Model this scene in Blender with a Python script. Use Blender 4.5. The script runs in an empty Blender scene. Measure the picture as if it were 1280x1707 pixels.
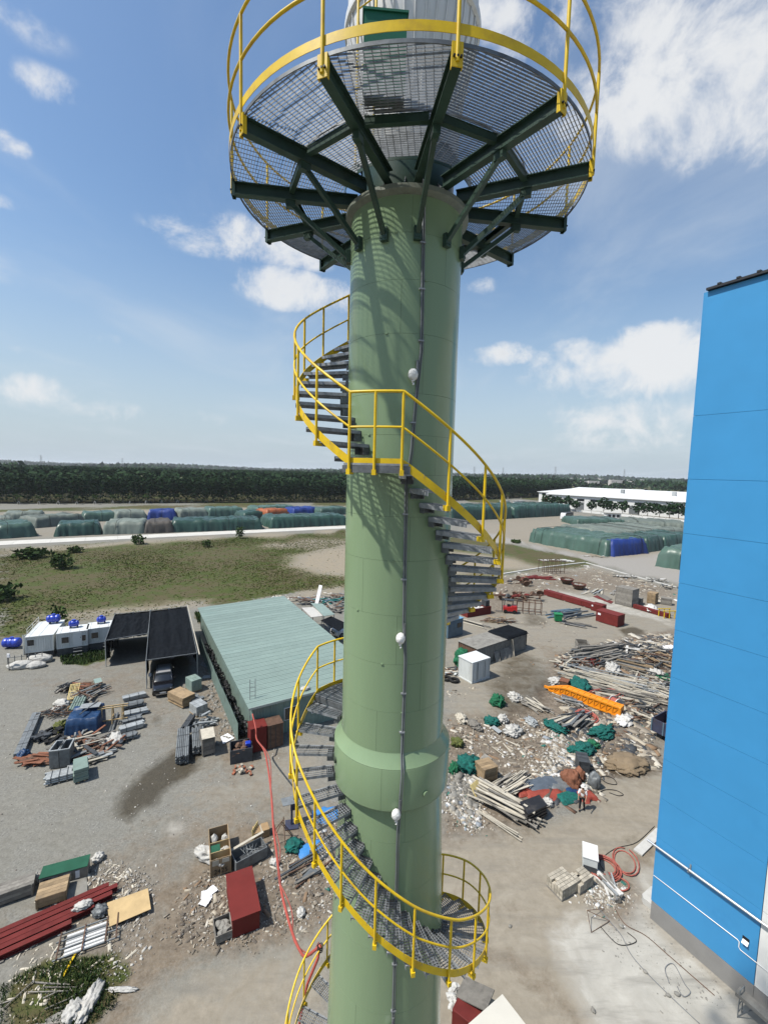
import bpy, math, random
import numpy as np
from mathutils import Vector, Matrix, noise as mnoise

# ------------------------------------------------------------------ camera, sky, sun, exposure
SC = bpy.context.scene
R_ = math.radians
CAM_H = 22.0
FPX, IW, IH = 748.0, 1280.0, 1707.0
PITCH, ROLL = R_(5.2), R_(1.5)
FW = Vector((0, math.cos(PITCH), -math.sin(PITCH)))
_r0 = Vector((1, 0, 0)); _u0 = _r0.cross(FW)
CR = math.cos(ROLL) * _r0 + math.sin(ROLL) * _u0
CU = -math.sin(ROLL) * _r0 + math.cos(ROLL) * _u0
CAM = Vector((0, 0, CAM_H))
cam_d = bpy.data.cameras.new('camera')
cam_d.sensor_fit = 'VERTICAL'; cam_d.sensor_height = 24.0
cam_d.lens = FPX / IH * 24.0
cam_d.clip_start = 0.1; cam_d.clip_end = 30000
cam_o = bpy.data.objects.new('camera', cam_d)
SC.collection.objects.link(cam_o)
m = Matrix((CR, CU, -FW)).transposed().to_4x4(); m.translation = CAM
cam_o.matrix_world = m
SC.camera = cam_o

SUN_EL = R_(58.0)
SUN_A = R_(21.0)          # towards the camera side of the left
SUN_DIR = Vector((-math.cos(SUN_A) * math.cos(SUN_EL), -math.sin(SUN_A) * math.cos(SUN_EL), math.sin(SUN_EL)))
sun_d = bpy.data.lights.new('sun', 'SUN'); sun_d.energy = 5.0; sun_d.angle = R_(0.9); sun_d.color = (1.0, .955, .88)
sun_o = bpy.data.objects.new('sun', sun_d); SC.collection.objects.link(sun_o)
sun_o.rotation_euler = SUN_DIR.to_track_quat('Z', 'Y').to_euler()
sun_o.location = SUN_DIR * 100

SC.view_settings.view_transform = 'Standard'
SC.view_settings.look = 'None'
SC.view_settings.exposure = 0.40
SC.view_settings.gamma = 1.0
SC.view_settings.use_curve_mapping = False
SC.cycles.max_bounces = 6
SC.cycles.diffuse_bounces = 3
SC.cycles.glossy_bounces = 3
SC.cycles.transparent_max_bounces = 8
SC.cycles.volume_bounces = 0
SC.cycles.use_denoising = True

W = bpy.data.worlds.new('World'); SC.world = W; W.use_nodes = True
def build_world():
    nt = W.node_tree; nt.nodes.clear(); N = nt.nodes; L = nt.links
    def nn(t, **k):
        n = N.new(t)
        for a, b in k.items(): setattr(n, a, b)
        return n
    def math_(op, a, b=None, c=None, clamp=False):
        n = nn('ShaderNodeMath', operation=op, use_clamp=clamp)
        for i, v in enumerate((a, b, c)):
            if v is None: continue
            if isinstance(v, (int, float)): n.inputs[i].default_value = v
            else: L.new(v, n.inputs[i])
        return n.outputs[0]
    def ramp(x, a, b):
        n = nn('ShaderNodeMapRange', interpolation_type='SMOOTHSTEP')
        L.new(x, n.inputs[0]); n.inputs[1].default_value = a; n.inputs[2].default_value = b
        return n.outputs[0]
    def mix(f, a, b):
        n = nn('ShaderNodeMix', data_type='RGBA')
        if isinstance(f, (int, float)): n.inputs[0].default_value = f
        else: L.new(f, n.inputs[0])
        for i, v in ((6, a), (7, b)):
            if isinstance(v, tuple): n.inputs[i].default_value = (*v, 1)
            else: L.new(v, n.inputs[i])
        return n.outputs[2]
    sky = nn('ShaderNodeTexSky', sky_type='NISHITA'); sky.sun_disc = False
    sky.sun_elevation = SUN_EL; sky.sun_rotation = math.atan2(SUN_DIR.x, SUN_DIR.y)
    sky.air_density = 1.2; sky.dust_density = 1.6; sky.ozone_density = 2.0
    tc = nn('ShaderNodeTexCoord'); sep = nn('ShaderNodeSeparateXYZ'); L.new(tc.outputs['Generated'], sep.inputs[0])
    X, Y, Z = sep.outputs
    # cloud-deck coordinates: where a view ray meets a flat layer
    zc = math_('MAXIMUM', math_('ADD', Z, 0.10), 0.02)
    comb = nn('ShaderNodeCombineXYZ'); L.new(math_('DIVIDE', X, zc), comb.inputs[0]); L.new(math_('DIVIDE', Y, zc), comb.inputs[1])
    def noise(scale, detail, rough, vec, dist=0.0, off=(0, 0, 0), sc=(1, 1, 1)):
        mp = nn('ShaderNodeMapping'); L.new(vec, mp.inputs[0]); mp.inputs[1].default_value = off; mp.inputs[3].default_value = sc
        n = nn('ShaderNodeTexNoise'); L.new(mp.outputs[0], n.inputs[0]); n.inputs['Scale'].default_value = scale
        n.inputs['Detail'].default_value = detail; n.inputs['Roughness'].default_value = rough; n.inputs['Distortion'].default_value = dist
        return n.outputs[0]
    P = comb.outputs[0]
    big = noise(0.55, 3, .5, P, 0, (3.1, 1.7, 0))
    # bulges of cloud, as directions in the sky (azimuth from straight ahead, elevation, radius in each, weight)
    az = math_('ARCTAN2', X, Y); el = math_('ARCSINE', Z)
    wv = noise(8.5, 8, .64, tc.outputs['Generated'], .25)
    wv2 = noise(3.4, 4, .55, tc.outputs['Generated'], .3, (9, 4, 2))
    banks = None
    for (px, py, rx, ry, w) in CLOUDS:
        d = (FW + CR * ((px - IW / 2) / FPX) - CU * ((py - IH / 2) / FPX)).normalized()
        a0, e0 = math.atan2(d.x, d.y), math.asin(d.z)
        sx, sy = rx / FPX * .8, ry / FPX * .8
        q = math_('ADD', math_('POWER', math_('ABSOLUTE', math_('DIVIDE', math_('SUBTRACT', az, a0), sx)), 2.0),
                  math_('POWER', math_('ABSOLUTE', math_('DIVIDE', math_('SUBTRACT', el, e0), sy)), 2.0))
        b = math_('MULTIPLY', math_('SUBTRACT', 1.0, q, clamp=True), w)
        banks = b if banks is None else math_('MAXIMUM', banks, b)
    ero = math_('MULTIPLY', math_('SUBTRACT', wv, .5), 3.6)
    ero2 = math_('MULTIPLY', math_('SUBTRACT', wv2, .5), 2.2)
    dens = math_('ADD', math_('MULTIPLY', banks, 1.0), math_('ADD', ero, ero2))
    cum = math_('MULTIPLY', ramp(dens, .15, 1.15), ramp(banks, .0, .35))
    # thin high streaks and scattered cloud everywhere else
    st = noise(1.1, 7, .62, P, .9, (.4, 2.2, 0), (1.0, .55, 1))
    veil = math_('MULTIPLY', ramp(math_('ADD', math_('MULTIPLY', st, .65), math_('MULTIPLY', big, .45)), .50, .90), .6)
    # shading of the cloud: brighter on top, greyer where thick and low
    thick = ramp(dens, .75, 1.6)
    shade = math_('MULTIPLY', ramp(noise(5.0, 5, .6, tc.outputs['Generated'], .2, (2, 7, 1)), .35, .7), .55)
    ccol = mix(math_('MULTIPLY', thick, shade), (6.6, 6.7, 6.8), (4.5, 4.8, 5.2))
    # horizon whitening (dust and moisture)
    hz = math_('SUBTRACT', 1.0, ramp(el, -.02, .55), clamp=True)
    base = mix(math_('MULTIPLY', math_('POWER', hz, 1.5), .86), SKYMUL(nn, L, sky.outputs[0]), (4.2, 4.95, 5.65))
    c1 = mix(veil, base, (5.4, 5.9, 6.4))
    c2 = mix(math_('MULTIPLY', cum, .93), c1, ccol)
    below = ramp(Z, -.03, .0)
    c3 = mix(below, (2.2, 2.3, 2.2), c2)
    bg = nn('ShaderNodeBackground'); L.new(c3, bg.inputs[0]); bg.inputs[1].default_value = 0.097
    out = nn('ShaderNodeOutputWorld'); L.new(bg.outputs[0], out.inputs[0])
def SKYMUL(nn, L, s):
    n = nn('ShaderNodeMix', data_type='RGBA', blend_type='MULTIPLY'); n.inputs[0].default_value = 1
    L.new(s, n.inputs[6]); n.inputs[7].default_value = (*SKYTINT, 1)
    return n.outputs[2]
SKYTINT = (.93, 1.08, 1.18)
CLOUDS = [(1050, 610, 210, 75, 1.05), (965, 588, 70, 36, 1.0), (1110, 572, 90, 45, 1.1), (835, 592, 80, 28, .85), (1080, 700, 230, 70, .62),
          (1180, 60, 300, 130, 1.15), (1240, 180, 130, 85, 1.1), (960, 40, 160, 70, .8), (830, 20, 90, 40, .55),
          (420, 405, 210, 46, .85), (460, 478, 110, 46, 1.1), (560, 500, 90, 40, .9), (800, 475, 45, 20, .6),
          (20, 578, 42, 16, .8), (40, 650, 85, 36, .62), (85, 145, 75, 26, .36), (15, 240, 34, 18, .62), (8, 335, 30, 14, .55),
          (230, 690, 190, 30, .38), (180, 570, 60, 16, .35), (40, 40, 80, 26, .24),
          (-600, 300, 330, 120, .8), (1900, 420, 320, 120, .9), (2600, 250, 300, 140, .8), (-1600, 500, 330, 90, .8)]
build_world()

# ------------------------------------------------------------------ helpers
COL = SC.collection
rnd = random.Random(7)

def ray(px, py): return FW + CR * ((px - IW / 2) / FPX) - CU * ((py - IH / 2) / FPX)
def G(px, py, z=0.0):
    d = ray(px, py); t = (z - CAM_H) / d.z
    p = CAM + d * t
    return Vector((p.x, p.y, z))
def fr(a, b):
    """ground frame from two ground points seen in the photograph: origin, heading, length"""
    A, B = G(*a), G(*b); d = B - A
    return A, math.atan2(d.y, d.x), d.length

class MB:
    def __init__(s): s.v = []; s.f = []
    def add(s, vs, fs):
        o = len(s.v); s.v += [tuple(v) for v in vs]; s.f += [tuple(i + o for i in f) for f in fs]; return s
    def box(s, x0, x1, y0, y1, z0, z1):
        return s.add([(x0, y0, z0), (x1, y0, z0), (x1, y1, z0), (x0, y1, z0), (x0, y0, z1), (x1, y0, z1), (x1, y1, z1), (x0, y1, z1)],
                     [(0, 3, 2, 1), (4, 5, 6, 7), (0, 1, 5, 4), (1, 2, 6, 5), (2, 3, 7, 6), (3, 0, 4, 7)])
    def obox(s, c, ax, ay, az):
        c, ax, ay, az = map(Vector, (c, ax, ay, az))
        vs = [c + ax * i + ay * j + az * k for k in (-1, 1) for (i, j) in ((-1, -1), (1, -1), (1, 1), (-1, 1))]
        return s.add(vs, [(0, 3, 2, 1), (4, 5, 6, 7), (0, 1, 5, 4), (1, 2, 6, 5), (2, 3, 7, 6), (3, 0, 4, 7)])
    def bar(s, a, b, w, h=None, up=(0, 0, 1)):
        """rectangular bar from a to b"""
        a, b = Vector(a), Vector(b); h = h or w
        d = (b - a); l = d.length
        if l < 1e-6: return s
        d /= l; u = Vector(up)
        if abs(d.dot(u)) > .95: u = Vector((1, 0, 0))
        x = d.cross(u).normalized(); u = x.cross(d)
        return s.obox((a + b) / 2, d * l / 2, x * w / 2, u * h / 2)
    def tube(s, pts, r, seg=8, cap=True, r1=None):
        pts = [Vector(p) for p in pts]; n = len(pts); vs = []; fs = []
        ref = Vector((0, 0, 1)); px = None
        for i, p in enumerate(pts):
            d = (pts[min(i + 1, n - 1)] - pts[max(i - 1, 0)])
            d = d.normalized() if d.length > 1e-9 else Vector((0, 0, 1))
            if px is None:
                x = d.cross(ref)
                if x.length < .05: x = d.cross(Vector((1, 0, 0)))
            else:
                x = px - d * px.dot(d)
                if x.length < 1e-5: x = d.cross(ref)
            x.normalize(); px = x; y = d.cross(x)
            rr = r if r1 is None else r + (r1 - r) * i / max(1, n - 1)
            for k in range(seg):
                a = 2 * math.pi * k / seg
                vs.append(p + x * (rr * math.cos(a)) + y * (rr * math.sin(a)))
        for i in range(n - 1):
            for k in range(seg):
                a, b = i * seg + k, i * seg + (k + 1) % seg
                fs.append((a, b, b + seg, a + seg))
        if cap:
            fs.append(tuple(range(seg - 1, -1, -1))); fs.append(tuple(range((n - 1) * seg, n * seg)))
        return s.add(vs, fs)
    def cyl(s, a, b, r, seg=10, r1=None): return s.tube([a, b], r, seg, True, r1)
    def lathe(s, prof, seg=48, a0=0.0, a1=2 * math.pi, c=(0, 0)):
        full = abs(a1 - a0 - 2 * math.pi) < 1e-6
        n = seg if full else seg + 1; vs = []; fs = []
        for (r, z) in prof:
            for k in range(n):
                a = a0 + (a1 - a0) * k / seg
                vs.append((c[0] + r * math.cos(a), c[1] + r * math.sin(a), z))
        for i in range(len(prof) - 1):
            for k in range(seg):
                b = (k + 1) % n if full else k + 1
                fs.append((i * n + k, i * n + b, (i + 1) * n + b, (i + 1) * n + k))
        return s.add(vs, fs)
    def prism(s, poly, z0, z1):
        n = len(poly)
        vs = [(p[0], p[1], z0) for p in poly] + [(p[0], p[1], z1) for p in poly]
        return s.add(vs, [tuple(range(n - 1, -1, -1)), tuple(range(n, 2 * n))] + [(i, (i + 1) % n, (i + 1) % n + n, i + n) for i in range(n)])
    def yprism(s, prof, y0, y1):
        """profile in x,z pulled along y"""
        n = len(prof)
        vs = [(p[0], y0, p[1]) for p in prof] + [(p[0], y1, p[1]) for p in prof]
        return s.add(vs, [tuple(range(n)), tuple(range(2 * n - 1, n - 1, -1))] + [(i + n, (i + 1) % n + n, (i + 1) % n, i) for i in range(n)])
    def blob(s, c, r, seed=0, amp=.25, fq=1.6, sub=2, flat=.0):
        """lumpy mound or sack from a subdivided octahedron"""
        vs, fs = ICO[sub]; c = Vector(c); o = Vector((seed * 3.7, seed * 1.3, seed * 7.1)); out = []
        for v in vs:
            k = 1 + amp * (mnoise.noise(v * fq + o) + .5 * mnoise.noise(v * fq * 2.7 + o) - (.55 * abs(mnoise.noise(v * fq * 1.9 + o)) + .45 * abs(mnoise.noise(v * fq * 4.3 - o)) - .22 if sub >= 3 else 0))
            z = v.z * k
            if z < -flat: z = -flat + (z + flat) * .12
            out.append((c.x + v.x * k * r[0], c.y + v.y * k * r[1], c.z + z * r[2]))
        return s.add(out, fs)
    def mesh(s, name, smooth=False):
        me = bpy.data.meshes.new(name); me.from_pydata(s.v, [], s.f)
        if smooth:
            me.polygons.foreach_set('use_smooth', [True] * len(me.polygons))
            if smooth != 'all':
                try: me.set_sharp_from_angle(angle=R_(38))
                except Exception: pass
        me.update(); return me
    def build(s, name, mat, parent=None, loc=(0, 0, 0), rz=0.0, smooth=False):
        return link(name, s.mesh(name, smooth), mat, parent, loc, rz)

def _ico(sub):
    t = (1 + 5 ** .5) / 2
    v = [Vector(p).normalized() for p in [(-1, t, 0), (1, t, 0), (-1, -t, 0), (1, -t, 0), (0, -1, t), (0, 1, t), (0, -1, -t), (0, 1, -t), (t, 0, -1), (t, 0, 1), (-t, 0, -1), (-t, 0, 1)]]
    f = [(0, 11, 5), (0, 5, 1), (0, 1, 7), (0, 7, 10), (0, 10, 11), (1, 5, 9), (5, 11, 4), (11, 10, 2), (10, 7, 6), (7, 1, 8), (3, 9, 4), (3, 4, 2), (3, 2, 6), (3, 6, 8), (3, 8, 9), (4, 9, 5), (2, 4, 11), (6, 2, 10), (8, 6, 7), (9, 8, 1)]
    for _ in range(sub):
        mid = {}; nf = []
        def mm(a, b):
            k = (min(a, b), max(a, b))
            if k not in mid: v.append(((v[a] + v[b]) / 2).normalized()); mid[k] = len(v) - 1
            return mid[k]
        for a, b, c in f:
            x, y, z = mm(a, b), mm(b, c), mm(c, a); nf += [(a, x, z), (b, y, x), (c, z, y), (x, y, z)]
        f = nf
    return v, f
ICO = {k: _ico(k) for k in range(4)}

def link(name, me, mat, parent=None, loc=(0, 0, 0), rz=0.0):
    o = bpy.data.objects.new(name, me); COL.objects.link(o)
    if mat is not None and not me.materials: me.materials.append(mat)
    o.location = loc; o.rotation_euler = (0, 0, rz)
    if parent is not None: o.parent = parent
    return o
def tag(o, label, cat, group=None):
    o['label'] = label; o['category'] = cat
    if group: o['group'] = group
    return o
def thing(name, label, cat, loc=(0, 0, 0), rz=0.0, group=None):
    o = bpy.data.objects.new(name, None); COL.objects.link(o); o.empty_display_size = .2
    o.location = loc; o.rotation_euler = (0, 0, rz)
    return tag(o, label, cat, group)
def kind(o, k): o['kind'] = k; return o
def copy_tree(o, parent=None):
    c = o.copy(); COL.objects.link(c); c.parent = parent
    for ch in [x for x in bpy.data.objects if x.parent == o and x != c]: copy_tree(ch, c)
    return c

# ------------------------------------------------------------------ materials
_mats = {}
ALB = .78
def MAT(name, rgb, rough=.7, var=.18, scale=3.0, bump=.0, bscale=30.0, metal=0.0, spec=.3, rgb2=None, dirt=0.0, dirtrgb=(.16, .13, .10), coat=0.0, objvar=.0, streak=False, world=False, alpha=None):
    if name in _mats: return _mats[name]
    rgb = tuple(c * ALB for c in rgb); rgb2 = tuple(c * ALB for c in rgb2) if rgb2 else None; dirtrgb = tuple(c * ALB for c in dirtrgb)
    m = bpy.data.materials.new(name); m.use_nodes = True; nt = m.node_tree; N = nt.nodes; L = nt.links
    b = N['Principled BSDF']; b.inputs['Roughness'].default_value = rough; b.inputs['Metallic'].default_value = metal
    b.inputs['Specular IOR Level'].default_value = spec; b.inputs['Coat Weight'].default_value = coat
    if world:
        tcn = N.new('ShaderNodeNewGeometry'); vec = tcn.outputs['Position']
    else:
        tcn = N.new('ShaderNodeTexCoord'); vec = tcn.outputs['Object']
        oi = N.new('ShaderNodeObjectInfo'); ad = N.new('ShaderNodeVectorMath'); ad.operation = 'ADD'
        mu = N.new('ShaderNodeVectorMath'); mu.operation = 'SCALE'; mu.inputs[0].default_value = (37, 19, 53); L.new(oi.outputs['Random'], mu.inputs['Scale'])
        L.new(vec, ad.inputs[0]); L.new(mu.outputs[0], ad.inputs[1]); vec = ad.outputs[0]
    mp = N.new('ShaderNodeMapping'); L.new(vec, mp.inputs[0])
    if streak: mp.inputs[3].default_value = (1, 1, .12)
    n1 = N.new('ShaderNodeTexNoise'); n1.inputs['Scale'].default_value = scale; n1.inputs['Detail'].default_value = 6; n1.inputs['Roughness'].default_value = .62
    L.new(mp.outputs[0], n1.inputs[0])
    mr = N.new('ShaderNodeMapRange'); mr.inputs[1].default_value = .3; mr.inputs[2].default_value = .7; L.new(n1.outputs[0], mr.inputs[0])
    mx = N.new('ShaderNodeMix'); mx.data_type = 'RGBA'; L.new(mr.outputs[0], mx.inputs[0])
    c2 = rgb2 or tuple(min(1, c * (1 + var)) for c in rgb); c1 = rgb if rgb2 else tuple(c * (1 - var) for c in rgb)
    mx.inputs[6].default_value = (*c1, 1); mx.inputs[7].default_value = (*c2, 1)
    col = mx.outputs[2]
    if dirt > 0:
        n2 = N.new('ShaderNodeTexNoise'); n2.inputs['Scale'].default_value = scale * .45; n2.inputs['Detail'].default_value = 8; n2.inputs['Roughness'].default_value = .7
        L.new(mp.outputs[0], n2.inputs[0])
        r2 = N.new('ShaderNodeMapRange'); r2.inputs[1].default_value = .62 - .3 * dirt; r2.inputs[2].default_value = .85 - .2 * dirt; L.new(n2.outputs[0], r2.inputs[0])
        m2 = N.new('ShaderNodeMix'); m2.data_type = 'RGBA'; L.new(r2.outputs[0], m2.inputs[0]); L.new(col, m2.inputs[6]); m2.inputs[7].default_value = (*dirtrgb, 1)
        col = m2.outputs[2]
    if objvar > 0:
        oi2 = N.new('ShaderNodeObjectInfo'); hs = N.new('ShaderNodeHueSaturation'); r3 = N.new('ShaderNodeMapRange')
        r3.inputs[3].default_value = 1 - objvar; r3.inputs[4].default_value = 1 + objvar; L.new(oi2.outputs['Random'], r3.inputs[0]); L.new(r3.outputs[0], hs.inputs['Value']); L.new(col, hs.inputs['Color']); col = hs.outputs[0]
    L.new(col, b.inputs['Base Color'])
    if bump > 0:
        n3 = N.new('ShaderNodeTexNoise'); n3.inputs['Scale'].default_value = bscale; n3.inputs['Detail'].default_value = 4
        L.new(mp.outputs[0], n3.inputs[0]); bp = N.new('ShaderNodeBump'); bp.inputs['Strength'].default_value = bump; bp.inputs['Distance'].default_value = .05
        L.new(n3.outputs[0], bp.inputs['Height']); L.new(bp.outputs[0], b.inputs['Normal'])
    _mats[name] = m
    return m

M = dict(
    tower=MAT('tower_paint', (.215, .302, .172), .22, .07, 1.2, .03, 2.2, spec=.4, dirt=.12, dirtrgb=(.20, .26, .165), streak=True, world=True),
    towerin=MAT('tower_joint', (.05, .07, .045), .7),
    beam=MAT('dark_green_paint', (.032, .064, .046), .38, .25, 4, dirt=.15, dirtrgb=(.05, .06, .045)),
    yellow=MAT('yellow_paint', (.74, .50, .014), .38, .12, 5, dirt=.35, dirtrgb=(.46, .27, .04), streak=False),
    galv=MAT('galvanised_steel', (.30, .315, .33), .55, .3, 9, metal=.3, dirt=.25, dirtrgb=(.14, .14, .14)),
    galvd=MAT('galvanised_dark', (.16, .17, .175), .5, .3, 9, metal=.45),
    silver=MAT('stack_cladding', (.74, .74, .72), .45, .12, 3, metal=.12, dirt=.3, dirtrgb=(.25, .24, .22), streak=True),
    black=MAT('black_plastic', (.012, .012, .013), .55, .2),
    cable=MAT('grey_cable', (.16, .17, .18), .5, .2),
    wrap=MAT('white_wrap', (.74, .73, .70), .5, .12, 12, bump=.4, bscale=25),
    bolt=MAT('dark_bolt', (.03, .03, .03), .5, .2, metal=.6),
)

# ------------------------------------------------------------------ chimney stack
TX, TY = .27, 8.4
TC = (TX, TY)
def cp(r, deg, z, c=(0, 0)): a = R_(deg); return Vector((c[0] + r * math.cos(a), c[1] + r * math.sin(a), z))

def build_chimney():
    t = thing('chimney_stack', 'tall sage green steel chimney stack with flared collar, wrapped by a spiral staircase', 'chimney', (TX, TY, 0))
    mb = MB(); mb.lathe([(1.36, -.05), (1.30, 3), (1.17, 10), (1.09, 13.3), (1.0, 15.5), (.965, 16.0), (.965, 26.3)], 96)
    mb.build('shell_core', M['towerin'], t, smooth=True)
    zs = [15.44, 16.0]
    rings = [(17.05, 17.84), (17.84, 18.70), (18.70, 19.56), (19.56, 20.5), (20.5, 21.25), (21.25, 21.95), (21.95, 22.6), (22.6, 23.27), (23.27, 24.21), (24.21, 25.04), (25.04, 25.75), (25.75, 26.34)]
    g = .0016
    offs = [12, 57, 30, -8, 40, 20, 66, 5, 48, 25, 70, 33]
    def plate(prof_fn, z0, z1, o, n=3, seg=30):
        for k in range(n):
            a0 = R_(o + k * 360 / n) + .0016; a1 = R_(o + (k + 1) * 360 / n) - .0016
            r0, r1 = prof_fn(z0), prof_fn(z1)
            mb = MB(); mb.lathe([(r0 - .014, z0 + g), (r0, z0 + g), (r1, z1 - g), (r1 - .014, z1 - g)], seg, a0, a1)
            ob = mb.build('shell_plate', M['tower'], t, smooth=True)
    for (z0, z1), o in zip(rings, offs): plate(lambda z: .982, z0, z1, o)
    low = lambda z: float(np.interp(z, [0, 3, 10, 13.3, 15.5, 16.2], [1.375, 1.32, 1.185, 1.105, 1.02, .99]))
    z = 15.44; o = 10
    for z0, z1 in [(14.5, 15.44), (13.4, 14.5), (12.2, 13.4), (11.0, 12.2), (9.6, 11.0), (8, 9.6), (6.2, 8), (4.2, 6.2), (2.1, 4.2), (0, 2.1)]:
        plate(low, z0, z1, o); o += 37
    plate(low, 15.44, 16.11, 44)
    # collar: sloping skirt, band, tapered underside
    mb = MB(); mb.lathe([(.984, 17.10), (1.0, 17.06), (1.105, 16.90), (1.118, 16.885)], 96)
    mb.build('collar_skirt', M['tower'], t, smooth=True)
    for k in range(3):
        a0 = R_(-100 + 120 * k) + .0014; a1 = R_(20 + 120 * k) - .0014
        mb = MB(); mb.lathe([(1.118, 16.88), (1.122, 16.87), (1.122, 16.14), (1.120, 16.12)], 36, a0, a1)
        mb.build('collar_plate', M['tower'], t, smooth=True)
    mb = MB(); mb.lathe([(1.121, 16.118), (1.118, 16.112), (.985, 16.11)], 96); mb.build('collar_underside', M['tower'], t, smooth=True)
    # little inspection ports and lifting lugs on the collar
    for dg, z in ((-160, 16.55), (-58, 16.35)):
        mb = MB(); p = cp(1.12, dg, z); d = cp(1, dg, 0); mb.cyl(p - d * .02, p + d * .035, .055, 14); mb.build('port', M['towerin'] if dg < -100 else M['tower'], t, smooth=True)
    for (z0, z1), o in zip(rings, offs):
        for dg in (-128 + o * .8,):
            mb = MB(); p = cp(.983, dg, z0); d = cp(1, dg, 0); q = Vector((-d.y, d.x, 0)); mb.obox(p + d * .006, d * .008, q * .022, Vector((0, 0, .012))); mb.build('seam_lug', M['tower'], t)
    # flange rim below the platform and the neck through it
    mb = MB(); mb.lathe([(.96, 26.30), (1.05, 26.34), (1.075, 26.36), (1.075, 26.43), (.80, 26.435)], 96); mb.build('top_flange', MAT('flange_paint', (.19, .21, .17), .45, .2, 6, dirt=.3), t, smooth=True)
    mb = MB()
    for k in range(36):
        p = cp(.98, k * 10 + 3, 26.435); mb.cyl(p, p + Vector((0, 0, .035)), .017, 6)
    o = mb.build('flange_bolts', M['bolt'], t); 
    mb = MB(); mb.lathe([(.80, 26.43), (.80, 27.4), (.86, 28.0)], 64); mb.build('neck', M['beam'], t, smooth=True)
    for k in range(18):
        mb = MB(); a = R_(k * 20 + 5); c, s_ = math.cos(a), math.sin(a); q = Vector((-s_, c, 0)) * .006
        pts = [Vector((.80 * c, .80 * s_, 26.44)), Vector((1.0 * c, 1.0 * s_, 26.44)), Vector((.98 * c, .98 * s_, 26.50)), Vector((.80 * c, .80 * s_, 26.68))]
        vs = [p - q for p in pts] + [p + q for p in pts]
        mb.add(vs, [(0, 1, 2, 3), (7, 6, 5, 4), (0, 4, 5, 1), (1, 5, 6, 2), (2, 6, 7, 3), (3, 7, 4, 0)]); mb.build('gusset', M['galvd'], t)
    # ribbed silver crown
    prof = [(.86, 27.3), (.865, 27.9), (.90, 28.35), (.99, 28.75), (1.07, 29.05), (1.10, 29.35), (1.10, 30.6), (1.02, 30.7), (.9, 30.7), (.88, 30.0)]
    mb = MB(); mb.lathe(prof, 96); mb.build('crown', M['silver'], t, smooth=True)
    for k in range(40):
        mb = MB(); a = k * 9.0
        pts = [cp(r + .012, a, z) for r, z in prof[1:6]]
        mb.tube(pts, .013, 6); mb.build('crown_rib', M['silver'], t, smooth=True)
    mb = MB(); mb.lathe([(1.10, 29.3), (1.15, 29.33), (1.16, 29.40), (1.15, 29.47), (1.10, 29.5)], 64); mb.build('crown_hoop', M['silver'], t, smooth=True)
    return t
build_chimney()

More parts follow.
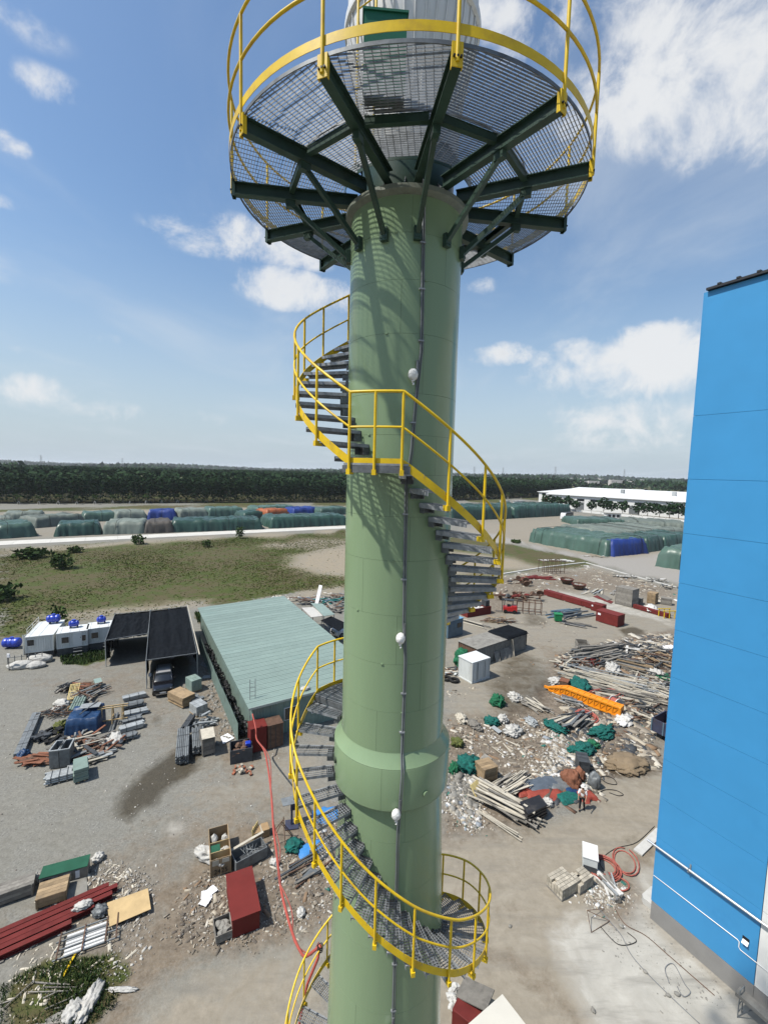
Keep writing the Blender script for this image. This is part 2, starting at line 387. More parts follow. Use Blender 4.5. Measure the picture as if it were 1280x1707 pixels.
# ------------------------------------------------------------------ round platform
BA = [-22 + 30 * k for k in range(12)]
def build_platform():
    t = thing('service_platform', 'round grating platform on dark green radial beams with yellow railing, near the chimney top', 'platform', (TX, TY, 0))
    ZB0, ZB1 = 26.55, 26.75
    # I-beam along +x, shared
    def ibeam(x0, x1, z0, z1, w):
        mb = MB(); tf = .014
        mb.box(x0, x1, -w / 2, w / 2, z0, z0 + tf); mb.box(x0, x1, -w / 2, w / 2, z1 - tf, z1)
        mb.box(x0, x1, -.006, .006, z0 + tf, z1 - tf)
        mb.box(x1 - .008, x1 + .004, -w / 2 - .002, w / 2 + .002, z0 - .002, z1 + .001)
        return mb
    bm_beam = ibeam(.88, 2.97, ZB0, ZB1, .125).mesh('radial_beam')
    mbs = MB(); mbs.bar((1.03, 0, 25.72), (2.02, 0, ZB0 - .05), .07, .07); mbs.box(.985, 1.06, -.06, .06, 25.62, 25.82); mbs.box(1.94, 2.10, -.05, .05, ZB0 - .11, ZB0 - .001)
    for yy in (-.03, .03):
        for zz in (25.66, 25.78): mbs.cyl((1.055, yy, zz), (1.075, yy, zz), .012, 6)
    bm_strut = mbs.mesh('strut')
    mbp = MB(); mbp.cyl((2.985, 0, ZB0 + .02), (2.985, 0, 28.02), .0235, 12); bm_post = mbp.mesh('post', True)
    mbk = MB(); mbk.box(2.975, 2.987, -.065, .065, ZB0 - .03, ZB1 + .03); mbk.box(2.93, 2.976, -.065, -.057, ZB0 - .03, ZB1 + .03); mbk.box(2.93, 2.976, .057, .065, ZB0 - .03, ZB1 + .03); bm_brk = mbk.mesh('post_bracket'); bm_brk2 = mbk.mesh('post_bracket')
    mbb = MB()
    for yy in (-.04, 0, .04): mbb.cyl((2.985, yy, ZB0 + .07), (3.012, yy, ZB0 + .07), .014, 6)
    bm_bolt = mbb.mesh('bolts')
    cb = MB(); c0, c1 = cp(2.02, -15, 0), cp(2.02, 15, 0); cb.bar(c0 + Vector((0, .09, ZB1 - .012)) , c1 + Vector((0, -.09, ZB1 - .012)), .08, .01); cb.bar(c0 + Vector((0.03, .09, ZB1 - .06)), c1 + Vector((.03, -.09, ZB1 - .06)), .01, .10); cb.bar(c0 + Vector((0, .09, ZB1 - .115)), c1 + Vector((0, -.09, ZB1 - .115)), .08, .01)
    bm_cross = cb.mesh('cross_brace')
    for i, a in enumerate(BA):
        link('radial_beam', bm_beam, M['beam'], t, rz=R_(a))
        link('strut', bm_strut, M['beam'], t, rz=R_(a))
        link('cross_brace', bm_cross, M['beam'], t, rz=R_(a + 15))
        p = link('railing_post', bm_post, M['yellow'], t, rz=R_(a))
        far = math.sin(R_(a)) > -.3; k = link('post_bracket', bm_brk2 if far else bm_brk, M['beam'] if far else M['yellow'], t, rz=R_(a)); link('bolt_row', bm_bolt, M['bolt'], k)
    # grating, one panel for each bay (two where a cross brace splits it)
    zt0, zt1 = ZB1 + .003, ZB1 + .033
    for i, a in enumerate(BA):
        for (ri, ro) in ((1.12, 2.02), (2.02, 2.955)):
            mid = R_(a + 15); ha = R_(15)
            mb = MB()
            def inside(x, y):
                r = math.hypot(x, y); th = math.atan2(y, x)
                return abs(th) < ha - .006 / max(r, .1) and ri + .003 < r < ro - .003
            def lines(along, pitch, w, z0, z1):
                n = int(ro * 2 / pitch)
                for q in range(-n, n + 1):
                    off = q * pitch; st = None; step = .012
                    u = -.2 if along == 'x' else -1.0
                    end = 3.1
                    while u < end:
                        x, y = (u, off) if along == 'x' else (off, u)
                        ok = inside(x, y)
                        if ok and st is None: st = u
                        if (not ok) and st is not None:
                            if u - st > .02:
                                if along == 'x': mb.box(st, u, off - w / 2, off + w / 2, z0, z1)
                                else: mb.box(off - w / 2, off + w / 2, st, u, z0, z1)
                            st = None
                        u += step
            lines('y', .044, .005, zt0 + .006, zt1)
            lines('x', .10, .006, zt1 - .010, zt1 - .002)
            mb.lathe([(ro - .006, zt0), (ro, zt0), (ro, zt1), (ro - .006, zt1), (ro - .006, zt0)], 8, -ha + .003, ha - .003)
            mb.build('grating_panel', M['galv'], t, rz=mid)
    mb = MB(); mb.lathe([(2.962, zt0 - .005), (2.968, zt0 - .005), (2.968, zt1 + .01), (2.962, zt1 + .01), (2.962, zt0 - .005)], 96); mb.build('edge_band', M['galvd'], t, smooth=True)
    mb = MB(); mb.lathe([(2.972, 26.86), (2.979, 26.86), (2.979, 26.975), (2.972, 26.975), (2.972, 26.86)], 96); mb.build('toe_board', M['yellow'], t, smooth=True)
    for nm, z in (('mid_rail', 27.46), ('top_rail', 28.03)):
        mb = MB(); mb.tube([cp(2.985, k * 3.75, z) for k in range(97)], .021, 10, False); mb.build(nm, M['yellow'], t, smooth='all')
    # inner kick plate
    mb = MB(); mb.lathe([(1.10, zt0 - .01), (1.106, zt0 - .01), (1.106, 26.95), (1.10, 26.95), (1.10, zt0 - .01)], 64); mb.build('inner_ring', M['beam'], t, smooth=True)
    c = thing('equipment_cabinet', 'dark green metal cabinet standing on the grating of the round platform', 'cabinet', (TX - .42, TY - 2.1, 26.79), R_(4))
    mb = MB(); mb.box(-.27, .27, -.12, .12, .02, .95); mb.build('body', MAT('cabinet_green', (.015, .13, .075), .45, .12), c)
    mb = MB(); mb.box(-.29, .29, -.14, .14, .952, .98); mb.build('lid', MAT('cabinet_green', (.015, .13, .075)), c)
    for x in (-.2, .2):
        mb = MB(); mb.box(x - .02, x + .02, -.1, .1, -.0, .02); mb.build('foot', M['bolt'], c)
    l = thing('access_ladder', 'yellow ladder rising from the round platform beside the silver crown', 'ladder', (TX, TY, 26.79))
    for dg in (-134, -118):
        mb = MB(); mb.tube([cp(1.24, dg, 0), cp(1.24, dg, 3.4)], .02, 8); mb.build('ladder_rail', M['yellow'], l, smooth=True)
    for k in range(11):
        mb = MB(); mb.cyl(cp(1.24, -134, .25 + k * .28), cp(1.24, -118, .25 + k * .28), .011, 6); mb.build('rung', M['yellow'], l, smooth=True)
build_platform()

# ------------------------------------------------------------------ spiral staircase
RAILN = [(-305, 5.24), (-235, 3.74), (-114.5, 1.13), (-91, 1.13), (118, -3.84), (147, -3.84), (221, -5.22), (240, -5.70), (261, -6.27), (282, -6.82), (305, -7.34), (345, -8.02), (386, -8.65), (408, -9.05), (490, -10.85), (520, -11.30), (560, -12.1), (740, -15.8), (920, -19.5), (960, -20.3), (1000, -20.95)]
FLAT = [(-114.5, -91), (118, 147)]
ra = np.array([p[0] for p in RAILN], float); rz_ = np.array([p[1] for p in RAILN], float)
def railz(a): return CAM_H + float(np.interp(a, ra, rz_))
def stairR(a): return float(np.interp(railz(a) - 1.05, [0, 10, 13, 15.5, 30], [2.2, 2.05, 2.02, 1.95, 1.925]))
def towR(z): return float(np.interp(z, [0, 3, 10, 13.3, 15.5, 16.10, 16.11, 16.9, 17.1, 17.11], [1.375, 1.32, 1.185, 1.105, 1.02, .995, 1.122, 1.122, .99, .985]))
def build_stair():
    t = thing('spiral_staircase', 'yellow railed spiral staircase with grey grating treads winding round the green chimney', 'staircase', (TX, TY, 0))
    # tread mesh: unit radial length 1 in x (scaled), walking depth in y
    D = .265
    mb = MB()
    nb = 19
    for k in range(nb):
        x = .012 + (1 - .024) * k / (nb - 1); mb.box(x - .0025, x + .0025, -D / 2, D / 2, -.028, -.001)
    for y in (-.085, -.03, .03, .085): mb.box(0, 1, y - .0035, y + .0035, -.012, -.003)
    mb.box(0, 1, -D / 2 - .004, -D / 2, -.075, 0); mb.box(0, 1, D / 2, D / 2 + .004, -.055, 0)
    mb.box(0, 1, -D / 2, -D / 2 + .03, -.0005, .003)
    me_t = mb.mesh('tread')
    mb = MB(); mb.box(-.035, .10, -.10, -.094, -.17, .0); mb.box(-.035, .10, .094, .10, -.17, .0); mb.box(-.04, -.032, -.10, .10, -.17, 0)
    for y in (-.103, .103):
        for x in (.02, .07):
            for z in (-.05, -.12): mb.cyl((x, y - .008, z), (x, y + .008, z), .012, 6)
    me_b = mb.mesh('tread_bracket')
    z_ = lambda a: railz(a) - 1.02
    a = -303.0; treads = []
    # equal drops
    A = np.arange(-303, 996, .25); Z = np.array([z_(x) for x in A])
    last = None
    for ang, z in zip(A, Z):
        flat = any(f0 + 2 < ang < f1 - 2 for f0, f1 in FLAT)
        if flat: continue
        if last is None or last - z >= .232: treads.append(ang); last = z
    treads = [x for x in treads if not any(f0 - 1 < x < f1 + 1 for f0, f1 in FLAT)]
    for ang in treads:
        z = z_(ang) ; r0 = towR(z - .08) + .035; r1 = stairR(ang) - .03
        o = link('tread', me_t, M['galv'], t, cp(r0, ang, z), R_(ang)); o.scale = (r1 - r0, 1, 1)
        b = link('tread_bracket', me_b, M['galvd'], t, cp(r0, ang, z), R_(ang))
    # landings
    for (f0, f1) in FLAT:
        z = z_((f0 + f1) / 2); r0 = towR(z) + .02; r1 = stairR((f0 + f1) / 2) - .02
        mb = MB(); ha = R_((f1 - f0) / 2 + 3)
        for k in range(27):
            r = r0 + (r1 - r0) * k / 26
            mb.lathe([(r - .0025, z - .03), (r + .0025, z - .03), (r + .0025, z), (r - .0025, z), (r - .0025, z - .03)], 6, -ha, ha)
        for k in range(9):
            an = -ha + 2 * ha * k / 8; mb.bar(Vector((r0 * math.cos(an), r0 * math.sin(an), z - .008)), Vector((r1 * math.cos(an), r1 * math.sin(an), z - .008)), .007, .01)
        mb.build('landing_grating', M['galv'], t, rz=R_((f0 + f1) / 2))
        mb = MB()
        for an in (-ha, ha): mb.bar(Vector((r0 * math.cos(an), r0 * math.sin(an), z - .09)), Vector((r1 * math.cos(an), r1 * math.sin(an), z - .09)), .05, .11)
        mb.lathe([(r1 - .01, z - .14), (r1, z - .14), (r1, z - .032), (r1 - .01, z - .032), (r1 - .01, z - .14)], 8, -ha, ha)
        mb.build('landing_frame', M['galvd'], t, rz=R_((f0 + f1) / 2))
    # rails, bent at the ends of the landings
    AA = sorted(set([round(x, 2) for x in np.arange(-304, 999, 4.0)] + [f for ff in FLAT for f in ff]))
    for nm, dz, r in (('top_rail', 0.0, .0215), ('mid_rail', -.50, .017)):
        mb = MB(); mb.tube([cp(stairR(x) + .0, x, railz(x) + dz) for x in AA], r, 10); mb.build(nm, M['yellow'], t, smooth='all')
    mb = MB(); vs = []; fs = []
    for x in AA:
        R0 = stairR(x); z = railz(x) - 1.02; s = 1.15 if not any(f0 <= x <= f1 for f0, f1 in FLAT) else 1.0
        for (rr, zz) in ((R0 - .036, z - .045 * s), (R0 - .028, z - .045 * s), (R0 - .028, z + .075 * s), (R0 - .036, z + .075 * s)): vs.append(cp(rr, x, zz))
    for i in range(len(AA) - 1):
        for k in range(4): fs.append((4 * i + k, 4 * i + (k + 1) % 4, 4 * i + 4 + (k + 1) % 4, 4 * i + 4 + k))
    mb.add(vs, fs); mb.build('stringer', M['yellow'], t, smooth=True)
    # posts with their foot brackets
    posts = [-298, -276, -254, -234, -214, -194, -174, -154, -134] + [-114.5, -102.8, -91] + [-70, -49, -30, -10, 10, 30, 50, 70, 92] + [118, 132, 147] + [169, 191, 211, 229, 246, 263, 281, 300, 318, 336, 354, 372, 390] + list(range(408, 995, 21))
    mb = MB(); mb.cyl((0, 0, -1.16), (0, 0, 0), .0215, 10); me_p = mb.mesh('railing_post', True)
    mb = MB(); mb.box(-.09, .035, -.03, .03, -1.19, -1.11); me_f = mb.mesh('post_foot')
    for a in posts:
        R0 = stairR(a)
        p = link('railing_post', me_p, M['yellow'], t, cp(R0, a, railz(a)), R_(a)); link('post_foot', me_f, M['yellow'], p)
build_stair()

# conduits and lamps on the chimney front
def build_conduit():
    K = [(-78, 26.40), (-76, 24.6), (-75.5, 23.95), (-79, 23.2), (-82, 22.3), (-86, 21.8), (-85, 20.5), (-84, 19.4), (-81.5, 18.8), (-82, 17.1)]
    t = thing('cable_conduit', 'pair of thin grey cable conduits running down the front of the green chimney', 'conduit', (TX, TY, 0))
    for off, r in ((0, .014), (1.9, .011)):
        pts = [cp(.982 + r + .006, a + off, z) for a, z in K] + [cp(1.10, -82.5 + off, 16.97), cp(1.137 + r, -82.5 + off, 16.86), cp(1.137 + r, -84 + off, 16.14), cp(1.10 + r, -84 + off, 16.04), cp(1.03 + r, -84 + off, 15.7)] + [cp(towR(z) + .012 + r, -84 + off * .9, z) for z in (14.8, 13.9, 12.5, 11, 9, 6, 3, .2)]
        mb = MB(); mb.tube(pts, r, 8); mb.build('conduit_pipe', M['cable'], t, smooth='all')
    for z, a in ((25.6, -76.8), (24.9, -76), (24.1, -75.3), (22.8, -80.5), (21.3, -85.3), (20.2, -84.6), (18.2, -81.5), (17.5, -81.8), (14.3, -83.3), (13.2, -83.3), (12.3, -83.3)):
        mb = MB(); p = cp(towR(z) - .003, a, z); d = cp(1, a, 0); q = Vector((-d.y, d.x, 0)); mb.obox(p + d * .02, d * .022, q * .045, Vector((0, 0, .012))); mb.build('clip', M['galv'], t)
    for (px, a, z, lab) in ((690, -82.5, 23.55, 'white wrapped bulkhead lamp on the chimney above the upper landing'), (672, -86.5, 19.2, 'white wrapped bulkhead lamp on the chimney above the collar'), (661, -86.5, 16.13, 'white wrapped bulkhead lamp hanging on the lower edge of the collar'), (650, -87, 11.95, 'white wrapped bulkhead lamp on the lowest visible part of the chimney')):
        r = towR(z); p = cp(r + .085, a, z)
        l = thing('bulkhead_lamp', lab, 'lamp', (TX + p.x, TY + p.y, z), R_(a), 'lamps down the chimney')
        mb = MB(); mb.blob((-.01, 0, 0), (.075, .078, .098), int(z), .10, 3.0, 2, 1.2); mb.build('lamp_globe', M['wrap'], l, smooth='all')
        mb = MB(); mb.cyl((-.075, .02, 0), (-.02, .02, 0), .065, 12); mb.cyl((-.05, .07, .0), (-.05, .07, .24), .02, 8); mb.build('lamp_base', M['galvd'], l, smooth=True)
        mb = MB(); mb.tube([(.0 + .015 * math.sin(k * 1.4), .015 * math.cos(k * 1.4), -.08 - k * .014) for k in range(7)], .019, 6, True, .010); mb.build('wrapping_tail', M['wrap'], l, smooth='all')
build_conduit()
# ------------------------------------------------------------------ ground
def poly_sd(P, poly):
    """signed distance (positive inside) of points P to a polygon"""
    x, y = P[:, 0], P[:, 1]; ins = np.zeros(len(P), bool); d2 = np.full(len(P), 1e18)
    n = len(poly)
    for i in range(n):
        ax, ay = poly[i]; bx, by = poly[(i + 1) % n]
        dx, dy = bx - ax, by - ay; L = dx * dx + dy * dy + 1e-12
        t = np.clip(((x - ax) * dx + (y - ay) * dy) / L, 0, 1)
        d2 = np.minimum(d2, (x - ax - t * dx) ** 2 + (y - ay - t * dy) ** 2)
        c = ((ay > y) != (by > y)) & (x < (bx - ax) * (y - ay) / (by - ay + 1e-12) + ax); ins ^= c
    d = np.sqrt(d2); return np.where(ins, d, -d)
def pix(*ps): return [tuple(G(*p)[:2]) for p in ps]
# zone polygons, as outlines on the ground: (channel, polygon, soft edge in metres, strength)
ZONES = [
    ('grass', pix((0, 912), (575, 884), (700, 890), (835, 905), (1000, 938), (975, 945), (840, 958), (700, 985), (575, 985), (480, 990), (345, 1012), (320, 1010), (185, 1030), (100, 1045), (0, 1068)) , 3.0, 1.0),
    ('grass', [(-420, 20), (-100, 112), (-60, 70), (-52, 52), (-70, 42), (-420, -60)], 4.0, 1.0),
    ('grass', [(-500, 60), (-175, 203), (-95, 265), (-20, 300), (160, 432), (175, 420), (-20, 270), (-95, 240), (-165, 190), (-480, 40)], 5.0, .9),
    ('grass', [(-3000, 400), (-190, 235), (-20, 310), (160, 440), (500, 420), (3000, 700), (9000, 9000), (-9000, 9000)], 20.0, .95),
    ('grass', [(180, 250), (120, 335), (170, 430), (420, 400), (420, 120), (200, 190)], 8.0, .6),
    ('bare', pix((490, 925), (575, 908), (720, 915), (850, 930), (900, 945), (700, 965), (575, 962), (520, 955), (480, 945)), 4.0, .9),
    ('bare', pix((420, 906), (575, 898), (700, 900), (700, 908), (575, 912), (470, 914)), 2.0, .75),
    ('bare', pix((0, 924), (90, 917), (260, 905), (420, 896), (560, 889), (560, 884), (300, 897), (100, 910), (0, 915)), 2.0, .8),
    ('bare', pix((40, 1045), (200, 1028), (345, 1012), (345, 1000), (200, 1010), (60, 1025)), 2.0, .55),
    ('bare', pix((480, 1005), (575, 990), (575, 975), (500, 985)), 1.5, .7),
    # tarp yard and tracks
    ('conc', [(-330, 20), (-107, 124), (-14, 172), (40, 196), (130, 240), (100, 300), (40, 262), (-60, 215), (-160, 172), (-340, 92)], 4.0, .55),
    ('bare', [(-150, 178), (-60, 220), (30, 265), (30, 285), (-70, 240), (-165, 195)], 4.0, .8),
    ('conc', pix((760, 880), (840, 868), (950, 862), (1150, 862), (1150, 975), (1010, 940), (880, 908), (790, 895)), 2.5, .75),
    ('road', pix((760, 888), (835, 893), (885, 907), (1012, 932), (1060, 925), (1150, 925), (1150, 975), (1060, 960), (985, 938), (880, 912), (800, 900)), 1.5, .85),
    # right working yard
    ('conc', pix((740, 960), (835, 958), (975, 940), (1140, 985), (1140, 1090), (1000, 1080), (930, 1095), (905, 1150), (890, 1180), (740, 1220)), 1.5, .62),
    ('rubble', pix((820, 965), (905, 952), (1000, 950), (1130, 985), (1130, 1005), (1000, 985), (930, 985), (880, 1010), (830, 1030), (745, 1020), (745, 985)), 2.0, .7),
    ('white', pix((905, 978), (1030, 1005), (1110, 1028), (1130, 1050), (1070, 1030), (990, 1010), (895, 990)), 1.0, .7),
    ('rubble', pix((930, 1095), (980, 1075), (1060, 1062), (1140, 1050), (1130, 1225), (1085, 1240), (1095, 1290), (1000, 1300), (985, 1345), (915, 1340), (880, 1385), (800, 1395), (735, 1400), (735, 1215), (830, 1195), (890, 1175), (905, 1140)), 1.2, 1.0),
    ('dirt', pix((900, 1075), (1000, 1090), (1100, 1130), (1100, 1240), (1050, 1230), (980, 1180), (920, 1140)), 1.5, .6),
    ('dirt', pix((745, 1190), (860, 1180), (950, 1200), (960, 1280), (900, 1320), (820, 1290), (745, 1330)), 1.5, .75),
    ('wet', pix((800, 1140), (860, 1085), (905, 1100), (925, 1150), (905, 1180), (850, 1200), (815, 1170)), 1.2, .62),
    ('wet', pix((1032, 1050), (1055, 1042), (1078, 1050), (1075, 1060), (1045, 1063)), .5, .9),
    ('wet', pix((862, 1030), (890, 1022), (910, 1032), (900, 1045), (870, 1045)), .8, .55),
    ('wet', pix((1000, 1245), (1045, 1238), (1085, 1265), (1080, 1290), (1020, 1295), (985, 1280)), .6, .7),
    # concrete apron by the blue building
    ('conc', pix((735, 1400), (880, 1385), (1000, 1345), (1000, 1300), (1090, 1290), (1150, 1300), (1400, 1800), (735, 2300), (560, 2300), (560, 1640)), 1.0, 1.0),
    ('conc', [(-12, 12), (16, 12), (16, 6), (30, -10), (-30, -10), (-14, 6)], 2.0, .9),
    ('white', pix((930, 1560), (1010, 1500), (1060, 1440), (1090, 1460), (1090, 1540), (1290, 1707), (1500, 2000), (1010, 1800), (960, 1650)), 1.0, .95),
    ('dirt', pix((1040, 1430), (1090, 1390), (1095, 1420), (1065, 1465), (1050, 1500), (1035, 1480)), .3, .7),
    ('rubble', pix((970, 1470), (1040, 1440), (1075, 1500), (1045, 1560), (990, 1540)), .6, .7),
    # left yard
    ('conc', pix((300, 1320), (480, 1240), (560, 1230), (560, 1340), (470, 1345), (330, 1400)), 2.5, .55),
    ('conc', pix((230, 1707), (300, 1630), (420, 1580), (560, 1540), (560, 1800), (200, 1900)), 1.2, .75),
    ('dirt', pix((180, 1510), (300, 1450), (345, 1400), (400, 1370), (560, 1350), (570, 1520), (480, 1570), (330, 1600), (250, 1650), (200, 1760), (130, 1800), (190, 1600), (260, 1520)), .9, .9),
    ('dirt', pix((0, 1560), (90, 1500), (170, 1430), (330, 1340), (470, 1310), (560, 1345), (400, 1400), (300, 1480), (200, 1580), (60, 1620)), 3.0, .62),
    ('dirt', pix((60, 1130), (250, 1110), (400, 1260), (350, 1330), (230, 1200), (80, 1160)), 3.0, .50),
    ('dirt', pix((150, 1100), (340, 1060), (345, 1120), (240, 1110), (120, 1125)), 1.2, .45),
    ('dirt', pix((320, 1130), (365, 1100), (415, 1220), (470, 1260), (390, 1310), (350, 1250)), 1.2, .7),
    ('rubble', pix((300, 1480), (370, 1440), (450, 1400), (560, 1360), (570, 1520), (470, 1560), (380, 1585), (290, 1570)), .8, .85),
    ('rubble', pix((110, 1460), (190, 1430), (260, 1470), (250, 1560), (200, 1640), (110, 1640)), .8, .6),
    ('grass', pix((0, 1640), (60, 1605), (140, 1590), (210, 1580), (225, 1620), (200, 1680), (130, 1740), (0, 1800)), .6, .9),
    ('grass', pix((100, 1095), (130, 1085), (180, 1083), (185, 1098), (140, 1112), (105, 1110)), .6, .7),
    ('grass', pix((325, 1020), (350, 1015), (352, 1035), (330, 1040)), .6, .8),
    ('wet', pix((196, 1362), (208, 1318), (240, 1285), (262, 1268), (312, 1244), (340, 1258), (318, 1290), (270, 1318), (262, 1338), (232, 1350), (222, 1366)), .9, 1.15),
    ('wet', pix((246, 1200), (262, 1190), (272, 1198), (262, 1212), (250, 1210)), .5, .55),
    ('dirt', pix((750, 1560), (880, 1598), (1010, 1707), (965, 1720), (860, 1628), (750, 1590)), .5, .62),
    ('dirt', pix((740, 1470), (860, 1500), (960, 1560), (945, 1575), (850, 1520), (740, 1495)), .6, .45),
    ('wet', pix((1040, 1395), (1060, 1392), (1065, 1400), (1045, 1404)), .4, .5),
    ('white', pix((268, 1382), (290, 1370), (315, 1374), (310, 1390), (285, 1398)), .5, .6),
]
ZCH = ['grass', 'dirt', 'conc', 'wet', 'bare', 'white', 'rubble', 'road']
def build_ground():
    def axis(lo, hi, step, far_lo, far_hi):
        a = list(np.arange(lo, hi + step, step))
        g = step
        while a[-1] < far_hi: g *= 1.16; a.append(a[-1] + g)
        b = []; g = step; x = lo
        while x > far_lo: g *= 1.16; x -= g; b.append(x)
        return np.array(b[::-1] + a)
    xs = axis(-42, 34, .30, -9000, 9000); ys = axis(11, 72, .30, -400, 12000)
    nx, ny = len(xs), len(ys)
    X, Y = np.meshgrid(xs, ys); P = np.stack([X.ravel(), Y.ravel()], 1)
    rs = np.random.RandomState(3)
    # wobble the zone outlines
    def vnoise(P, s, seed):
        r = np.random.RandomState(seed); o = np.zeros(len(P))
        for k in range(7):
            a = r.uniform(0, 6.28); f = s * r.uniform(.6, 1.9); o += np.sin((P[:, 0] * math.cos(a) + P[:, 1] * math.sin(a)) * f + r.uniform(0, 6.28))
        return o / 3.5
    dist = np.clip(np.hypot(P[:, 0], P[:, 1]) / 40, .5, 4)
    PW = P + np.stack([vnoise(P, .55, 1), vnoise(P, .55, 2)], 1) * (.35 * dist)[:, None]
    ch = {k: np.zeros(len(P)) for k in ZCH}
    for (c, poly, soft, s) in ZONES:
        sd = poly_sd(PW, poly); ch[c] = np.maximum(ch[c], s * np.clip(sd / soft * .5 + .5, 0, 1))
    ch['grass'] *= 1 - np.clip(ch['bare'], 0, 1) * .85
    z = -.03 * (vnoise(P, 2.1, 5) * .5 + .5) * (1 - ch['conc']) - .05 * (vnoise(P, 4.5, 6) * .5 + .5) * np.clip(ch['dirt'] + ch['rubble'], 0, 1)
    me = bpy.data.meshes.new('ground')
    V = np.column_stack([P, z]); idx = np.arange(nx * ny).reshape(ny, nx)
    F = np.stack([idx[:-1, :-1], idx[:-1, 1:], idx[1:, 1:], idx[1:, :-1]], -1).reshape(-1, 4)
    me.vertices.add(len(V)); me.vertices.foreach_set('co', V.ravel())
    me.loops.add(F.size); me.loops.foreach_set('vertex_index', F.ravel())
    me.polygons.add(len(F)); me.polygons.foreach_set('loop_start', np.arange(0, F.size, 4)); me.polygons.foreach_set('use_smooth', [True] * len(F))
    me.update(calc_edges=True)
    for nm, ks in (('zone_a', ZCH[:4]), ('zone_b', ZCH[4:])):
        at = me.attributes.new(nm, 'FLOAT_COLOR', 'POINT')
        at.data.foreach_set('color', np.stack([ch[k] for k in ks], 1).astype(np.float32).ravel())
    m = bpy.data.materials.new('ground_surface'); m.use_nodes = True; nt = m.node_tree; N = nt.nodes; L = nt.links; b = N['Principled BSDF']
    geo = N.new('ShaderNodeNewGeometry'); pos = geo.outputs['Position']
    def noi(s, det=5, r=.6, dist=0):
        n = N.new('ShaderNodeTexNoise'); n.inputs['Scale'].default_value = s; n.inputs['Detail'].default_value = det; n.inputs['Roughness'].default_value = r; n.inputs['Distortion'].default_value = dist
        L.new(pos, n.inputs[0]); return n.outputs[0]
    def mr(x, a, b_, c=0, d=1):
        n = N.new('ShaderNodeMapRange'); L.new(x, n.inputs[0]); n.inputs[1].default_value = a; n.inputs[2].default_value = b_; n.inputs[3].default_value = c; n.inputs[4].default_value = d; return n.outputs[0]
    def ma(op, a, b_):
        n = N.new('ShaderNodeMath'); n.operation = op
        for i, v in enumerate((a, b_)):
            if isinstance(v, (int, float)): n.inputs[i].default_value = v
            else: L.new(v, n.inputs[i])
        return n.outputs[0]
    def mix(f, a, b_, mode='MIX'):
        n = N.new('ShaderNodeMix'); n.data_type = 'RGBA'; n.blend_type = mode
        if isinstance(f, (int, float)): n.inputs[0].default_value = f
        else: L.new(f, n.inputs[0])
        for i, v in ((6, a), (7, b_)):
            if isinstance(v, tuple): n.inputs[i].default_value = (*(q * .745 for q in v), 1) if mode == 'MIX' else (*v, 1)
            else: L.new(v, n.inputs[i])
        return n.outputs[2]
    fine, mid, big, huge, edge = noi(9, 4, .75), noi(2.6, 7, .7), noi(.42, 6, .66, .5), noi(.06, 4, .6), noi(.9, 8, .7, .6)
    smap = N.new('ShaderNodeMapping'); smap.inputs[2].default_value = (0, 0, R_(-52)); smap.inputs[3].default_value = (.22, 1.5, 1); L.new(pos, smap.inputs[0])
    stn = N.new('ShaderNodeTexNoise'); stn.inputs['Scale'].default_value = .9; stn.inputs['Detail'].default_value = 7; stn.inputs['Roughness'].default_value = .66; L.new(smap.outputs[0], stn.inputs[0]); strk = stn.outputs[0]
    vor = N.new('ShaderNodeTexVoronoi'); vor.inputs['Scale'].default_value = 9.0; L.new(pos, vor.inputs[0])
    chn = []
    for nm in ('zone_a', 'zone_b'):
        a = N.new('ShaderNodeAttribute'); a.attribute_name = nm; s = N.new('ShaderNodeSeparateColor'); L.new(a.outputs['Color'], s.inputs[0])
        chn += [s.outputs[0], s.outputs[1], s.outputs[2], a.outputs['Alpha']]
    cd = dict(zip(ZCH, chn))
    def msk(k, sharp=.22, amt=1.1, nse=None):
        v = ma('ADD', cd[k], ma('MULTIPLY', ma('SUBTRACT', nse or edge, .5), amt))
        return ma('MULTIPLY', mr(v, .5 - sharp, .5 + sharp), mr(cd[k], .02, .25))
    grav = mix(mr(fine, .28, .72), (.110, .107, .094), (.32, .312, .278))
    grav = mix(mr(big, .38, .66), grav, mix(mr(mid, .3, .7), (.15, .143, .118), (.29, .278, .24)))
    grav = mix(mr(strk, .48, .70, 0, .55), grav, (.175, .165, .14))
    conc = mix(mr(mid, .28, .72), (.225, .196, .150), (.345, .305, .242)); conc = mix(mr(big, .36, .68), conc, mix(mr(edge, .3, .7), (.345, .310, .250), (.205, .176, .132))); conc = mix(mr(strk, .5, .72, 0, .6), conc, (.185, .17, .145))
    dirt = mix(mr(mid, .3, .7), (.125, .098, .068), (.245, .198, .145)); dirt = mix(mr(fine, .45, .75, 0, .5), dirt, (.29, .26, .22))
    bare = mix(mr(mid, .3, .7), (.24, .20, .135), (.36, .31, .235))
    white = mix(mr(edge, .3, .7), (.36, .34, .295), (.48, .46, .41)); white = mix(mr(big, .42, .75, 0, .6), white, (.29, .28, .25)); white = mix(mr(strk, .5, .68, 0, .75), white, (.22, .21, .185))
    rub = mix(mr(mid, .32, .68), (.105, .083, .060), (.26, .215, .165)); rub = mix(mr(vor.outputs['Color'], .82, .88, 0, .4), rub, (.42, .39, .34))
    road = mix(mr(mid, .3, .7), (.27, .25, .225), (.34, .325, .295))
    gr1 = mix(mr(mid, .3, .7), (.036, .054, .010), (.088, .108, .022)); gr2 = mix(mr(fine, .3, .7), (.062, .054, .022), (.125, .105, .050))
    grass = mix(mr(ma('ADD', ma('MULTIPLY', big, .5), ma('ADD', ma('MULTIPLY', huge, .4), ma('MULTIPLY', strk, .2))), .50, .58), gr1, gr2)
    col = mix(msk('conc', .3), grav, conc)
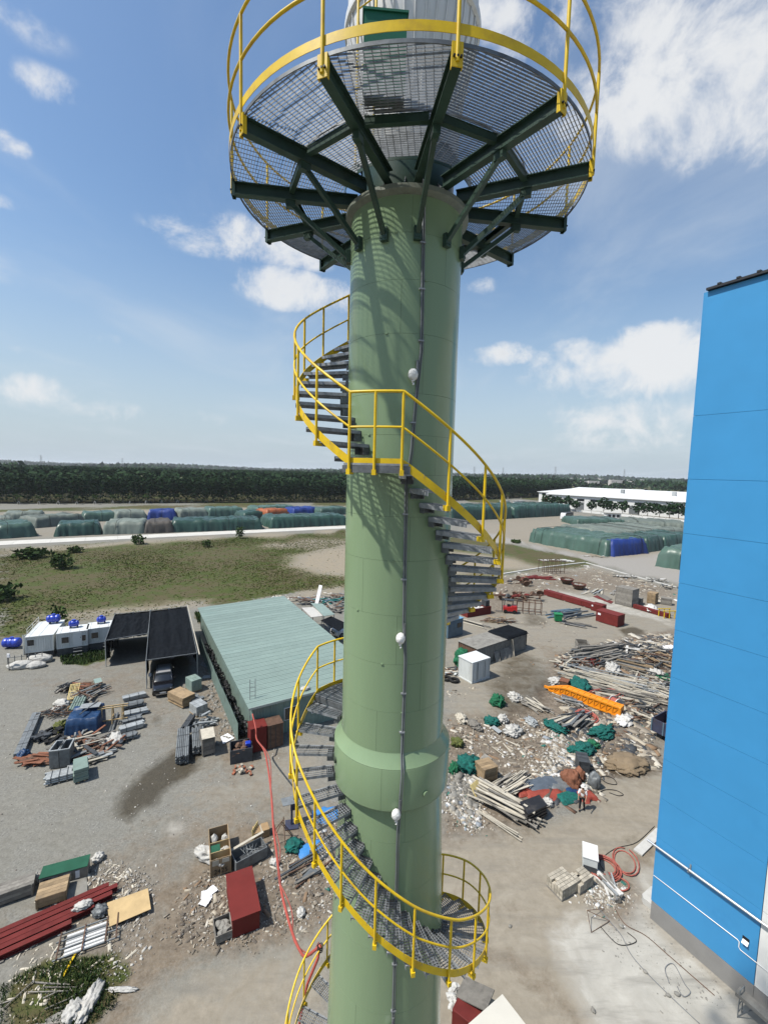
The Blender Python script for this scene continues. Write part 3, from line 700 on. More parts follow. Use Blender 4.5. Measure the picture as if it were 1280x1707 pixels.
    col = mix(msk('road', .2, .5), col, road)
    col = mix(msk('dirt', .3, 1.3), col, dirt)
    col = mix(msk('white', .25, 1.0), col, white)
    col = mix(msk('rubble', .3, 1.2), col, rub)
    col = mix(msk('grass', .12, 1.1), col, grass)
    col = mix(msk('bare', .5, 1.6), col, bare)
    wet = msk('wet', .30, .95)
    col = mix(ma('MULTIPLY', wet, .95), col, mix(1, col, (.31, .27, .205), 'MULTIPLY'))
    L.new(col, b.inputs['Base Color'])
    L.new(ma('SUBTRACT', .92, ma('MULTIPLY', wet, .35)), b.inputs['Roughness']); b.inputs['Specular IOR Level'].default_value = .25
    bp = N.new('ShaderNodeBump'); bp.inputs['Strength'].default_value = .75; bp.inputs['Distance'].default_value = .07
    hgt = ma('ADD', ma('MULTIPLY', mid, 1.0), ma('MULTIPLY', fine, .35))
    flatk = ma('SUBTRACT', 1.0, ma('MULTIPLY', ma('MAXIMUM', cd['conc'], cd['white']), .85))
    L.new(ma('MULTIPLY', hgt, flatk), bp.inputs['Height']); L.new(bp.outputs[0], b.inputs['Normal'])
    o = bpy.data.objects.new('ground', me); COL.objects.link(o); me.materials.append(m); kind(o, 'structure')
build_ground()

# white concrete road past the covered stacks
def build_road():
    d = (Vector((-14.4, 168.6, 0)) - Vector((-100.5, 116.3, 0))).normalized(); q = Vector((-d.y, d.x, 0))
    p0 = Vector((-100.5, 116.3, 0)) - d * 200; L = 340; w = 7.4
    r = thing('road', 'x', 'x', p0, math.atan2(d.y, d.x)); del r['label']; del r['category']; kind(r, 'structure')
    cm = MAT('road_concrete', (.56, .545, .50), .85, .10, .4, .2, 6, dirt=.2, dirtrgb=(.38, .35, .30))
    n = 42
    for k in range(n):
        mb = MB(); mb.box(k * L / n + .02, (k + 1) * L / n - .02, 0, w, -.1, .06); mb.build('slab', cm, r)
build_road()

# ------------------------------------------------------------------ vegetation
def leafmat(name, c1, c2, dry=None):
    m = bpy.data.materials.new(name); m.use_nodes = True; nt = m.node_tree; N = nt.nodes; L = nt.links; b = N['Principled BSDF']
    geo = N.new('ShaderNodeNewGeometry'); n = N.new('ShaderNodeTexNoise'); n.inputs['Scale'].default_value = .35; n.inputs['Detail'].default_value = 4; L.new(geo.outputs['Position'], n.inputs[0])
    ad = N.new('ShaderNodeMath'); ad.operation = 'ADD'; L.new(n.outputs[0], ad.inputs[0])
    mu = N.new('ShaderNodeMath'); mu.operation = 'MULTIPLY_ADD'; L.new(geo.outputs['Random Per Island'], mu.inputs[0]); mu.inputs[1].default_value = .5; mu.inputs[2].default_value = -.25; L.new(mu.outputs[0], ad.inputs[1])
    mr = N.new('ShaderNodeMapRange'); mr.inputs[1].default_value = .25; mr.inputs[2].default_value = .75; L.new(ad.outputs[0], mr.inputs[0])
    mx = N.new('ShaderNodeMix'); mx.data_type = 'RGBA'; mx.inputs[6].default_value = (*c1, 1); mx.inputs[7].default_value = (*c2, 1); L.new(mr.outputs[0], mx.inputs[0])
    L.new(mx.outputs[2], b.inputs['Base Color']); b.inputs['Roughness'].default_value = .8; b.inputs['Specular IOR Level'].default_value = .06
    return m
LEAF_F = leafmat('plantation_leaves', (.012, .030, .012), (.022, .046, .018))
LEAF_S = leafmat('shrub_leaves', (.020, .040, .014), (.065, .098, .030))
LEAF_G = leafmat('grass_blades', (.042, .060, .012), (.092, .104, .026))
BARK = MAT('bark', (.12, .10, .08), .9, .3, 4)
LIME = MAT('limewashed_trunk', (.62, .61, .57), .85, .15, 6)

def cards(C, S, rs, up=.25):
    """n leaf cards (quads) at centres C with sizes S; returns vertex and face arrays"""
    n = len(C); d = rs.normal(size=(n, 3)); d[:, 2] += up; d /= np.linalg.norm(d, axis=1)[:, None]
    t = rs.normal(size=(n, 3)); t -= (t * d).sum(1)[:, None] * d; t /= np.linalg.norm(t, axis=1)[:, None]; s = np.cross(d, t)
    a = (S * rs.uniform(.7, 1.2, n))[:, None]; b = (S * rs.uniform(.4, .8, n))[:, None]
    V = np.stack([C - t * a, C - s * b * .9 + t * a * .1, C + t * a, C + s * b * .9 + t * a * .1], 1)
    return V.reshape(-1, 3), np.arange(4 * n).reshape(n, 4)
def npmesh(name, parts, mat):
    V = []; F = []; o = 0
    for v, f in parts: V.append(v); F.append(f + o); o += len(v)
    V = np.concatenate(V); F = np.concatenate(F)
    me = bpy.data.meshes.new(name); me.vertices.add(len(V)); me.vertices.foreach_set('co', V.astype(np.float32).ravel())
    k = F.shape[1]
    me.loops.add(F.size); me.loops.foreach_set('vertex_index', F.astype(np.int32).ravel()); me.polygons.add(len(F)); me.polygons.foreach_set('loop_start', np.arange(0, F.size, k)); me.update(calc_edges=True)
    me.materials.append(mat); return me
def along(poly, s):
    """point and normal at distance s along a polyline"""
    for (a, b) in zip(poly, poly[1:]):
        a, b = np.array(a, float), np.array(b, float); l = np.linalg.norm(b - a)
        if s <= l or b is poly[-1]: d = (b - a) / l; return a + d * s, np.array([-d[1], d[0]])
        s -= l
    return a + d * (l + s), np.array([-d[1], d[0]])
FOREST_EDGE = [(-470, 108), (-200, 234), (-30, 307), (60, 366), (165, 462), (230, 560)]
def build_forest():
    rs = np.random.RandomState(11); parts = []; tr = []
    tot = sum(math.dist(a, b) for a, b in zip(FOREST_EDGE, FOREST_EDGE[1:]))
    for row, (off, dens) in enumerate(((0, 300), (6, 200), (13, 130), (21, 100), (30, 90), (40, 80), (52, 70))):
        s = rs.uniform(0, 3)
        while s < tot:
            p, n = along(FOREST_EDGE, s); p = p + n * (off + rs.uniform(-1.4, 1.4))
            h = rs.uniform(15.2, 17.4); cz = h * .62
            k = int(dens * rs.uniform(.8, 1.2))
            u = rs.normal(size=(k, 3)); u /= np.linalg.norm(u, axis=1)[:, None]; rr = rs.uniform(.45, 1, k)[:, None] ** .5
            C = u * rr * np.array([3.4, 3.4, h * .36]); C[:, 2] += cz; C[:, :2] += p
            if row == 0: C[:, 2] -= np.maximum(0, rs.uniform(-6, 5, k))
            parts.append(cards(C, np.full(k, .95 if row < 2 else 1.4), rs, 1.3))
            if row < 3: tr.append((p[0], p[1], h * .5))
            s += rs.uniform(3.8, 5.6) * (1 + off / 40)
    # canopy stretching back over the plantation
    for _ in range(5200):
        s = rs.uniform(0, tot); off = 55 + 480 * rs.uniform() ** 1.3; p, n = along(FOREST_EDGE, s); p = p + n * off
        k = 9; C = np.column_stack([p[0] + rs.normal(size=k) * 3.0, p[1] + rs.normal(size=k) * 3.0, 15.7 + rs.normal(size=k) * .6])
        parts.append(cards(C, np.full(k, 2.6), rs, 1.2))
    me = npmesh('plantation', parts, LEAF_F); o = bpy.data.objects.new('plantation_canopy', me); COL.objects.link(o)
    kind(o, 'stuff'); tag(o, 'dark green wall of plantation trees behind the covered stacks', 'forest')
    mb = MB()
    for (x, y, h) in tr: mb.tube([(x, y, -.2), (x + rs.uniform(-.3, .3), y, h)], .17, 5, False, .1)
    mb.build('trunks', BARK, o)
build_forest()
def build_far():
    """hedges, woods and the pale town out to the horizon"""
    rs = np.random.RandomState(21); parts = []
    def band(x0, y0, x1, y1, depth, h, n, sz):
        t = rs.uniform(size=n); C = np.column_stack([x0 + (x1 - x0) * t, y0 + (y1 - y0) * t + depth * rs.uniform(size=n), h * (rs.uniform(size=n) ** .5) * (.8 + .35 * np.sin(t * 37))])
        parts.append(cards(C, np.full(n, sz), rs, .6))
    band(330, 420, 760, 360, 60, 17, 2600, 3.0); band(420, 640, 1100, 700, 80, 15, 2200, 4.0); band(250, 760, 1500, 980, 110, 14, 2600, 5.5)
    band(-900, 1250, 2600, 1500, 160, 18, 4200, 9); band(-2600, 2300, 4200, 2500, 260, 24, 4200, 15); band(-4500, 4200, 7000, 4200, 500, 24, 4200, 24); band(-900, 700, -350, 420, 60, 18, 1800, 4)
    me = npmesh('far_woods', parts, LEAF_F); o = bpy.data.objects.new('far_woods', me); COL.objects.link(o); kind(o, 'stuff'); tag(o, 'distant belts of trees on the horizon', 'woodland')
    mb = MB()
    for k in range(420):
        x = rs.uniform(-300, 3300); y = rs.uniform(1100, 2600); w = rs.uniform(8, 36); h = rs.uniform(5, 15)
        if x / y < .12: continue
        mb.box(x, x + w, y, y + rs.uniform(8, 20), 0, h)
    o = mb.build('far_town', MAT('far_town_walls', (.62, .60, .57), .8, .2, .05, rgb2=(.45, .40, .38), world=True)); kind(o, 'stuff'); tag(o, 'scatter of tiny pale houses towards the horizon on the right', 'town')
build_far()
def small_tree(seed, h=6.2):
    rs = np.random.RandomState(seed); parts = []; k = 210
    C = []
    for _ in range(11):
        a = rs.uniform(0, 6.28); l = rs.uniform(1.0, 2.1); e = rs.uniform(.1, .9)
        for q in range(18):
            t = (q + 1) / 18; C.append((math.cos(a) * l * t, math.sin(a) * l * t, h * .68 + l * e * t * 1.4 - 1.3 * t * t + rs.normal() * .12))
    C = np.array(C) + rs.normal(size=(len(C), 3)) * .14
    crown = npmesh('crown', [cards(C, np.full(len(C), .36), rs)], LEAF_S)
    mb = MB(); mb.tube([(0, 0, -.1), (.05, .02, h * .35), (.0, .0, h * .75)], .14, 7, True, .07); trunk = mb.mesh('trunk', True)
    mb = MB()
    for a in (0, 2.1, 4.2): mb.cyl((1.0 * math.cos(a), 1.0 * math.sin(a), 0), (.1 * math.cos(a), .1 * math.sin(a), 1.9), .07, 5)
    return crown, trunk, mb.mesh('stake')
def build_roadside_trees():
    kinds = [small_tree(s) for s in (1, 2, 3)]
    spots = [(32, 841), (65.5, 841), (98, 841), (129, 841), (159, 841), (189, 840), (217, 840), (244, 839.5), (270, 839), (296, 838.5), (320, 838), (344, 837.5), (367, 837), (389, 836.5), (412, 836), (450, 836), (473, 835.5), (510, 835), (527, 835), (548, 834.5), (565, 834),
             (760, 834), (772, 833.5), (785, 833), (795, 833), (806, 832.5), (818, 832), (846, 832), (868, 832)]
    for i, (px, py) in enumerate(spots):
        p = G(px, py); cr, tr, st = kinds[i % 3]
        side = 'left of the chimney' if px < 600 else 'right of the chimney'
        k = i if px < 600 else i - 21
        t = thing('roadside_tree', f'young staked tree before the dark plantation, {["first","second","third","fourth","fifth","sixth","seventh","eighth","ninth","tenth","eleventh","twelfth","thirteenth","fourteenth","fifteenth","sixteenth","seventeenth","eighteenth","nineteenth","twentieth","twenty-first"][k]} {"from photo edge" if px<600 else "from the chimney rightwards"}', 'tree', p, i * 1.9, 'young trees along the plantation')
        s = rnd.uniform(.85, 1.15); t.scale = (s, s, s)
        link('trunk', tr, BARK, t); link('crown', cr, LEAF_S, t); link('stake', st, LIME, t)
    mbp = MB(); mbp.cyl((0, 0, 0), (0, 0, 10.5), .13, 8, .07); mp = mbp.mesh('pole', True)
    mba = MB(); mba.cyl((0, 0, 10.4), (1.8, 0, 11.0), .05, 6); mba.box(1.5, 2.3, -.13, .13, 10.95, 11.06); ma_ = mba.mesh('lamp_arm')
    pm = MAT('pole_grey', (.35, .35, .34), .6)
    for k, (px, py, where) in enumerate(((112.5, 835, 'first from the photo edge'), (227.5, 834, 'second from the photo edge'), (327, 833, 'third from the photo edge'), (415, 833, 'fourth from the photo edge'), (491, 833, 'fifth from the photo edge'), (560.5, 833, 'nearest to the chimney on its left'), (780, 832, 'nearest to the chimney on its right'), (823, 831, 'seen through the stair rail'))):
        t = thing('street_lamp', f'thin grey lamp pole against the dark plantation, {where}', 'street lamp', G(px, py), 1.2, 'lamp poles along the plantation')
        link('pole', mp, pm, t); link('lamp_arm', ma_, pm, t)
    # lattice pylons on the horizon
    for (px, Yd, h, where) in ((578, 1500, 42, 'x'), (790, 1700, 48, 'pylon just right of the chimney, seen above the stair rail'), (838, 1900, 50, 'pylon above the top of the curved stair rail'), (925, 1500, 52, 'tallest pylon, midway between chimney and blue building'), (1040, 1800, 55, 'pylon nearest the blue building on the horizon'), (70, 1500, 45, 'pylon near the left photo edge above the plantation'), (205, 1700, 46, 'pylon above the plantation, second from the left photo edge')):
        if where == 'x': continue
        d = ray(px, 790); p = Vector((d.x / d.y * Yd, Yd, 0)); t = thing('pylon', f'thin grey lattice power {where}', 'pylon', p, .4, 'power pylons on the horizon')
        mb = MB(); b = 4.0
        for sx, sy in ((-1, -1), (1, -1), (1, 1), (-1, 1)): mb.bar((sx * b, sy * b, 0), (sx * .5, sy * .5, h), .35)
        for q in range(7):
            z0, z1 = h * q / 7, h * (q + 1) / 7; w0, w1 = b + (.5 - b) * q / 7, b + (.5 - b) * (q + 1) / 7
            mb.bar((-w0, -w0, z0), (w1, -w1, z1), .2); mb.bar((w0, -w0, z0), (-w1, -w1, z1), .2)
        mb.build('lattice', pm, t)
        mb = MB()
        for zz in (.72, .84, .96): mb.bar((-6, 0, h * zz), (6, 0, h * zz), .4)
        mb.build('cross_arm', pm, t)
build_roadside_trees()
def build_grass():
    rs = np.random.RandomState(5)
    def inpoly(n, poly):
        poly = np.array(poly); lo, hi = poly.min(0), poly.max(0); out = []
        while len(out) < n:
            c = rs.uniform(lo, hi, size=(n * 2, 2)); c = c[poly_sd(c, [tuple(q) for q in poly]) > 0]; out += list(c)
        return np.array(out[:n])
    def tuft(C2, h, w):
        n = len(C2); a = rs.uniform(0, 6.28, n); dx = np.stack([np.cos(a), np.sin(a)], 1) * w[:, None]
        le = rs.normal(size=(n, 2)) * h[:, None] * .35
        b0 = np.column_stack([C2 - dx, np.zeros(n)]); b1 = np.column_stack([C2 + dx, np.zeros(n)]); t = np.column_stack([C2 + le, h])
        return np.stack([b0, b1, t], 1).reshape(-1, 3), np.arange(3 * n).reshape(n, 3)
    field = pix((0, 915), (300, 899), (575, 886), (700, 892), (700, 975), (575, 980), (480, 988), (345, 1008), (185, 1026), (0, 1062))
    bare = [pix((490, 925), (575, 908), (720, 915), (720, 965), (575, 962), (520, 955), (480, 945)), pix((0, 928), (90, 919), (260, 906), (420, 896), (560, 889), (560, 884), (300, 897), (100, 910), (0, 913))]
    C = inpoly(75000, field)
    for b in bare: C = C[(poly_sd(C, b) < 0) | (rs.uniform(size=len(C)) < .12)]
    k = len(C); nz = np.sin(C[:, 0] * .21 + 1.3 * np.sin(C[:, 1] * .13)) + np.sin(C[:, 1] * .17 + C[:, 0] * .05)
    keep = rs.uniform(size=k) < np.clip(.55 + .35 * nz, .12, 1); C = C[keep]; k = len(C)
    v, f = tuft(C, rs.uniform(.03, .17, k), rs.uniform(.08, .22, k))
    o = bpy.data.objects.new('field_grass', npmesh('field_grass', [(v, f)], LEAF_G)); COL.objects.link(o); kind(o, 'stuff'); tag(o, 'rough green and brown grass of the open field on the left', 'grass')
    C = inpoly(9000, pix((0, 1645), (60, 1612), (140, 1597), (205, 1590), (215, 1620), (190, 1680), (130, 1730), (0, 1790))); k = len(C)
    nz = np.sin(C[:, 0] * 1.9) + np.sin(C[:, 1] * 2.3 + C[:, 0]); C = C[rs.uniform(size=k) < np.clip(.5 + .4 * nz, .05, 1)]; k = len(C)
    v, f = tuft(C, rs.uniform(.05, .26, k), rs.uniform(.012, .035, k))
    o = bpy.data.objects.new('corner_weeds', npmesh('corner_weeds', [(v, f)], LEAF_S)); COL.objects.link(o); kind(o, 'stuff'); tag(o, 'low green weeds at the lower left corner of the yard', 'weeds')
    C = np.concatenate([inpoly(1500, pix((100, 1096), (130, 1086), (182, 1084), (185, 1096), (140, 1108), (105, 1108))), inpoly(900, pix((325, 1022), (350, 1017), (352, 1033), (330, 1038)))]); k = len(C)
    v, f = tuft(C, rs.uniform(.1, .5, k), rs.uniform(.04, .1, k))
    o = bpy.data.objects.new('yard_weeds', npmesh('yard_weeds', [(v, f)], LEAF_S)); COL.objects.link(o); kind(o, 'stuff'); tag(o, 'green weeds in front of the white office containers', 'weeds')
    # field shrubs
    for (px, py, r, h, lab) in ((52, 930, 3.0, 2.2, 'wide dark shrub in the left field near the white road'), (105, 948, 2.2, 3.2, 'rounded dark green shrub in the left field'), (2, 1000, 2.2, 2.6, 'dark green shrub cut by the left photo edge'), (232, 907, 1.8, 2.6, 'pale bushy sapling beside the white road, left of the chimney'), (400, 897, 1.5, 3.6, 'slim dark shrub beside the white road'), (345, 912, 1.2, 2.0, 'small dark shrub in the field below the slim one'), (98, 1052, 1.1, 3.3, 'dark conical cypress shrub behind the white office containers'), (126, 921, 1.6, 1.5, 'low bush near the white road, left part of the field'), (860, 905, 1.5, 1.0, 'low bush beside the road right of the chimney')):
        t = thing('shrub', lab, 'shrub', G(px, py), 0, 'shrubs in the field'); n = 260
        u = rs.normal(size=(n, 3)); u /= np.linalg.norm(u, axis=1)[:, None]; rr = rs.uniform(.3, 1, n)[:, None] ** .6
        lob = 1 + .35 * np.sin(u[:, :1] * 5 + px) * np.cos(u[:, 1:2] * 4)
        C = u * rr * lob * np.array([r, r, h * .5]); C[:, 2] += h * .52
        me = npmesh('foliage', [cards(C, np.full(n, .34 * max(r, 1.2) / 1.5), rs)], LEAF_S); link('foliage', me, LEAF_S, t)
        mb = MB(); mb.cyl((0, 0, -.1), (0, 0, h * .6), .09, 6, .04); mb.build('stem', BARK, t)
build_grass()
# ------------------------------------------------------------------ more materials
def mm(n, *a, **k): M[n] = MAT(n, *a, **k); return M[n]
mm('blue_panel', (.045, .262, .53), .42, .045, .6, spec=.4, dirt=.05, dirtrgb=(.03, .20, .45), world=True)
mm('white_panel', (.70, .70, .68), .45, .04, .8, world=True)
mm('grey_base', (.235, .23, .22), .8, .10, 1.2, dirt=.15, dirtrgb=(.17, .165, .15), world=True)
mm('dark_trim', (.025, .025, .028), .5); mm('joint_dark', (.012, .07, .16), .8)
mm('pipe_steel', (.62, .63, .64), .28, .1, 4, metal=.7); mm('white_tube', (.82, .82, .80), .35, .03)
mm('roof_green', (.232, .305, .268), .42, .10, .7, spec=.5, dirt=.25, dirtrgb=(.20, .28, .25), streak=False, objvar=.05)
mm('wall_green', (.20, .27, .235), .6, .12, 1.5, dirt=.3, dirtrgb=(.14, .15, .12))
mm('glass_dark', (.015, .018, .022), .12, .1, spec=.7)
mm('net_black', (.009, .011, .014), .95, .4, 2.2, bump=.5, bscale=9, spec=.05)
mm('cont_white', (.60, .62, .60), .5, .08, 1.5, dirt=.3, dirtrgb=(.36, .34, .30), streak=True)
mm('cont_roof', (.66, .68, .67), .5, .08, 1.5, dirt=.2, dirtrgb=(.42, .40, .36))
mm('tank_blue', (.012, .045, .42), .35, .08, 2, spec=.6)
mm('sack_white', (.46, .45, .42), .75, .25, 3.5, bump=.8, bscale=7, dirt=.4, dirtrgb=(.40, .37, .32))
mm('car_black', (.008, .008, .010), .18, .1, coat=.6, spec=.6); mm('car_white', (.72, .72, .72), .25, .04, coat=.5); mm('rubber', (.012, .012, .012), .85)
mm('plate_white', (.7, .7, .68), .5); mm('chrome', (.6, .6, .62), .2, metal=.9)
mm('wood', (.30, .215, .125), .8, .25, 2.5, dirt=.3, dirtrgb=(.15, .12, .09), objvar=.22)
mm('wood_grey', (.215, .20, .175), .85, .25, 3, dirt=.3, dirtrgb=(.10, .09, .08), objvar=.28)
mm('wood_pale', (.47, .43, .35), .8, .18, 3, dirt=.25, dirtrgb=(.24, .20, .16), objvar=.2)
mm('plywood', (.50, .36, .18), .7, .16, 1.6, dirt=.25, dirtrgb=(.30, .21, .11))
mm('ply_yellow', (.62, .50, .22), .7, .14, 1.2)
mm('red_oxide', (.145, .024, .021), .65, .18, 2, spec=.15, dirt=.2, dirtrgb=(.11, .035, .028), objvar=.12)
mm('red_box', (.155, .026, .022), .65, .10, 1.5, spec=.12, dirt=.15, dirtrgb=(.15, .045, .035))
mm('rust', (.135, .078, .052), .85, .35, 4, dirt=.4, dirtrgb=(.07, .045, .035), objvar=.2)
mm('orange_rust', (.205, .085, .048), .85, .3, 3, objvar=.1)
mm('steel_grey', (.20, .215, .22), .55, .25, 4, metal=.3, objvar=.22, dirt=.25, dirtrgb=(.11, .10, .09))
mm('steel_pale', (.38, .40, .40), .5, .2, 4, metal=.25, objvar=.2, dirt=.2, dirtrgb=(.2, .19, .17))
mm('steel_dark', (.055, .06, .065), .6, .3, 3, objvar=.25)
mm('crane_orange', (.78, .27, .012), .45, .12, 2, dirt=.25, dirtrgb=(.35, .15, .04))
mm('net_teal', (.006, .105, .088), .85, .45, 5, bump=1.0, bscale=10, dirt=.35, dirtrgb=(.01, .06, .055))
mm('net_green', (.012, .12, .055), .85, .45, 5, bump=1.0, bscale=10)
mm('tarp_blue', (.014, .045, .115), .45, .3, 1.2, bump=.6, bscale=3); mm('tarp_bright', (.05, .22, .52), .5, .2, 1.2, bump=.5, bscale=3)
mm('tarp_red', (.28, .055, .036), .6, .25, 1.5, bump=.6, bscale=4); mm('tarp_slate', (.09, .11, .135), .5, .3, 1.2, bump=.6, bscale=3)
mm('tarp_green', (.060, .108, .086), .38, .25, .25, bump=.5, bscale=1.1, dirt=.35, dirtrgb=(.075, .115, .095), objvar=.18, world=True)
mm('tarp_dark', (.034, .075, .060), .36, .3, .25, bump=.5, bscale=1.1, dirt=.3, dirtrgb=(.04, .07, .06), objvar=.15, world=True)
mm('tarp_grey', (.15, .175, .15), .6, .25, .25, bump=.5, bscale=1.1, dirt=.4, dirtrgb=(.08, .12, .10), objvar=.15, world=True)
mm('tarp_brown', (.085, .075, .065), .6, .3, .3, bump=.5, bscale=1.1, world=True)
mm('tarp_royal', (.016, .040, .20), .5, .25, .3, bump=.5, bscale=1.1, world=True)
mm('tarp_orange', (.34, .10, .035), .5, .2, .3, bump=.5, bscale=1.1, world=True)
mm('hose_red', (.42, .085, .062), .5, .1, 3); mm('hose_pink', (.36, .10, .075), .6, .25, 3)
mm('brick', (.40, .36, .29), .85, .2, 6, objvar=.25); mm('brick_red', (.30, .11, .06), .85, .25, 6, objvar=.25)
mm('concrete_new', (.50, .49, .46), .85, .10, 3, dirt=.15, dirtrgb=(.34, .33, .30)); mm('concrete_old', (.24, .23, .205), .9, .2, 2, dirt=.4, dirtrgb=(.12, .11, .095))
mm('sand', (.22, .165, .105), .95, .2, 1.5, bump=.6, bscale=14, dirt=.3, dirtrgb=(.17, .125, .08))
mm('paper', (.78, .78, .80), .7, .06, 6); mm('cardboard', (.33, .22, .115), .8, .15, 3); mm('cloth_teal', (.01, .15, .14), .8, .3, 4, bump=.6)
mm('green_box', (.022, .095, .056), .6, .15, 2, spec=.15); mm('bin_green', (.012, .20, .07), .45, .1); mm('blue_grey', (.10, .16, .21), .5, .12, 2, dirt=.2, dirtrgb=(.08, .10, .11))
mm('blue_roof', (.14, .30, .46), .5, .1); mm('navy_paint', (.045, .05, .085), .5, .2, 2, dirt=.3, dirtrgb=(.07, .055, .05))
mm('skin', (.30, .17, .11), .6, .05); mm('shirt_white', (.72, .72, .72), .8, .06); mm('trousers_black', (.012, .012, .016), .8, .2); mm('helmet', (.75, .74, .70), .4, .03)
mm('foam', (.60, .59, .56), .85, .25, 5, dirt=.4, dirtrgb=(.33, .31, .27)); mm('cable_black', (.02, .02, .02), .6)

def litter(name, stops):
    m = bpy.data.materials.new(name); m.use_nodes = True; nt = m.node_tree; N = nt.nodes; L = nt.links; b = N['Principled BSDF']
    g = N.new('ShaderNodeNewGeometry'); r = N.new('ShaderNodeValToRGB'); r.color_ramp.interpolation = 'CONSTANT'
    while len(r.color_ramp.elements) < len(stops): r.color_ramp.elements.new(.5)
    for e, (p, c) in zip(r.color_ramp.elements, stops): e.position = p; e.color = (*c, 1)
    L.new(g.outputs['Random Per Island'], r.inputs[0])
    n = N.new('ShaderNodeTexNoise'); n.inputs['Scale'].default_value = 14; L.new(g.outputs['Position'], n.inputs[0]); mr = N.new('ShaderNodeMapRange'); mr.inputs[3].default_value = .65; mr.inputs[4].default_value = 1.25; L.new(n.outputs[0], mr.inputs[0])
    h = N.new('ShaderNodeHueSaturation'); L.new(r.outputs[0], h.inputs['Color']); L.new(mr.outputs[0], h.inputs['Value']); L.new(h.outputs[0], b.inputs['Base Color']); b.inputs['Roughness'].default_value = .85; b.inputs['Specular IOR Level'].default_value = .2
    M[name] = m
litter('litter_pale', [(0, (.40, .385, .35)), (.25, (.29, .265, .22)), (.45, (.50, .49, .47)), (.56, (.20, .17, .135)), (.76, (.34, .30, .24)), (.9, (.22, .24, .26)), (.96, (.03, .12, .10))])
litter('litter_stone', [(0, (.32, .30, .27)), (.3, (.22, .205, .18)), (.6, (.40, .385, .35)), (.85, (.16, .14, .12))])
litter('litter_wood', [(0, (.24, .21, .17)), (.25, (.14, .12, .095)), (.45, (.34, .30, .235)), (.62, (.10, .085, .07)), (.78, (.20, .135, .085)), (.9, (.42, .39, .33))])
mm('weed', (.055, .085, .02), .8, .4, 6, bump=1.0, bscale=12, rgb2=(.14, .14, .035))

# ------------------------------------------------------------------ blue factory building
def build_blue():
    P0 = (13.885, 20.642, 0); rz = math.atan2(-.8699, .4932)
    t = thing('factory_building', 'tall bright blue panelled factory building at the right photo edge', 'building', P0, rz)
    mb = MB(); mb.box(.03, 24, .06, 16, -.05, 30.18); mb.build('wall_core', M['joint_dark'], t)
    zs = [.97, 4.38, 6.43, 8.45, 10.55, 12.6, 14.9, 17.16, 19.5, 22.0, 24.85, 30.22]
    for z0, z1 in zip(zs, zs[1:]):
        mb = MB(); mb.box(0, 4.235, 0, .058, z0 + .006, z1 - .006); mb.build('blue_panel', M['blue_panel'], t)
        mb = MB(); mb.box(4.26, 24, 0.0, .058, z0 + .012, z1 - .012); mb.build('white_panel', M['white_panel'], t)
        mb = MB(); mb.box(-.03, -.002, .0, 16, z0 + .012, z1 - .012); mb.build('end_panel', M['blue_panel'], t)
    mb = MB(); mb.box(-.002, 4.25, -.012, .05, -.05, .95); mb.build('base_course', M['grey_base'], t)
    mb = MB(); mb.box(4.262, 24, -.012, .05, -.05, .95); mb.build('base_course', M['grey_base'], t)
    r = MB(); r.box(.12, 24, -.16, 16.2, 30.24, 30.34).build('roof_edge', M['dark_trim'], t)
    roof = [o for o in t.children if o.name.startswith('roof_edge')][0]
    for k in range(34):
        mb = MB(); mb.box(.55 + k * .7, .68 + k * .7, -.18, .6, 30.342, 30.41); mb.build('roof_cap', M['dark_trim'], roof)
    # vent opening with its pale hood
    mb = MB(); mb.box(3.70, 3.95, -.006, -.001, 2.50, 2.76); v = mb.build('vent_opening', M['black'], t)
    mb = MB(); mb.add([(3.72, -.012, 2.50), (3.94, -.012, 2.50), (3.94, -.14, 2.50), (3.72, -.14, 2.50), (3.72, -.012, 2.62), (3.94, -.012, 2.62)], [(0, 1, 2, 3), (3, 2, 5, 4), (0, 3, 4), (1, 5, 2)]); mb.build('hood', M['white_panel'], v)
    p = thing('wall_pipe', 'thick silver pipe running along the foot of the blue wall', 'pipe', P0, rz)
    mb = MB(); mb.cyl((-.35, -.16, 4.0), (24, -.16, 4.0), .055, 12); mb.build('pipe_run', M['pipe_steel'], p, smooth=True)
    for x in (1.55, 4.6, 7.6):
        mb = MB(); mb.box(x - .03, x + .03, -.22, .0, 3.90, 3.94); mb.box(x - .03, x + .03, -.03, -.002, 3.75, 4.2); mb.build('bracket', M['galv'], p)
        mb = MB(); mb.cyl((x - .02, -.16, 4.0), (x + .02, -.16, 4.0), .066, 12); mb.build('clamp', M['galvd'], p)
    q = thing('thin_wall_tube', 'thin white tube with a kink low on the blue wall', 'pipe', P0, rz)
    mb = MB(); mb.tube([(-.0, -.03, 2.34), (3.55, -.03, 2.40), (3.62, -.03, 2.36), (3.62, -.03, 2.12), (3.69, -.03, 2.05), (12, -.03, 2.05)], .018, 8); mb.build('tube', M['white_tube'], q, smooth='all')
    # trestle with a concrete beam at the wall foot
    b = thing('beam_trestle', 'grey beam resting on a rusty frame at the foot of the blue wall', 'trestle', P0, rz)
    mb = MB(); mb.box(4.0, 8.0, -1.02, -.62, .86, 1.02); mb.build('beam', M['concrete_old'], b)
    for x in (4.15, 6.8):
        for y in (-1.0, -.64):
            mb = MB(); mb.cyl((x, y, 0), (x, y, 1.25), .02, 6); mb.build('leg', M['steel_grey'], b)
        for z in (.25, .6, .84, 1.22):
            mb = MB(); mb.cyl((x, -1.0, z), (x, -.64, z), .016, 6); mb.build('crossbar', M['steel_grey'], b)
        mb = MB(); mb.bar((x, -1.0, .05), (x + .5, -.64, .84), .03); mb.build('brace', M['steel_grey'], b)
build_blue()

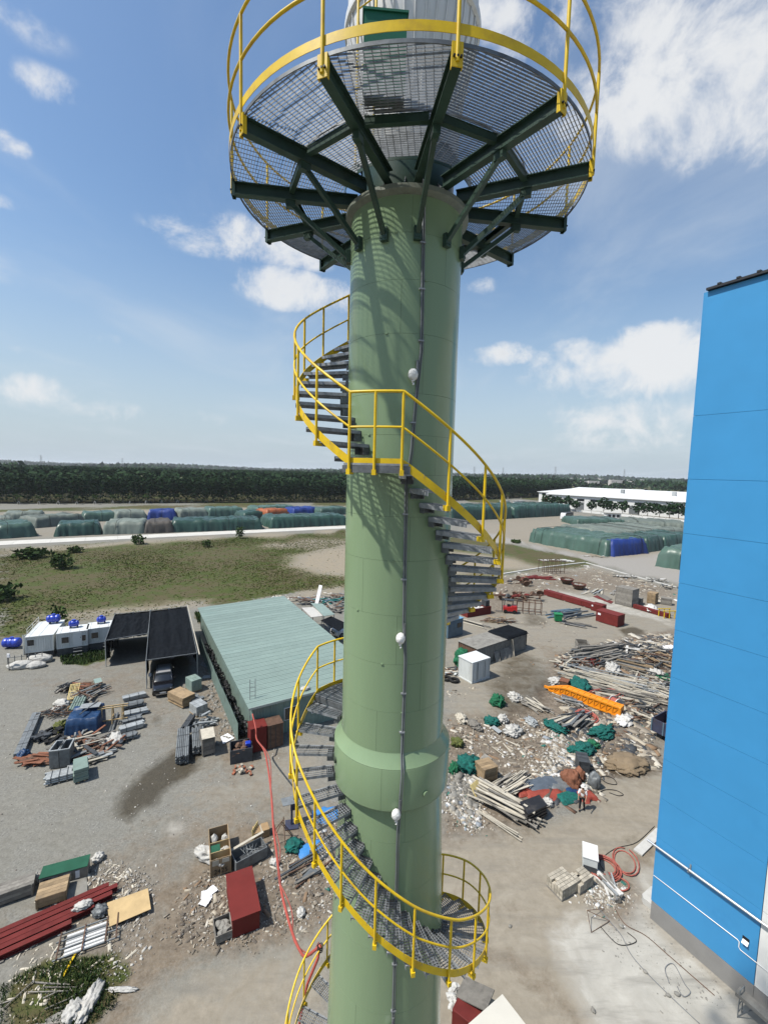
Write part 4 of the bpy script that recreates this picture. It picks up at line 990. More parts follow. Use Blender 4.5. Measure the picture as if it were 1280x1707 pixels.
# ------------------------------------------------------------------ covered stacks
def tarp_mesh(L, D, H, seed, over=.9, res=.55):
    nx = max(10, int((L + 2 * over) / res)); ny = max(8, int((D + 2 * over) / res)); vs = []; fs = []
    o = Vector((seed * 13.1, seed * 5.7, 0))
    for j in range(ny + 1):
        for i in range(nx + 1):
            x = -over + (L + 2 * over) * i / nx; y = -over + (D + 2 * over) * j / ny
            # distance inside the stack outline, with folds
            d = min(x + over, L + over - x, y + over, D + over - y)
            h = max(0.0, min(1.0, d / over)) ** .8
            n = mnoise.noise(Vector((x * .35, y * .35, 0)) + o); n2 = mnoise.noise(Vector((x * 1.1, y * 1.1, 3)) + o); step = mnoise.noise(Vector((round(x / 2.6) * .9, round(y / 2.9) * .9, 5)) + o)
            rd = abs(mnoise.noise(Vector((x * .8 / max(res, .2) * .5, y * .8 / max(res, .2) * .5, 9)) + o))
            z = H * h * (1 + .10 * n + .05 * n2 + .11 * step + .09 * (.25 - rd)) if d > 0.01 else .0
            k = .75 * over * (1 - h) * mnoise.noise(Vector((x * .9 / max(over, .3), y * .9 / max(over, .3), 4)) + o) * (1 if d > .01 else 1.4)
            vs.append((x + k * (.6 if y < D / 2 else -.6), y - k, max(.0, z)))
    for j in range(ny):
        for i in range(nx): a = j * (nx + 1) + i; fs.append((a, a + 1, a + nx + 2, a + nx + 1))
    return MB().add(vs, fs)
def tarp_stack(a, b, D, H, mat, label, seed, band=None):
    A, rz, L = fr(a, b)
    t = thing('covered_stack', label, 'tarp stack', A, rz, 'tarpaulin covered stacks')
    tarp_mesh(L, D, H, seed).build('tarpaulin', M[mat], t, smooth='all')
    mb = MB(); mb.box(.3, L - .3, .3, D - .3, 0, H * .78); mb.build('pallet_load', M['wood_grey'], t)
    rs = random.Random(seed)
    for k in range(max(1, int(L / 7))):
        x = rs.uniform(1, L - 1); mb = MB(); mb.tube([(x, -.95, .25), (x, -.35, H * .85), (x + .2, .2, H * 1.1), (x + .3, D * .5, H * 1.13), (x + .2, D - .2, H * 1.1)], .05, 5); mb.build('rope', M['rubber'], t)
    return t
STACKS = [
    ((0, 898), (56, 894), 13, 4.0, 'tarp_green', 'green tarp stack cut by the left photo edge beside the white road', 1),
    ((97, 894), (165, 891), 11, 3.6, 'tarp_dark', 'dark green tarp stack, second from the left photo edge in the front row', 2),
    ((176, 890.5), (239, 889), 11, 3.8, 'tarp_grey', 'grey-green tarp stack, third from the left photo edge in the front row', 3),
    ((245, 889), (286, 887.5), 10, 3.7, 'tarp_brown', 'small brown-black tarp stack in the front row, left of the long green one', 4),
    ((290, 887), (434, 882.5), 13, 3.7, 'tarp_dark', 'longest dark green tarp stack in the front row left of the chimney', 5),
    ((454, 880.5), (576, 875), 13, 4.0, 'tarp_dark', 'dark green tarp stack of the front row half hidden by the chimney', 6),
    ((0, 880), (20, 879), 9, 3.4, 'tarp_grey', 'pale stack in the second row cut by the left photo edge', 7),
    ((62, 880), (138, 873), 10, 3.5, 'tarp_grey', 'wide grey sagging tarp stack behind the leftmost front row gap', 8),
    ((8, 870), (70, 868), 10, 3.2, 'tarp_grey', 'flat pale grey stack in the back row near the left photo edge', 9),
    ((142, 870), (192, 868), 10, 3.3, 'tarp_green', 'low green stack behind the dark green second stack', 10),
    ((196, 870), (243, 868), 10, 3.8, 'tarp_grey', 'grey tarp stack in the second row, left of the royal blue one', 11),
    ((249, 868), (292, 867), 9, 4.0, 'tarp_royal', 'royal blue tarp stack in the second row left of the chimney', 12),
    ((302, 866), (345, 864), 9, 4.0, 'tarp_grey', 'pale green-grey stack right of the royal blue one', 13),
    ((350, 864), (405, 862), 10, 4.2, 'tarp_green', 'green-grey stack behind the middle of the longest front stack', 14),
    ((408, 869), (440, 867), 8, 3.8, 'tarp_dark', 'nearly black tarp stack just left of the orange one', 15),
    ((446, 868), (480, 865), 8, 4.4, 'tarp_orange', 'small orange tarp stack behind the front row near the chimney', 16),
    ((430, 860), (490, 856), 9, 4.0, 'tarp_green', 'green stack behind the orange one in the back row', 17),
    ((490, 860), (532, 858), 9, 3.6, 'tarp_royal', 'low slate blue stack in the back row near the chimney', 18),
    ((536, 860), (582, 857), 9, 3.6, 'tarp_green', 'pale green back row stack touching the chimney outline', 19),
    # right of the chimney
    ((752, 868), (850, 864.5), 20, 6.0, 'tarp_dark', 'long dark green covered row right of the chimney behind the stair rail', 20),
    ((856, 864), (948, 859), 20, 6.0, 'tarp_dark', 'long dark green covered row ending at the parked bus', 21),
    ((886, 903), (1010, 927), 17, 4.4, 'tarp_green', 'big shiny green tarp stack with its long side to the road', 22),
    ((1019, 927), (1072, 922), 2.4, 4.4, 'tarp_royal', 'bright blue tarp draped over the end of the big green stack', 23),
    ((1076, 920), (1102, 916), 10, 4.2, 'tarp_dark', 'dark green stack end right of the bright blue tarp', 24),
    ((1106, 916), (1150, 911), 10, 4.2, 'tarp_dark', 'dark green stack end touching the blue building edge', 25),
    ((1098, 944), (1150, 952), 12, 4.6, 'tarp_green', 'rounded green tarp stack nearest the blue building edge', 26),
    ((962, 876), (1040, 878), 16, 3.0, 'tarp_green', 'flat green tarp heap behind the big stack, near the bus', 27),
    ((1045, 880), (1150, 886), 20, 3.2, 'tarp_grey', 'flat grey-green tarp heap behind the big stack, near the blue building', 28),
]
for s in STACKS: tarp_stack(*s)
# stack tops running back behind the blue sheet: one more wide heap
tarp_stack((1018, 905), (1140, 897), 22, 3.6, 'tarp_grey', 'wide grey-green covered heap right behind the bright blue tarp', 29)

# ------------------------------------------------------------------ far white factory, gate house, bus, factory trees
def build_far_factory():
    A = G(912, 845); B = G(1160, 866); d = B - A; L = d.length + 40; rz = math.atan2(d.y, d.x)
    t = thing('white_factory', 'long low white factory hall with shallow white roof behind trees on the right', 'building', A, rz)
    D = 90; h = 9.5
    mb = MB(); mb.box(0, L, 0, D, 0, h); mb.build('wall', M['white_panel'], t)
    mb = MB(); mb.add([(-1, -1.2, h), (L, -1.2, h), (L, D / 2, h + 4.2), (-1, D / 2, h + 4.2), (L, D + 1, h), (-1, D + 1, h), (-1, -1.2, h - .5), (L, -1.2, h - .5)], [(0, 1, 2, 3), (3, 2, 4, 5), (6, 7, 1, 0), (0, 3, 5)]); mb.build('roof', MAT('factory_roof', (.80, .80, .79), .4, .03, .02), t)
    for k in range(int(L / 9)):
        mb = MB(); mb.box(3 + k * 9, 8 + k * 9, -.06, -.005, 5.6, 7.2); mb.build('window', M['glass_dark'], t)
    for k in range(4):
        mb = MB(); mb.box(20 + k * 34, 26 + k * 34, -.08, -.006, 0, 5); mb.build('shutter_door', M['steel_grey'], t)
    for k in range(3):
        mb = MB(); mb.box(40 + k * 30, 42 + k * 30, 20, 22, h + 1.6, h + 4.5); mb.build('roof_vent', M['steel_pale'], t)
    A2 = G(897, 838); t2 = thing('white_annex', 'smaller white hall with a row of dark openings left of the long factory', 'building', A2, rz - .08)
    mb = MB(); mb.box(0, 52, 0, 60, 0, 9); mb.build('wall', M['white_panel'], t2)
    mb = MB(); mb.add([(-1, -1, 9), (53, -1, 9), (53, 60, 13), (-1, 60, 12)], [(0, 1, 2, 3)]); mb.add([(-1, -1, 8.6), (53, -1, 8.6), (53, -1, 9), (-1, -1, 9)], [(0, 1, 2, 3)]); mb.build('roof', M['white_panel'], t2)
    for k in range(6):
        mb = MB(); mb.box(3 + k * 8, 6.4 + k * 8, -.06, -.005, 6.2, 8.0); mb.build('window', M['glass_dark'], t2)
    mb = MB(); mb.box(6, 20, -4, -.01, 0, 4.6); mb.build('lean_to', M['rust'], t2)
    # gate house
    A3, r3, L3 = fr((1010, 865), (1034, 866)); t3 = thing('gate_house', 'tiny white gate house with dark windows before the factory', 'gatehouse', A3, r3)
    mb = MB(); mb.box(0, L3, 0, 5, 0, 3.1); mb.build('wall', M['white_panel'], t3)
    mb = MB(); mb.box(-.6, L3 + .6, -.6, 5.6, 3.11, 3.45); mb.build('roof', M['concrete_new'], t3)
    for k in range(3):
        x = L3 * (.12 + .3 * k); mb = MB(); mb.box(x, x + L3 * .18, -.06, -.005, 1.0, 2.4); mb.build('window', M['glass_dark'], t3)
    # site wall
    A4, r4, L4 = fr((890, 846), (1160, 873)); t4 = thing('boundary_wall', 'low white boundary wall in front of the white factory', 'wall', A4, r4)
    for k in range(int(L4 / 6)):
        mb = MB(); mb.box(k * 6 + .2, k * 6 + 5.8, 0, .2, 0, 1.3); mb.build('panel', M['white_panel'], t4)
        mb = MB(); mb.box(k * 6 - .2, k * 6 + .2, -.1, .3, 0, 1.7); mb.build('pier', M['concrete_new'], t4)
    # low row of white office blocks and parked shapes along the verge
    for k, (px, py, w, lab) in enumerate(((860, 843, 9, 'white cabin left of the far annex'), (838, 842, 7, 'small white cabin seen right of the stair rail'), (885, 846, 10, 'white cabin at the foot of the far annex'))):
        p = G(px, py); c = thing('site_cabin', lab + ' beyond the covered rows', 'cabin', p, .6, 'far white cabins'); mb = MB(); mb.box(0, w, 0, 3, .1, 3); mb.build('wall', M['white_panel'], c); mb = MB(); mb.box(-.3, w + .3, -.3, 3.3, 3.01, 3.25); mb.build('roof', M['steel_pale'], c)
        mb = MB(); mb.box(1, 2.4, -.05, -.004, 1.0, 2.3); mb.build('window', M['glass_dark'], c)
    rs = np.random.RandomState(77)
    def mk(seed):
        r = np.random.RandomState(seed); n = 240; u = r.normal(size=(n, 3)); u /= np.linalg.norm(u, axis=1)[:, None]
        C = u * (r.uniform(.3, 1, n)[:, None] ** .5) * np.array([3.4, 3.4, 2.6]) * (1 + .3 * np.sin(u[:, :1] * 6 + seed)); C[:, 2] += 5.4
        mb = MB(); mb.tube([(0, 0, 0), (.1, 0, 2.5), (0, .1, 4.8)], .2, 6, True, .1); return npmesh('crown', [cards(C, np.full(n, .75), r)], LEAF_F), mb.mesh('trunk', True)
    K = [mk(s) for s in (4, 9, 14)]
    names = ['first', 'second', 'third', 'fourth', 'fifth', 'sixth', 'seventh', 'eighth', 'ninth', 'tenth', 'eleventh', 'twelfth', 'thirteenth', 'fourteenth']
    for i, (px, py) in enumerate(((912, 850), (930, 851), (945, 852), (958, 853), (984, 855), (1005, 857), (1018, 858), (1037, 860), (1063, 862), (1078, 863), (1098, 865), (1115, 867), (1130, 868), (1145, 870))):
        t = thing('avenue_tree', f'dark round tree in front of the white factory, {names[i]} from the left', 'tree', G(px, py), i * 1.3, 'trees before the white factory'); s = rs.uniform(.85, 1.25); t.scale = (s, s, s)
        link('trunk', K[i % 3][1], BARK, t); link('crown', K[i % 3][0], LEAF_F, t)
    # bus
    A5, r5, L5 = fr((941, 867), (963, 864.5)); b = thing('parked_bus', 'dark bus with a white front parked beside the covered rows', 'bus', A5, r5)
    k = 9.0; mb = MB(); mb.box(1.6, k, 0, 2.5, .75, 3.6); mb.build('body', M['steel_dark'], b)
    mb = MB(); mb.yprism([(0, .5), (1.58, .5), (1.58, 3.5), (.5, 3.4), (.1, 2.0)], 0, 2.5); mb.build('cab', M['car_white'], b)
    mb = MB(); mb.box(2, k - .4, -.03, -.004, 2.1, 3.1); mb.build('window_band', M['glass_dark'], b)
    mb = MB(); mb.box(.6, 1.4, -.03, -.004, 2.0, 3.0); mb.build('door_window', M['glass_dark'], b)
    for x in (1.4, k - 2):
        for y in (-.02, 2.2): mb = MB(); mb.cyl((x, y, .5), (x, y + .3, .5), .5, 14); mb.build('wheel', M['rubber'], b)
build_far_factory()
# ------------------------------------------------------------------ yard builders
def pbox(x0, x1, y0, y1, z0, z1): return MB().box(x0, x1, y0, y1, z0, z1)
def bbox(x0, x1, y0, y1, z0, z1, b=.03):
    """box with chamfered upright and top edges"""
    mb = MB(); P = [(x0 + b, y0), (x1 - b, y0), (x1, y0 + b), (x1, y1 - b), (x1 - b, y1), (x0 + b, y1), (x0, y1 - b), (x0, y0 + b)]
    c = [((p[0] - (x0 + x1) / 2), (p[1] - (y0 + y1) / 2)) for p in P]; kx = 1 - 2 * b / (x1 - x0); ky = 1 - 2 * b / (y1 - y0)
    Q = [((x0 + x1) / 2 + u * kx, (y0 + y1) / 2 + v * ky) for u, v in c]
    vs = [(p[0], p[1], z0) for p in P] + [(p[0], p[1], z1 - b) for p in P] + [(q[0], q[1], z1) for q in Q]; n = 8
    return mb.add(vs, [tuple(range(7, -1, -1)), tuple(range(16, 24))] + [(i, (i + 1) % n, (i + 1) % n + n, i + n) for i in range(n)] + [(i + n, (i + 1) % n + n, (i + 1) % n + 2 * n, i + 2 * n) for i in range(n)])
def plank_crate(name, label, a, b, D, H, mat='wood', cat='crate', group=None, open_top=False, n=4, fill=None, lift=.08):
    A, rz, L = fr(a, b); t = thing(name, label, cat, A, rz, group); g = .012; th = .03
    for k in range(n):
        z0, z1 = lift + (H - lift) * k / n + g, lift + (H - lift) * (k + 1) / n
        pbox(0, L, 0, th, z0, z1).build('plank', M[mat], t); pbox(0, L, D - th, D, z0, z1).build('plank', M[mat], t)
        pbox(0, th, th, D - th, z0, z1).build('plank', M[mat], t); pbox(L - th, L, th, D - th, z0, z1).build('plank', M[mat], t)
    for x in (.04, L - .1):
        for y in (-.025, D + .001): pbox(x, x + .06, y, y + .024, 0.0, H + .01).build('batten', M[mat], t)
    pbox(.0, L, .1, .2, 0, lift).build('skid', M[mat], t); pbox(.0, L, D - .2, D - .1, 0, lift).build('skid', M[mat], t)
    if open_top:
        pbox(th, L - th, th, D - th, lift, lift + .03).build('floor_board', M[mat], t)
        if fill:
            rs = random.Random(int(a[0])); f = MB()
            for k in range(14): f.blob((rs.uniform(.15, L - .15), rs.uniform(.15, D - .15), H * rs.uniform(.25, .6)), (rs.uniform(.1, .25),) * 3, k, .4, 1.5, 1)
            f.build('contents', M[fill], t)
    else:
        m_ = max(3, int(D / .2))
        for k in range(m_): pbox(-.015, L + .015, D * k / m_ + .005, D * (k + 1) / m_ - .005, H + .001, H + .028).build('lid_board', M[mat], t)
    return t
def pipe_bundle(name, label, a, b, W, H, r, mat, cat='pipe bundle', group=None, straps=2, square=False, seed=0, blockz=.08, jit=.12):
    """bundle lying along a-b (its near edge), stacked W deep and H high"""
    A, rz, L = fr(a, b); t = thing(name, label, cat, A, rz, group); rs = random.Random(seed + int(a[0] * 7))
    ny, nz = max(1, int(W / (2 * r))), max(1, int(H / (2 * r)))
    for k in range(nz):
        for j in range(ny):
            y = r + j * 2 * r; z = blockz + r + k * 2 * r; x0, x1 = rs.uniform(-jit, jit), L + rs.uniform(-jit, jit)
            mb = MB()
            if square: mb.box(x0, x1, y - r * .94, y + r * .94, z - r * .94, z + r * .94)
            else: mb.cyl((x0, y, z), (x1, y, z), r * .97, 8)
            mb.build('pipe' if not square else 'beam', M[mat], t, smooth=not square)
    for k in range(straps):
        x = L * (k + .7) / (straps + .4); e = .01; mb = MB(); zt = blockz + nz * 2 * r
        mb.box(x - .02, x + .02, -e - .006, -e, 0.02, zt + e); mb.box(x - .02, x + .02, -e, ny * 2 * r + e, zt + e, zt + e + .006); mb.box(x - .02, x + .02, ny * 2 * r + e, ny * 2 * r + e + .006, .02, zt + e); mb.build('strap', M['steel_dark'], t)
        pbox(x - .06, x + .06, -.05, ny * 2 * r + .05, 0, blockz).build('bearer', M['wood_grey'], t)
    return t
def plank_pile(name, label, c, n, Lr, ang, spread, area, H, mat, w=.12, th=.03, cat='plank pile', group=None, seed=1, tilt=.06, mats=None):
    """loose boards around a ground point"""
    p = G(*c); t = thing(name, label, cat, p, 0, group); rs = random.Random(seed)
    for k in range(n):
        L = rs.uniform(*Lr); a = R_(ang + rs.gauss(0, spread)); z = th + H * (k / n) ** 1.1 * rs.uniform(.6, 1); x, y = rs.uniform(-1, 1) * area[0], rs.uniform(-1, 1) * area[1]
        sh = max(.25, 1 - (abs(x) / (area[0] + .01)) ** 2); z *= sh; z = max(z, th * .6)
        d = Vector((math.cos(a), math.sin(a), rs.uniform(-tilt, tilt))) * L / 2; ww = w * rs.uniform(.5, 1.3)
        c_ = Vector((x, y, z + abs(d.z)))
        mb = MB(); mb.bar(c_ - d, c_ + d, ww, th); mb.build('board', M[(mats or [mat])[k % len(mats or [mat])]], t)
    return t
def lump(name, label, cat, c, r, mat, seed=1, amp=.3, fq=1.8, group=None, sub=3, parts=1, lift=.0):
    p = G(*c); t = MB(); rs = random.Random(seed)
    for k in range(parts):
        o = (0, 0) if k == 0 else (rs.uniform(-.8, .8) * r[0], rs.uniform(-.8, .8) * r[1]); s = 1 if k == 0 else rs.uniform(.4, .75)
        t.blob((o[0], o[1], r[2] * s * .55 + lift), (r[0] * s, r[1] * s, r[2] * s), seed + k, amp, fq, sub, .55)
    o = t.build(name, M[mat], None, p, rs.uniform(0, 3), smooth='all'); return tag(o, label, cat, group)
def sheet(name, label, cat, pts, z, th, mat, group=None):
    """flat sheet from its four seen corners at height z"""
    P = [G(x, y, z) for x, y in pts]; c = sum(P, Vector()) / 4
    o = MB().prism([(p.x - c.x, p.y - c.y) for p in P][::-1], -th, 0).build(name, M[mat], None, (c.x, c.y, z)); return tag(o, label, cat, group)
def drape(name, label, cat, c, L, D, H, rz, mat, seed, group=None):
    me = tarp_mesh(L, D, H, seed, over=min(.35, L * .2), res=.16); o = me.build(name, M[mat], None, G(*c), rz, smooth='all'); return tag(o, label, cat, group)
def corrug(L, z0, z1, y, pitch=.22, dep=.03):
    """corrugated wall sheet in the xz plane"""
    prof = []; x = 0; k = 0
    while x < L - 1e-6:
        for (u, v) in ((0, 0), (.35, 0), (.5, 1), (.85, 1)):
            xx = x + u * pitch
            if xx <= L: prof.append((xx, y + v * dep))
        x += pitch
    prof.append((L, y)); mb = MB(); n = len(prof)
    mb.add([(p[0], p[1], z0) for p in prof] + [(p[0], p[1], z1) for p in prof], [(i, i + 1, i + 1 + n, i + n) for i in range(n - 1)]); return mb
def coil(name, label, cat, c, R0, r, turns, mat, seed, H=.18, group=None, ecc=.25):
    rs = random.Random(seed); pts = []; ph = rs.uniform(0, 6)
    for k in range(turns * 18):
        a = k / 18 * 2 * math.pi; q = R0 * (1 + .14 * math.sin(a * .37 + ph) + .10 * math.sin(a * .83)); pts.append((q * math.cos(a) * (1 + ecc), q * math.sin(a), r + H * (.5 + .5 * math.sin(a * .29 + ph)) * (k / (turns * 18))))
    o = MB().tube(pts, r, 6).build(name, M[mat], None, G(*c), rs.uniform(0, 3), smooth='all'); return tag(o, label, cat, group)
def ground_cable(name, label, pts, r, mat, cat='cable', z=None):
    P = [G(x, y) + Vector((0, 0, r + .005)) for x, y in pts]; Q = []
    for i in range(len(P) - 1):
        p0, p1, p2, p3 = P[max(i - 1, 0)], P[i], P[i + 1], P[min(i + 2, len(P) - 1)]
        for k in range(6):
            u = k / 6; Q.append(.5 * ((2 * p1) + (p2 - p0) * u + (2 * p0 - 5 * p1 + 4 * p2 - p3) * u * u + (3 * p1 - p0 - 3 * p2 + p3) * u ** 3))
    Q.append(P[-1]); o0 = Q[0].copy(); o = MB().tube([q - o0 for q in Q], r, 6).build(name, M[mat], None, o0, smooth='all'); return tag(o, label, cat)

# ------------------------------------------------------------------ left yard: cabins, tanks, canopy, car, shed
def office_container(label, A, rz, L, D, door_x=None, windows=(), end=False, base=.55, H=2.6):
    t = thing('office_container', label, 'container', A, rz, 'white office containers'); z0 = base; z1 = base + H
    mat = M['cont_white']
    corrug(L, z0 + .1, z1 - .1, .02).build('front_wall', mat, t)
    w = corrug(D, z0 + .1, z1 - .1, 0); w.build('side_wall', mat, t, (L - .02, 0, 0), R_(90)); w.build('side_wall', mat, t, (0.05, 0, 0), R_(90)); corrug(L, z0 + .1, z1 - .1, D - .05).build('back_wall', mat, t)
    pbox(-.02, L + .02, -.02, D + .02, z1 - .1, z1).build('roof', M['cont_roof'], t)
    for k in range(int(L / .9)): pbox(.3 + k * .9, .36 + k * .9, .05, D - .05, z1 + .001, z1 + .03).build('roof_rib', M['cont_roof'], t)
    pbox(-.02, L + .02, -.02, D + .02, z0, z0 + .1).build('bottom_rail', mat, t)
    for x in (0, L - .1):
        for y in (0, D - .1): pbox(x - .025, x + .1, y - .025, y + .1, z0 + .101, z1 - .101).build('corner_post', mat, t)
    for x in (.1, L / 2, L - .5):
        pbox(x, x + .4, .1, D - .1, 0, z0).build('footing', M['concrete_old'], t)
    pbox(.03, L - .03, .04, .09, .03, z0 - .02).build('shade_panel', M['steel_dark'], t)  # added dark panel standing in for the shade under the raised container
    for (x, w_, zz) in windows:
        f = pbox(x, x + w_, -.035, .0, z0 + zz, z0 + zz + .8).build('window', M['cont_roof'], t); pbox(x + .06, x + w_ - .06, -.042, -.036, z0 + zz + .06, z0 + zz + .74).build('pane', M['glass_dark'], f)
    if door_x is not None:
        d = pbox(door_x, door_x + .85, -.04, .0, z0 + .1, z1 - .12).build('door', M['cont_roof'], t); pbox(door_x + .7, door_x + .76, -.06, -.041, z0 + 1.0, z0 + 1.12).build('handle', M['steel_dark'], d)
        s = MB()
        for k in range(3): s.box(door_x, door_x + .85, -.25 - .22 * (2 - k), -.05 - .22 * (2 - k), z0 * (k + .7) / 3 - .03, z0 * (k + .7) / 3)
        s.box(door_x, door_x + .04, -.75, -.05, 0, .06); s.box(door_x + .81, door_x + .85, -.75, -.05, 0, .06); s.build('step', M['steel_grey'], t)
    return t
def blue_tank(label, p, rz, r=.42, L=1.25):
    t = thing('water_tank', label, 'water tank', p, rz, 'blue plastic water tanks')
    prof = [(.06, -L / 2 - .12), (r * .55, -L / 2 - .10), (r * .86, -L / 2), (r, -L / 2 + .1), (r, -.32), (r * .95, -.28), (r * .95, -.2), (r, -.16), (r, .16), (r * .95, .2), (r * .95, .28), (r, .32), (r, L / 2 - .1), (r * .86, L / 2), (r * .55, L / 2 + .10), (.06, L / 2 + .12)]
    mb = MB().lathe(prof, 24); mb.v = [(v[2], v[1], v[0] + r + .12) for v in mb.v]; mb.build('shell', M['tank_blue'], t, smooth=True)
    MB().cyl((0, 0, 2 * r + .1), (0, 0, 2 * r + .22), .2, 16).build('lid', M['tank_blue'], t, smooth=True)
    for x in (-.35, .35): pbox(x - .06, x + .06, -.3, .3, 0, .2).build('cradle', M['steel_dark'], t)
def build_left_cabins():
    A, rz, L = fr((44, 1100), (83, 1098)); rz = R_(24); office_container('white office container end-on to the camera, leftmost of the office row', A, rz, 2.6, 5.4, None, ((.12, .75, .75),), base=.75, H=1.85)
    for k in range(1):
        s = thing('rooftop_railing', 'thin white railing on the left side of the leftmost office container', 'railing', A, rz)
        for y in (1, 3, 5.5): MB().cyl((-.06, y, .0), (-.06, y, 3.2), .025, 6).build('post', M['white_tube'], s)
        for z in (2.8, 3.18): MB().cyl((-.06, 1, z), (-.06, 5.5, z), .02, 6).build('rail', M['white_tube'], s)
    blue_tank('blue water tank on the roof of the leftmost office container', A + Matrix.Rotation(rz, 3, 'Z') @ Vector((1.7, 4.3, 2.63)), rz, .45, 1.2)
    A, rz, L = fr((96, 1096), (145, 1084)); rz = R_(29); L = 2.95; office_container('white office container with window and steps, middle of the office row', A, rz, L, 2.4, 1.55, ((.4, .8, .55), (L - .62, .5, .55)), base=.95, H=1.8)
    blue_tank('blue water tank on the middle office container', A + Matrix.Rotation(rz, 3, 'Z') @ Vector((1.5, 1.6, 2.77)), rz, .36, .8)
    A, rz, L = fr((146, 1087), (190, 1076)); rz = R_(29); L = 3.2; office_container('white office container half under the black net canopy', A, rz, L, 2.4, 1.6, ((.4, .8, .55), (2.6, .6, .55)), base=.95, H=1.8)
    blue_tank('blue water tank on the container beside the black net canopy', A + Matrix.Rotation(rz, 3, 'Z') @ Vector((1.4, 1.6, 2.77)), rz, .36, .75)
    blue_tank('blue water tank lying on the ground at the left photo edge', G(21, 1080), .15, .55, 1.7)
    for i, (c, r, lab) in enumerate((((37, 1113), (1.25, .6, .5), 'long white sack nearest the left photo edge'), ((68, 1103), (1.2, .75, .55), 'large white sack leaning furthest back in the sack heap'), ((60, 1112), (.95, .55, .42), 'small white sack in front of the sack heap'))):
        o = lump('bulk_sack', lab + ' before the office containers', 'sack', c, r, 'sack_white', 3 + i, .16, 1.5, 'white sacks by the containers'); o.rotation_euler[2] = .3
    t = thing('warning_post', 'little post with a white head beside the white sacks', 'post', G(16, 1118)); MB().cyl((0, 0, 0), (0, 0, 1.6), .03, 6).build('shaft', M['steel_dark'], t); bbox(-.16, .16, -.05, .05, 1.45, 1.85).build('head', M['paper'], t)
    t = thing('low_fence', 'short grey fence of thin posts left of the leftmost office container', 'fence', G(14, 1112))
    for k in range(6): MB().cyl((k * .55, k * .25, 0), (k * .55, k * .25, 1.2), .035, 6).build('post', M['steel_grey'], t)
    for z in (.5, 1.0): MB().bar((0, 0, z), (2.75, 1.25, z), .04).build('rail', M['steel_grey'], t)
    # second row bits behind: pale panel and grey slab at the edge
    t = thing('fence_panel', 'pale panel standing between the ground tank and the leftmost container', 'panel', G(40, 1092), 1.2); pbox(0, 2.2, 0, .05, .0, 2.3).build('sheet', M['cont_white'], t); pbox(0, .06, .051, .1, 0, 2.4).build('post', M['steel_grey'], t)
build_left_cabins()
def build_canopy():
    def net(name_label, corners, zs, sag, seed, nx=40, ny=40):
        P = [G(x, y, z) for (x, y), z in zip(corners, zs)]; c = P[3].copy(); c.z = 0
        t = thing('net_canopy', name_label, 'canopy', c, 0, 'black net canopies'); vs = []; fs = []
        for j in range(ny + 1):
            for i in range(nx + 1):
                u, v = i / nx, j / ny; p = (P[3] * (1 - u) + P[2] * u) * (1 - v) + (P[0] * (1 - u) + P[1] * u) * v
                z = p.z - sag * (math.sin(math.pi * ((u * 3) % 1)) * .6 + math.sin(math.pi * ((v * 2) % 1)) * .8) - .16 * abs(mnoise.noise(Vector((u * 7, v * 3.5, seed)))) - .07 * mnoise.noise(Vector((u * 17, v * 13, seed)))
                vs.append((p.x - c.x, p.y - c.y, z))
        for j in range(ny):
            for i in range(nx): a = j * (nx + 1) + i; fs.append((a, a + 1, a + nx + 2, a + nx + 1))
        MB().add(vs, fs).build('net', M['net_black'], t, smooth='all')
        for p in P + [(P[0] + P[1]) / 2, (P[0] + P[3]) / 2, (P[1] + P[2]) / 2]:
            q = p - c; MB().cyl((q.x, q.y, 0), (q.x, q.y, p.z + .12), .045, 6).build('pole', M['steel_pale'], t)
        for a, b in ((0, 1), (1, 2), (2, 3), (3, 0)): MB().cyl(P[a] - c + Vector((0, 0, .03)), P[b] - c + Vector((0, 0, .03)), .035, 6).build('roof_bar', M['steel_grey'], t)
        # hanging net sides at the back and left
        for a, b, zb in ((0, 1, .4), (3, 0, .3), (1, 2, 1.0)):
            A, B = P[a] - c, P[b] - c; n = 10; vs = []
            for k in range(n + 1):
                q = A.lerp(B, k / n); w = .08 * math.sin(k * 2.1 + seed); vs += [(q.x, q.y, q.z - .03), (q.x + w, q.y + w, zb + .2 * math.sin(k * 1.7))]
            MB().add(vs, [(2 * k, 2 * k + 2, 2 * k + 3, 2 * k + 1) for k in range(n)]).build('side_net', M['net_black'], t)
        return t
    net('black shade net canopy on poles beside the white containers', [(192, 1024), (252, 1018), (247, 1056), (176, 1068)], (3.3, 3.3, 3.0, 2.9), .16, 1)
    net('larger black shade net canopy over the black car', [(251, 1018.5), (312, 1011), (329, 1089), (244, 1101)], (3.5, 3.5, 3.0, 2.9), .16, 2)
    t = thing('leaning_pole', 'long pale pole leaning along the right edge of the larger net canopy', 'pole', (0, 0, 0)); a, b = G(313, 1009, 4.0), G(333, 1091, 3.1); MB().cyl(a, b, .06, 6).build('shaft', M['wood_pale'], t); MB().cyl((a.x, a.y, 0), a, .05, 6).build('prop', M['wood_pale'], t)
    t = thing('signal_post', 'small post with a white cap left of the black car', 'post', G(251, 1143)); MB().cyl((0, 0, 0), (0, 0, 1.1), .03, 6).build('shaft', M['steel_grey'], t); bbox(-.12, .12, -.12, .12, 1.0, 1.3).build('cap', M['paper'], t)
build_canopy()
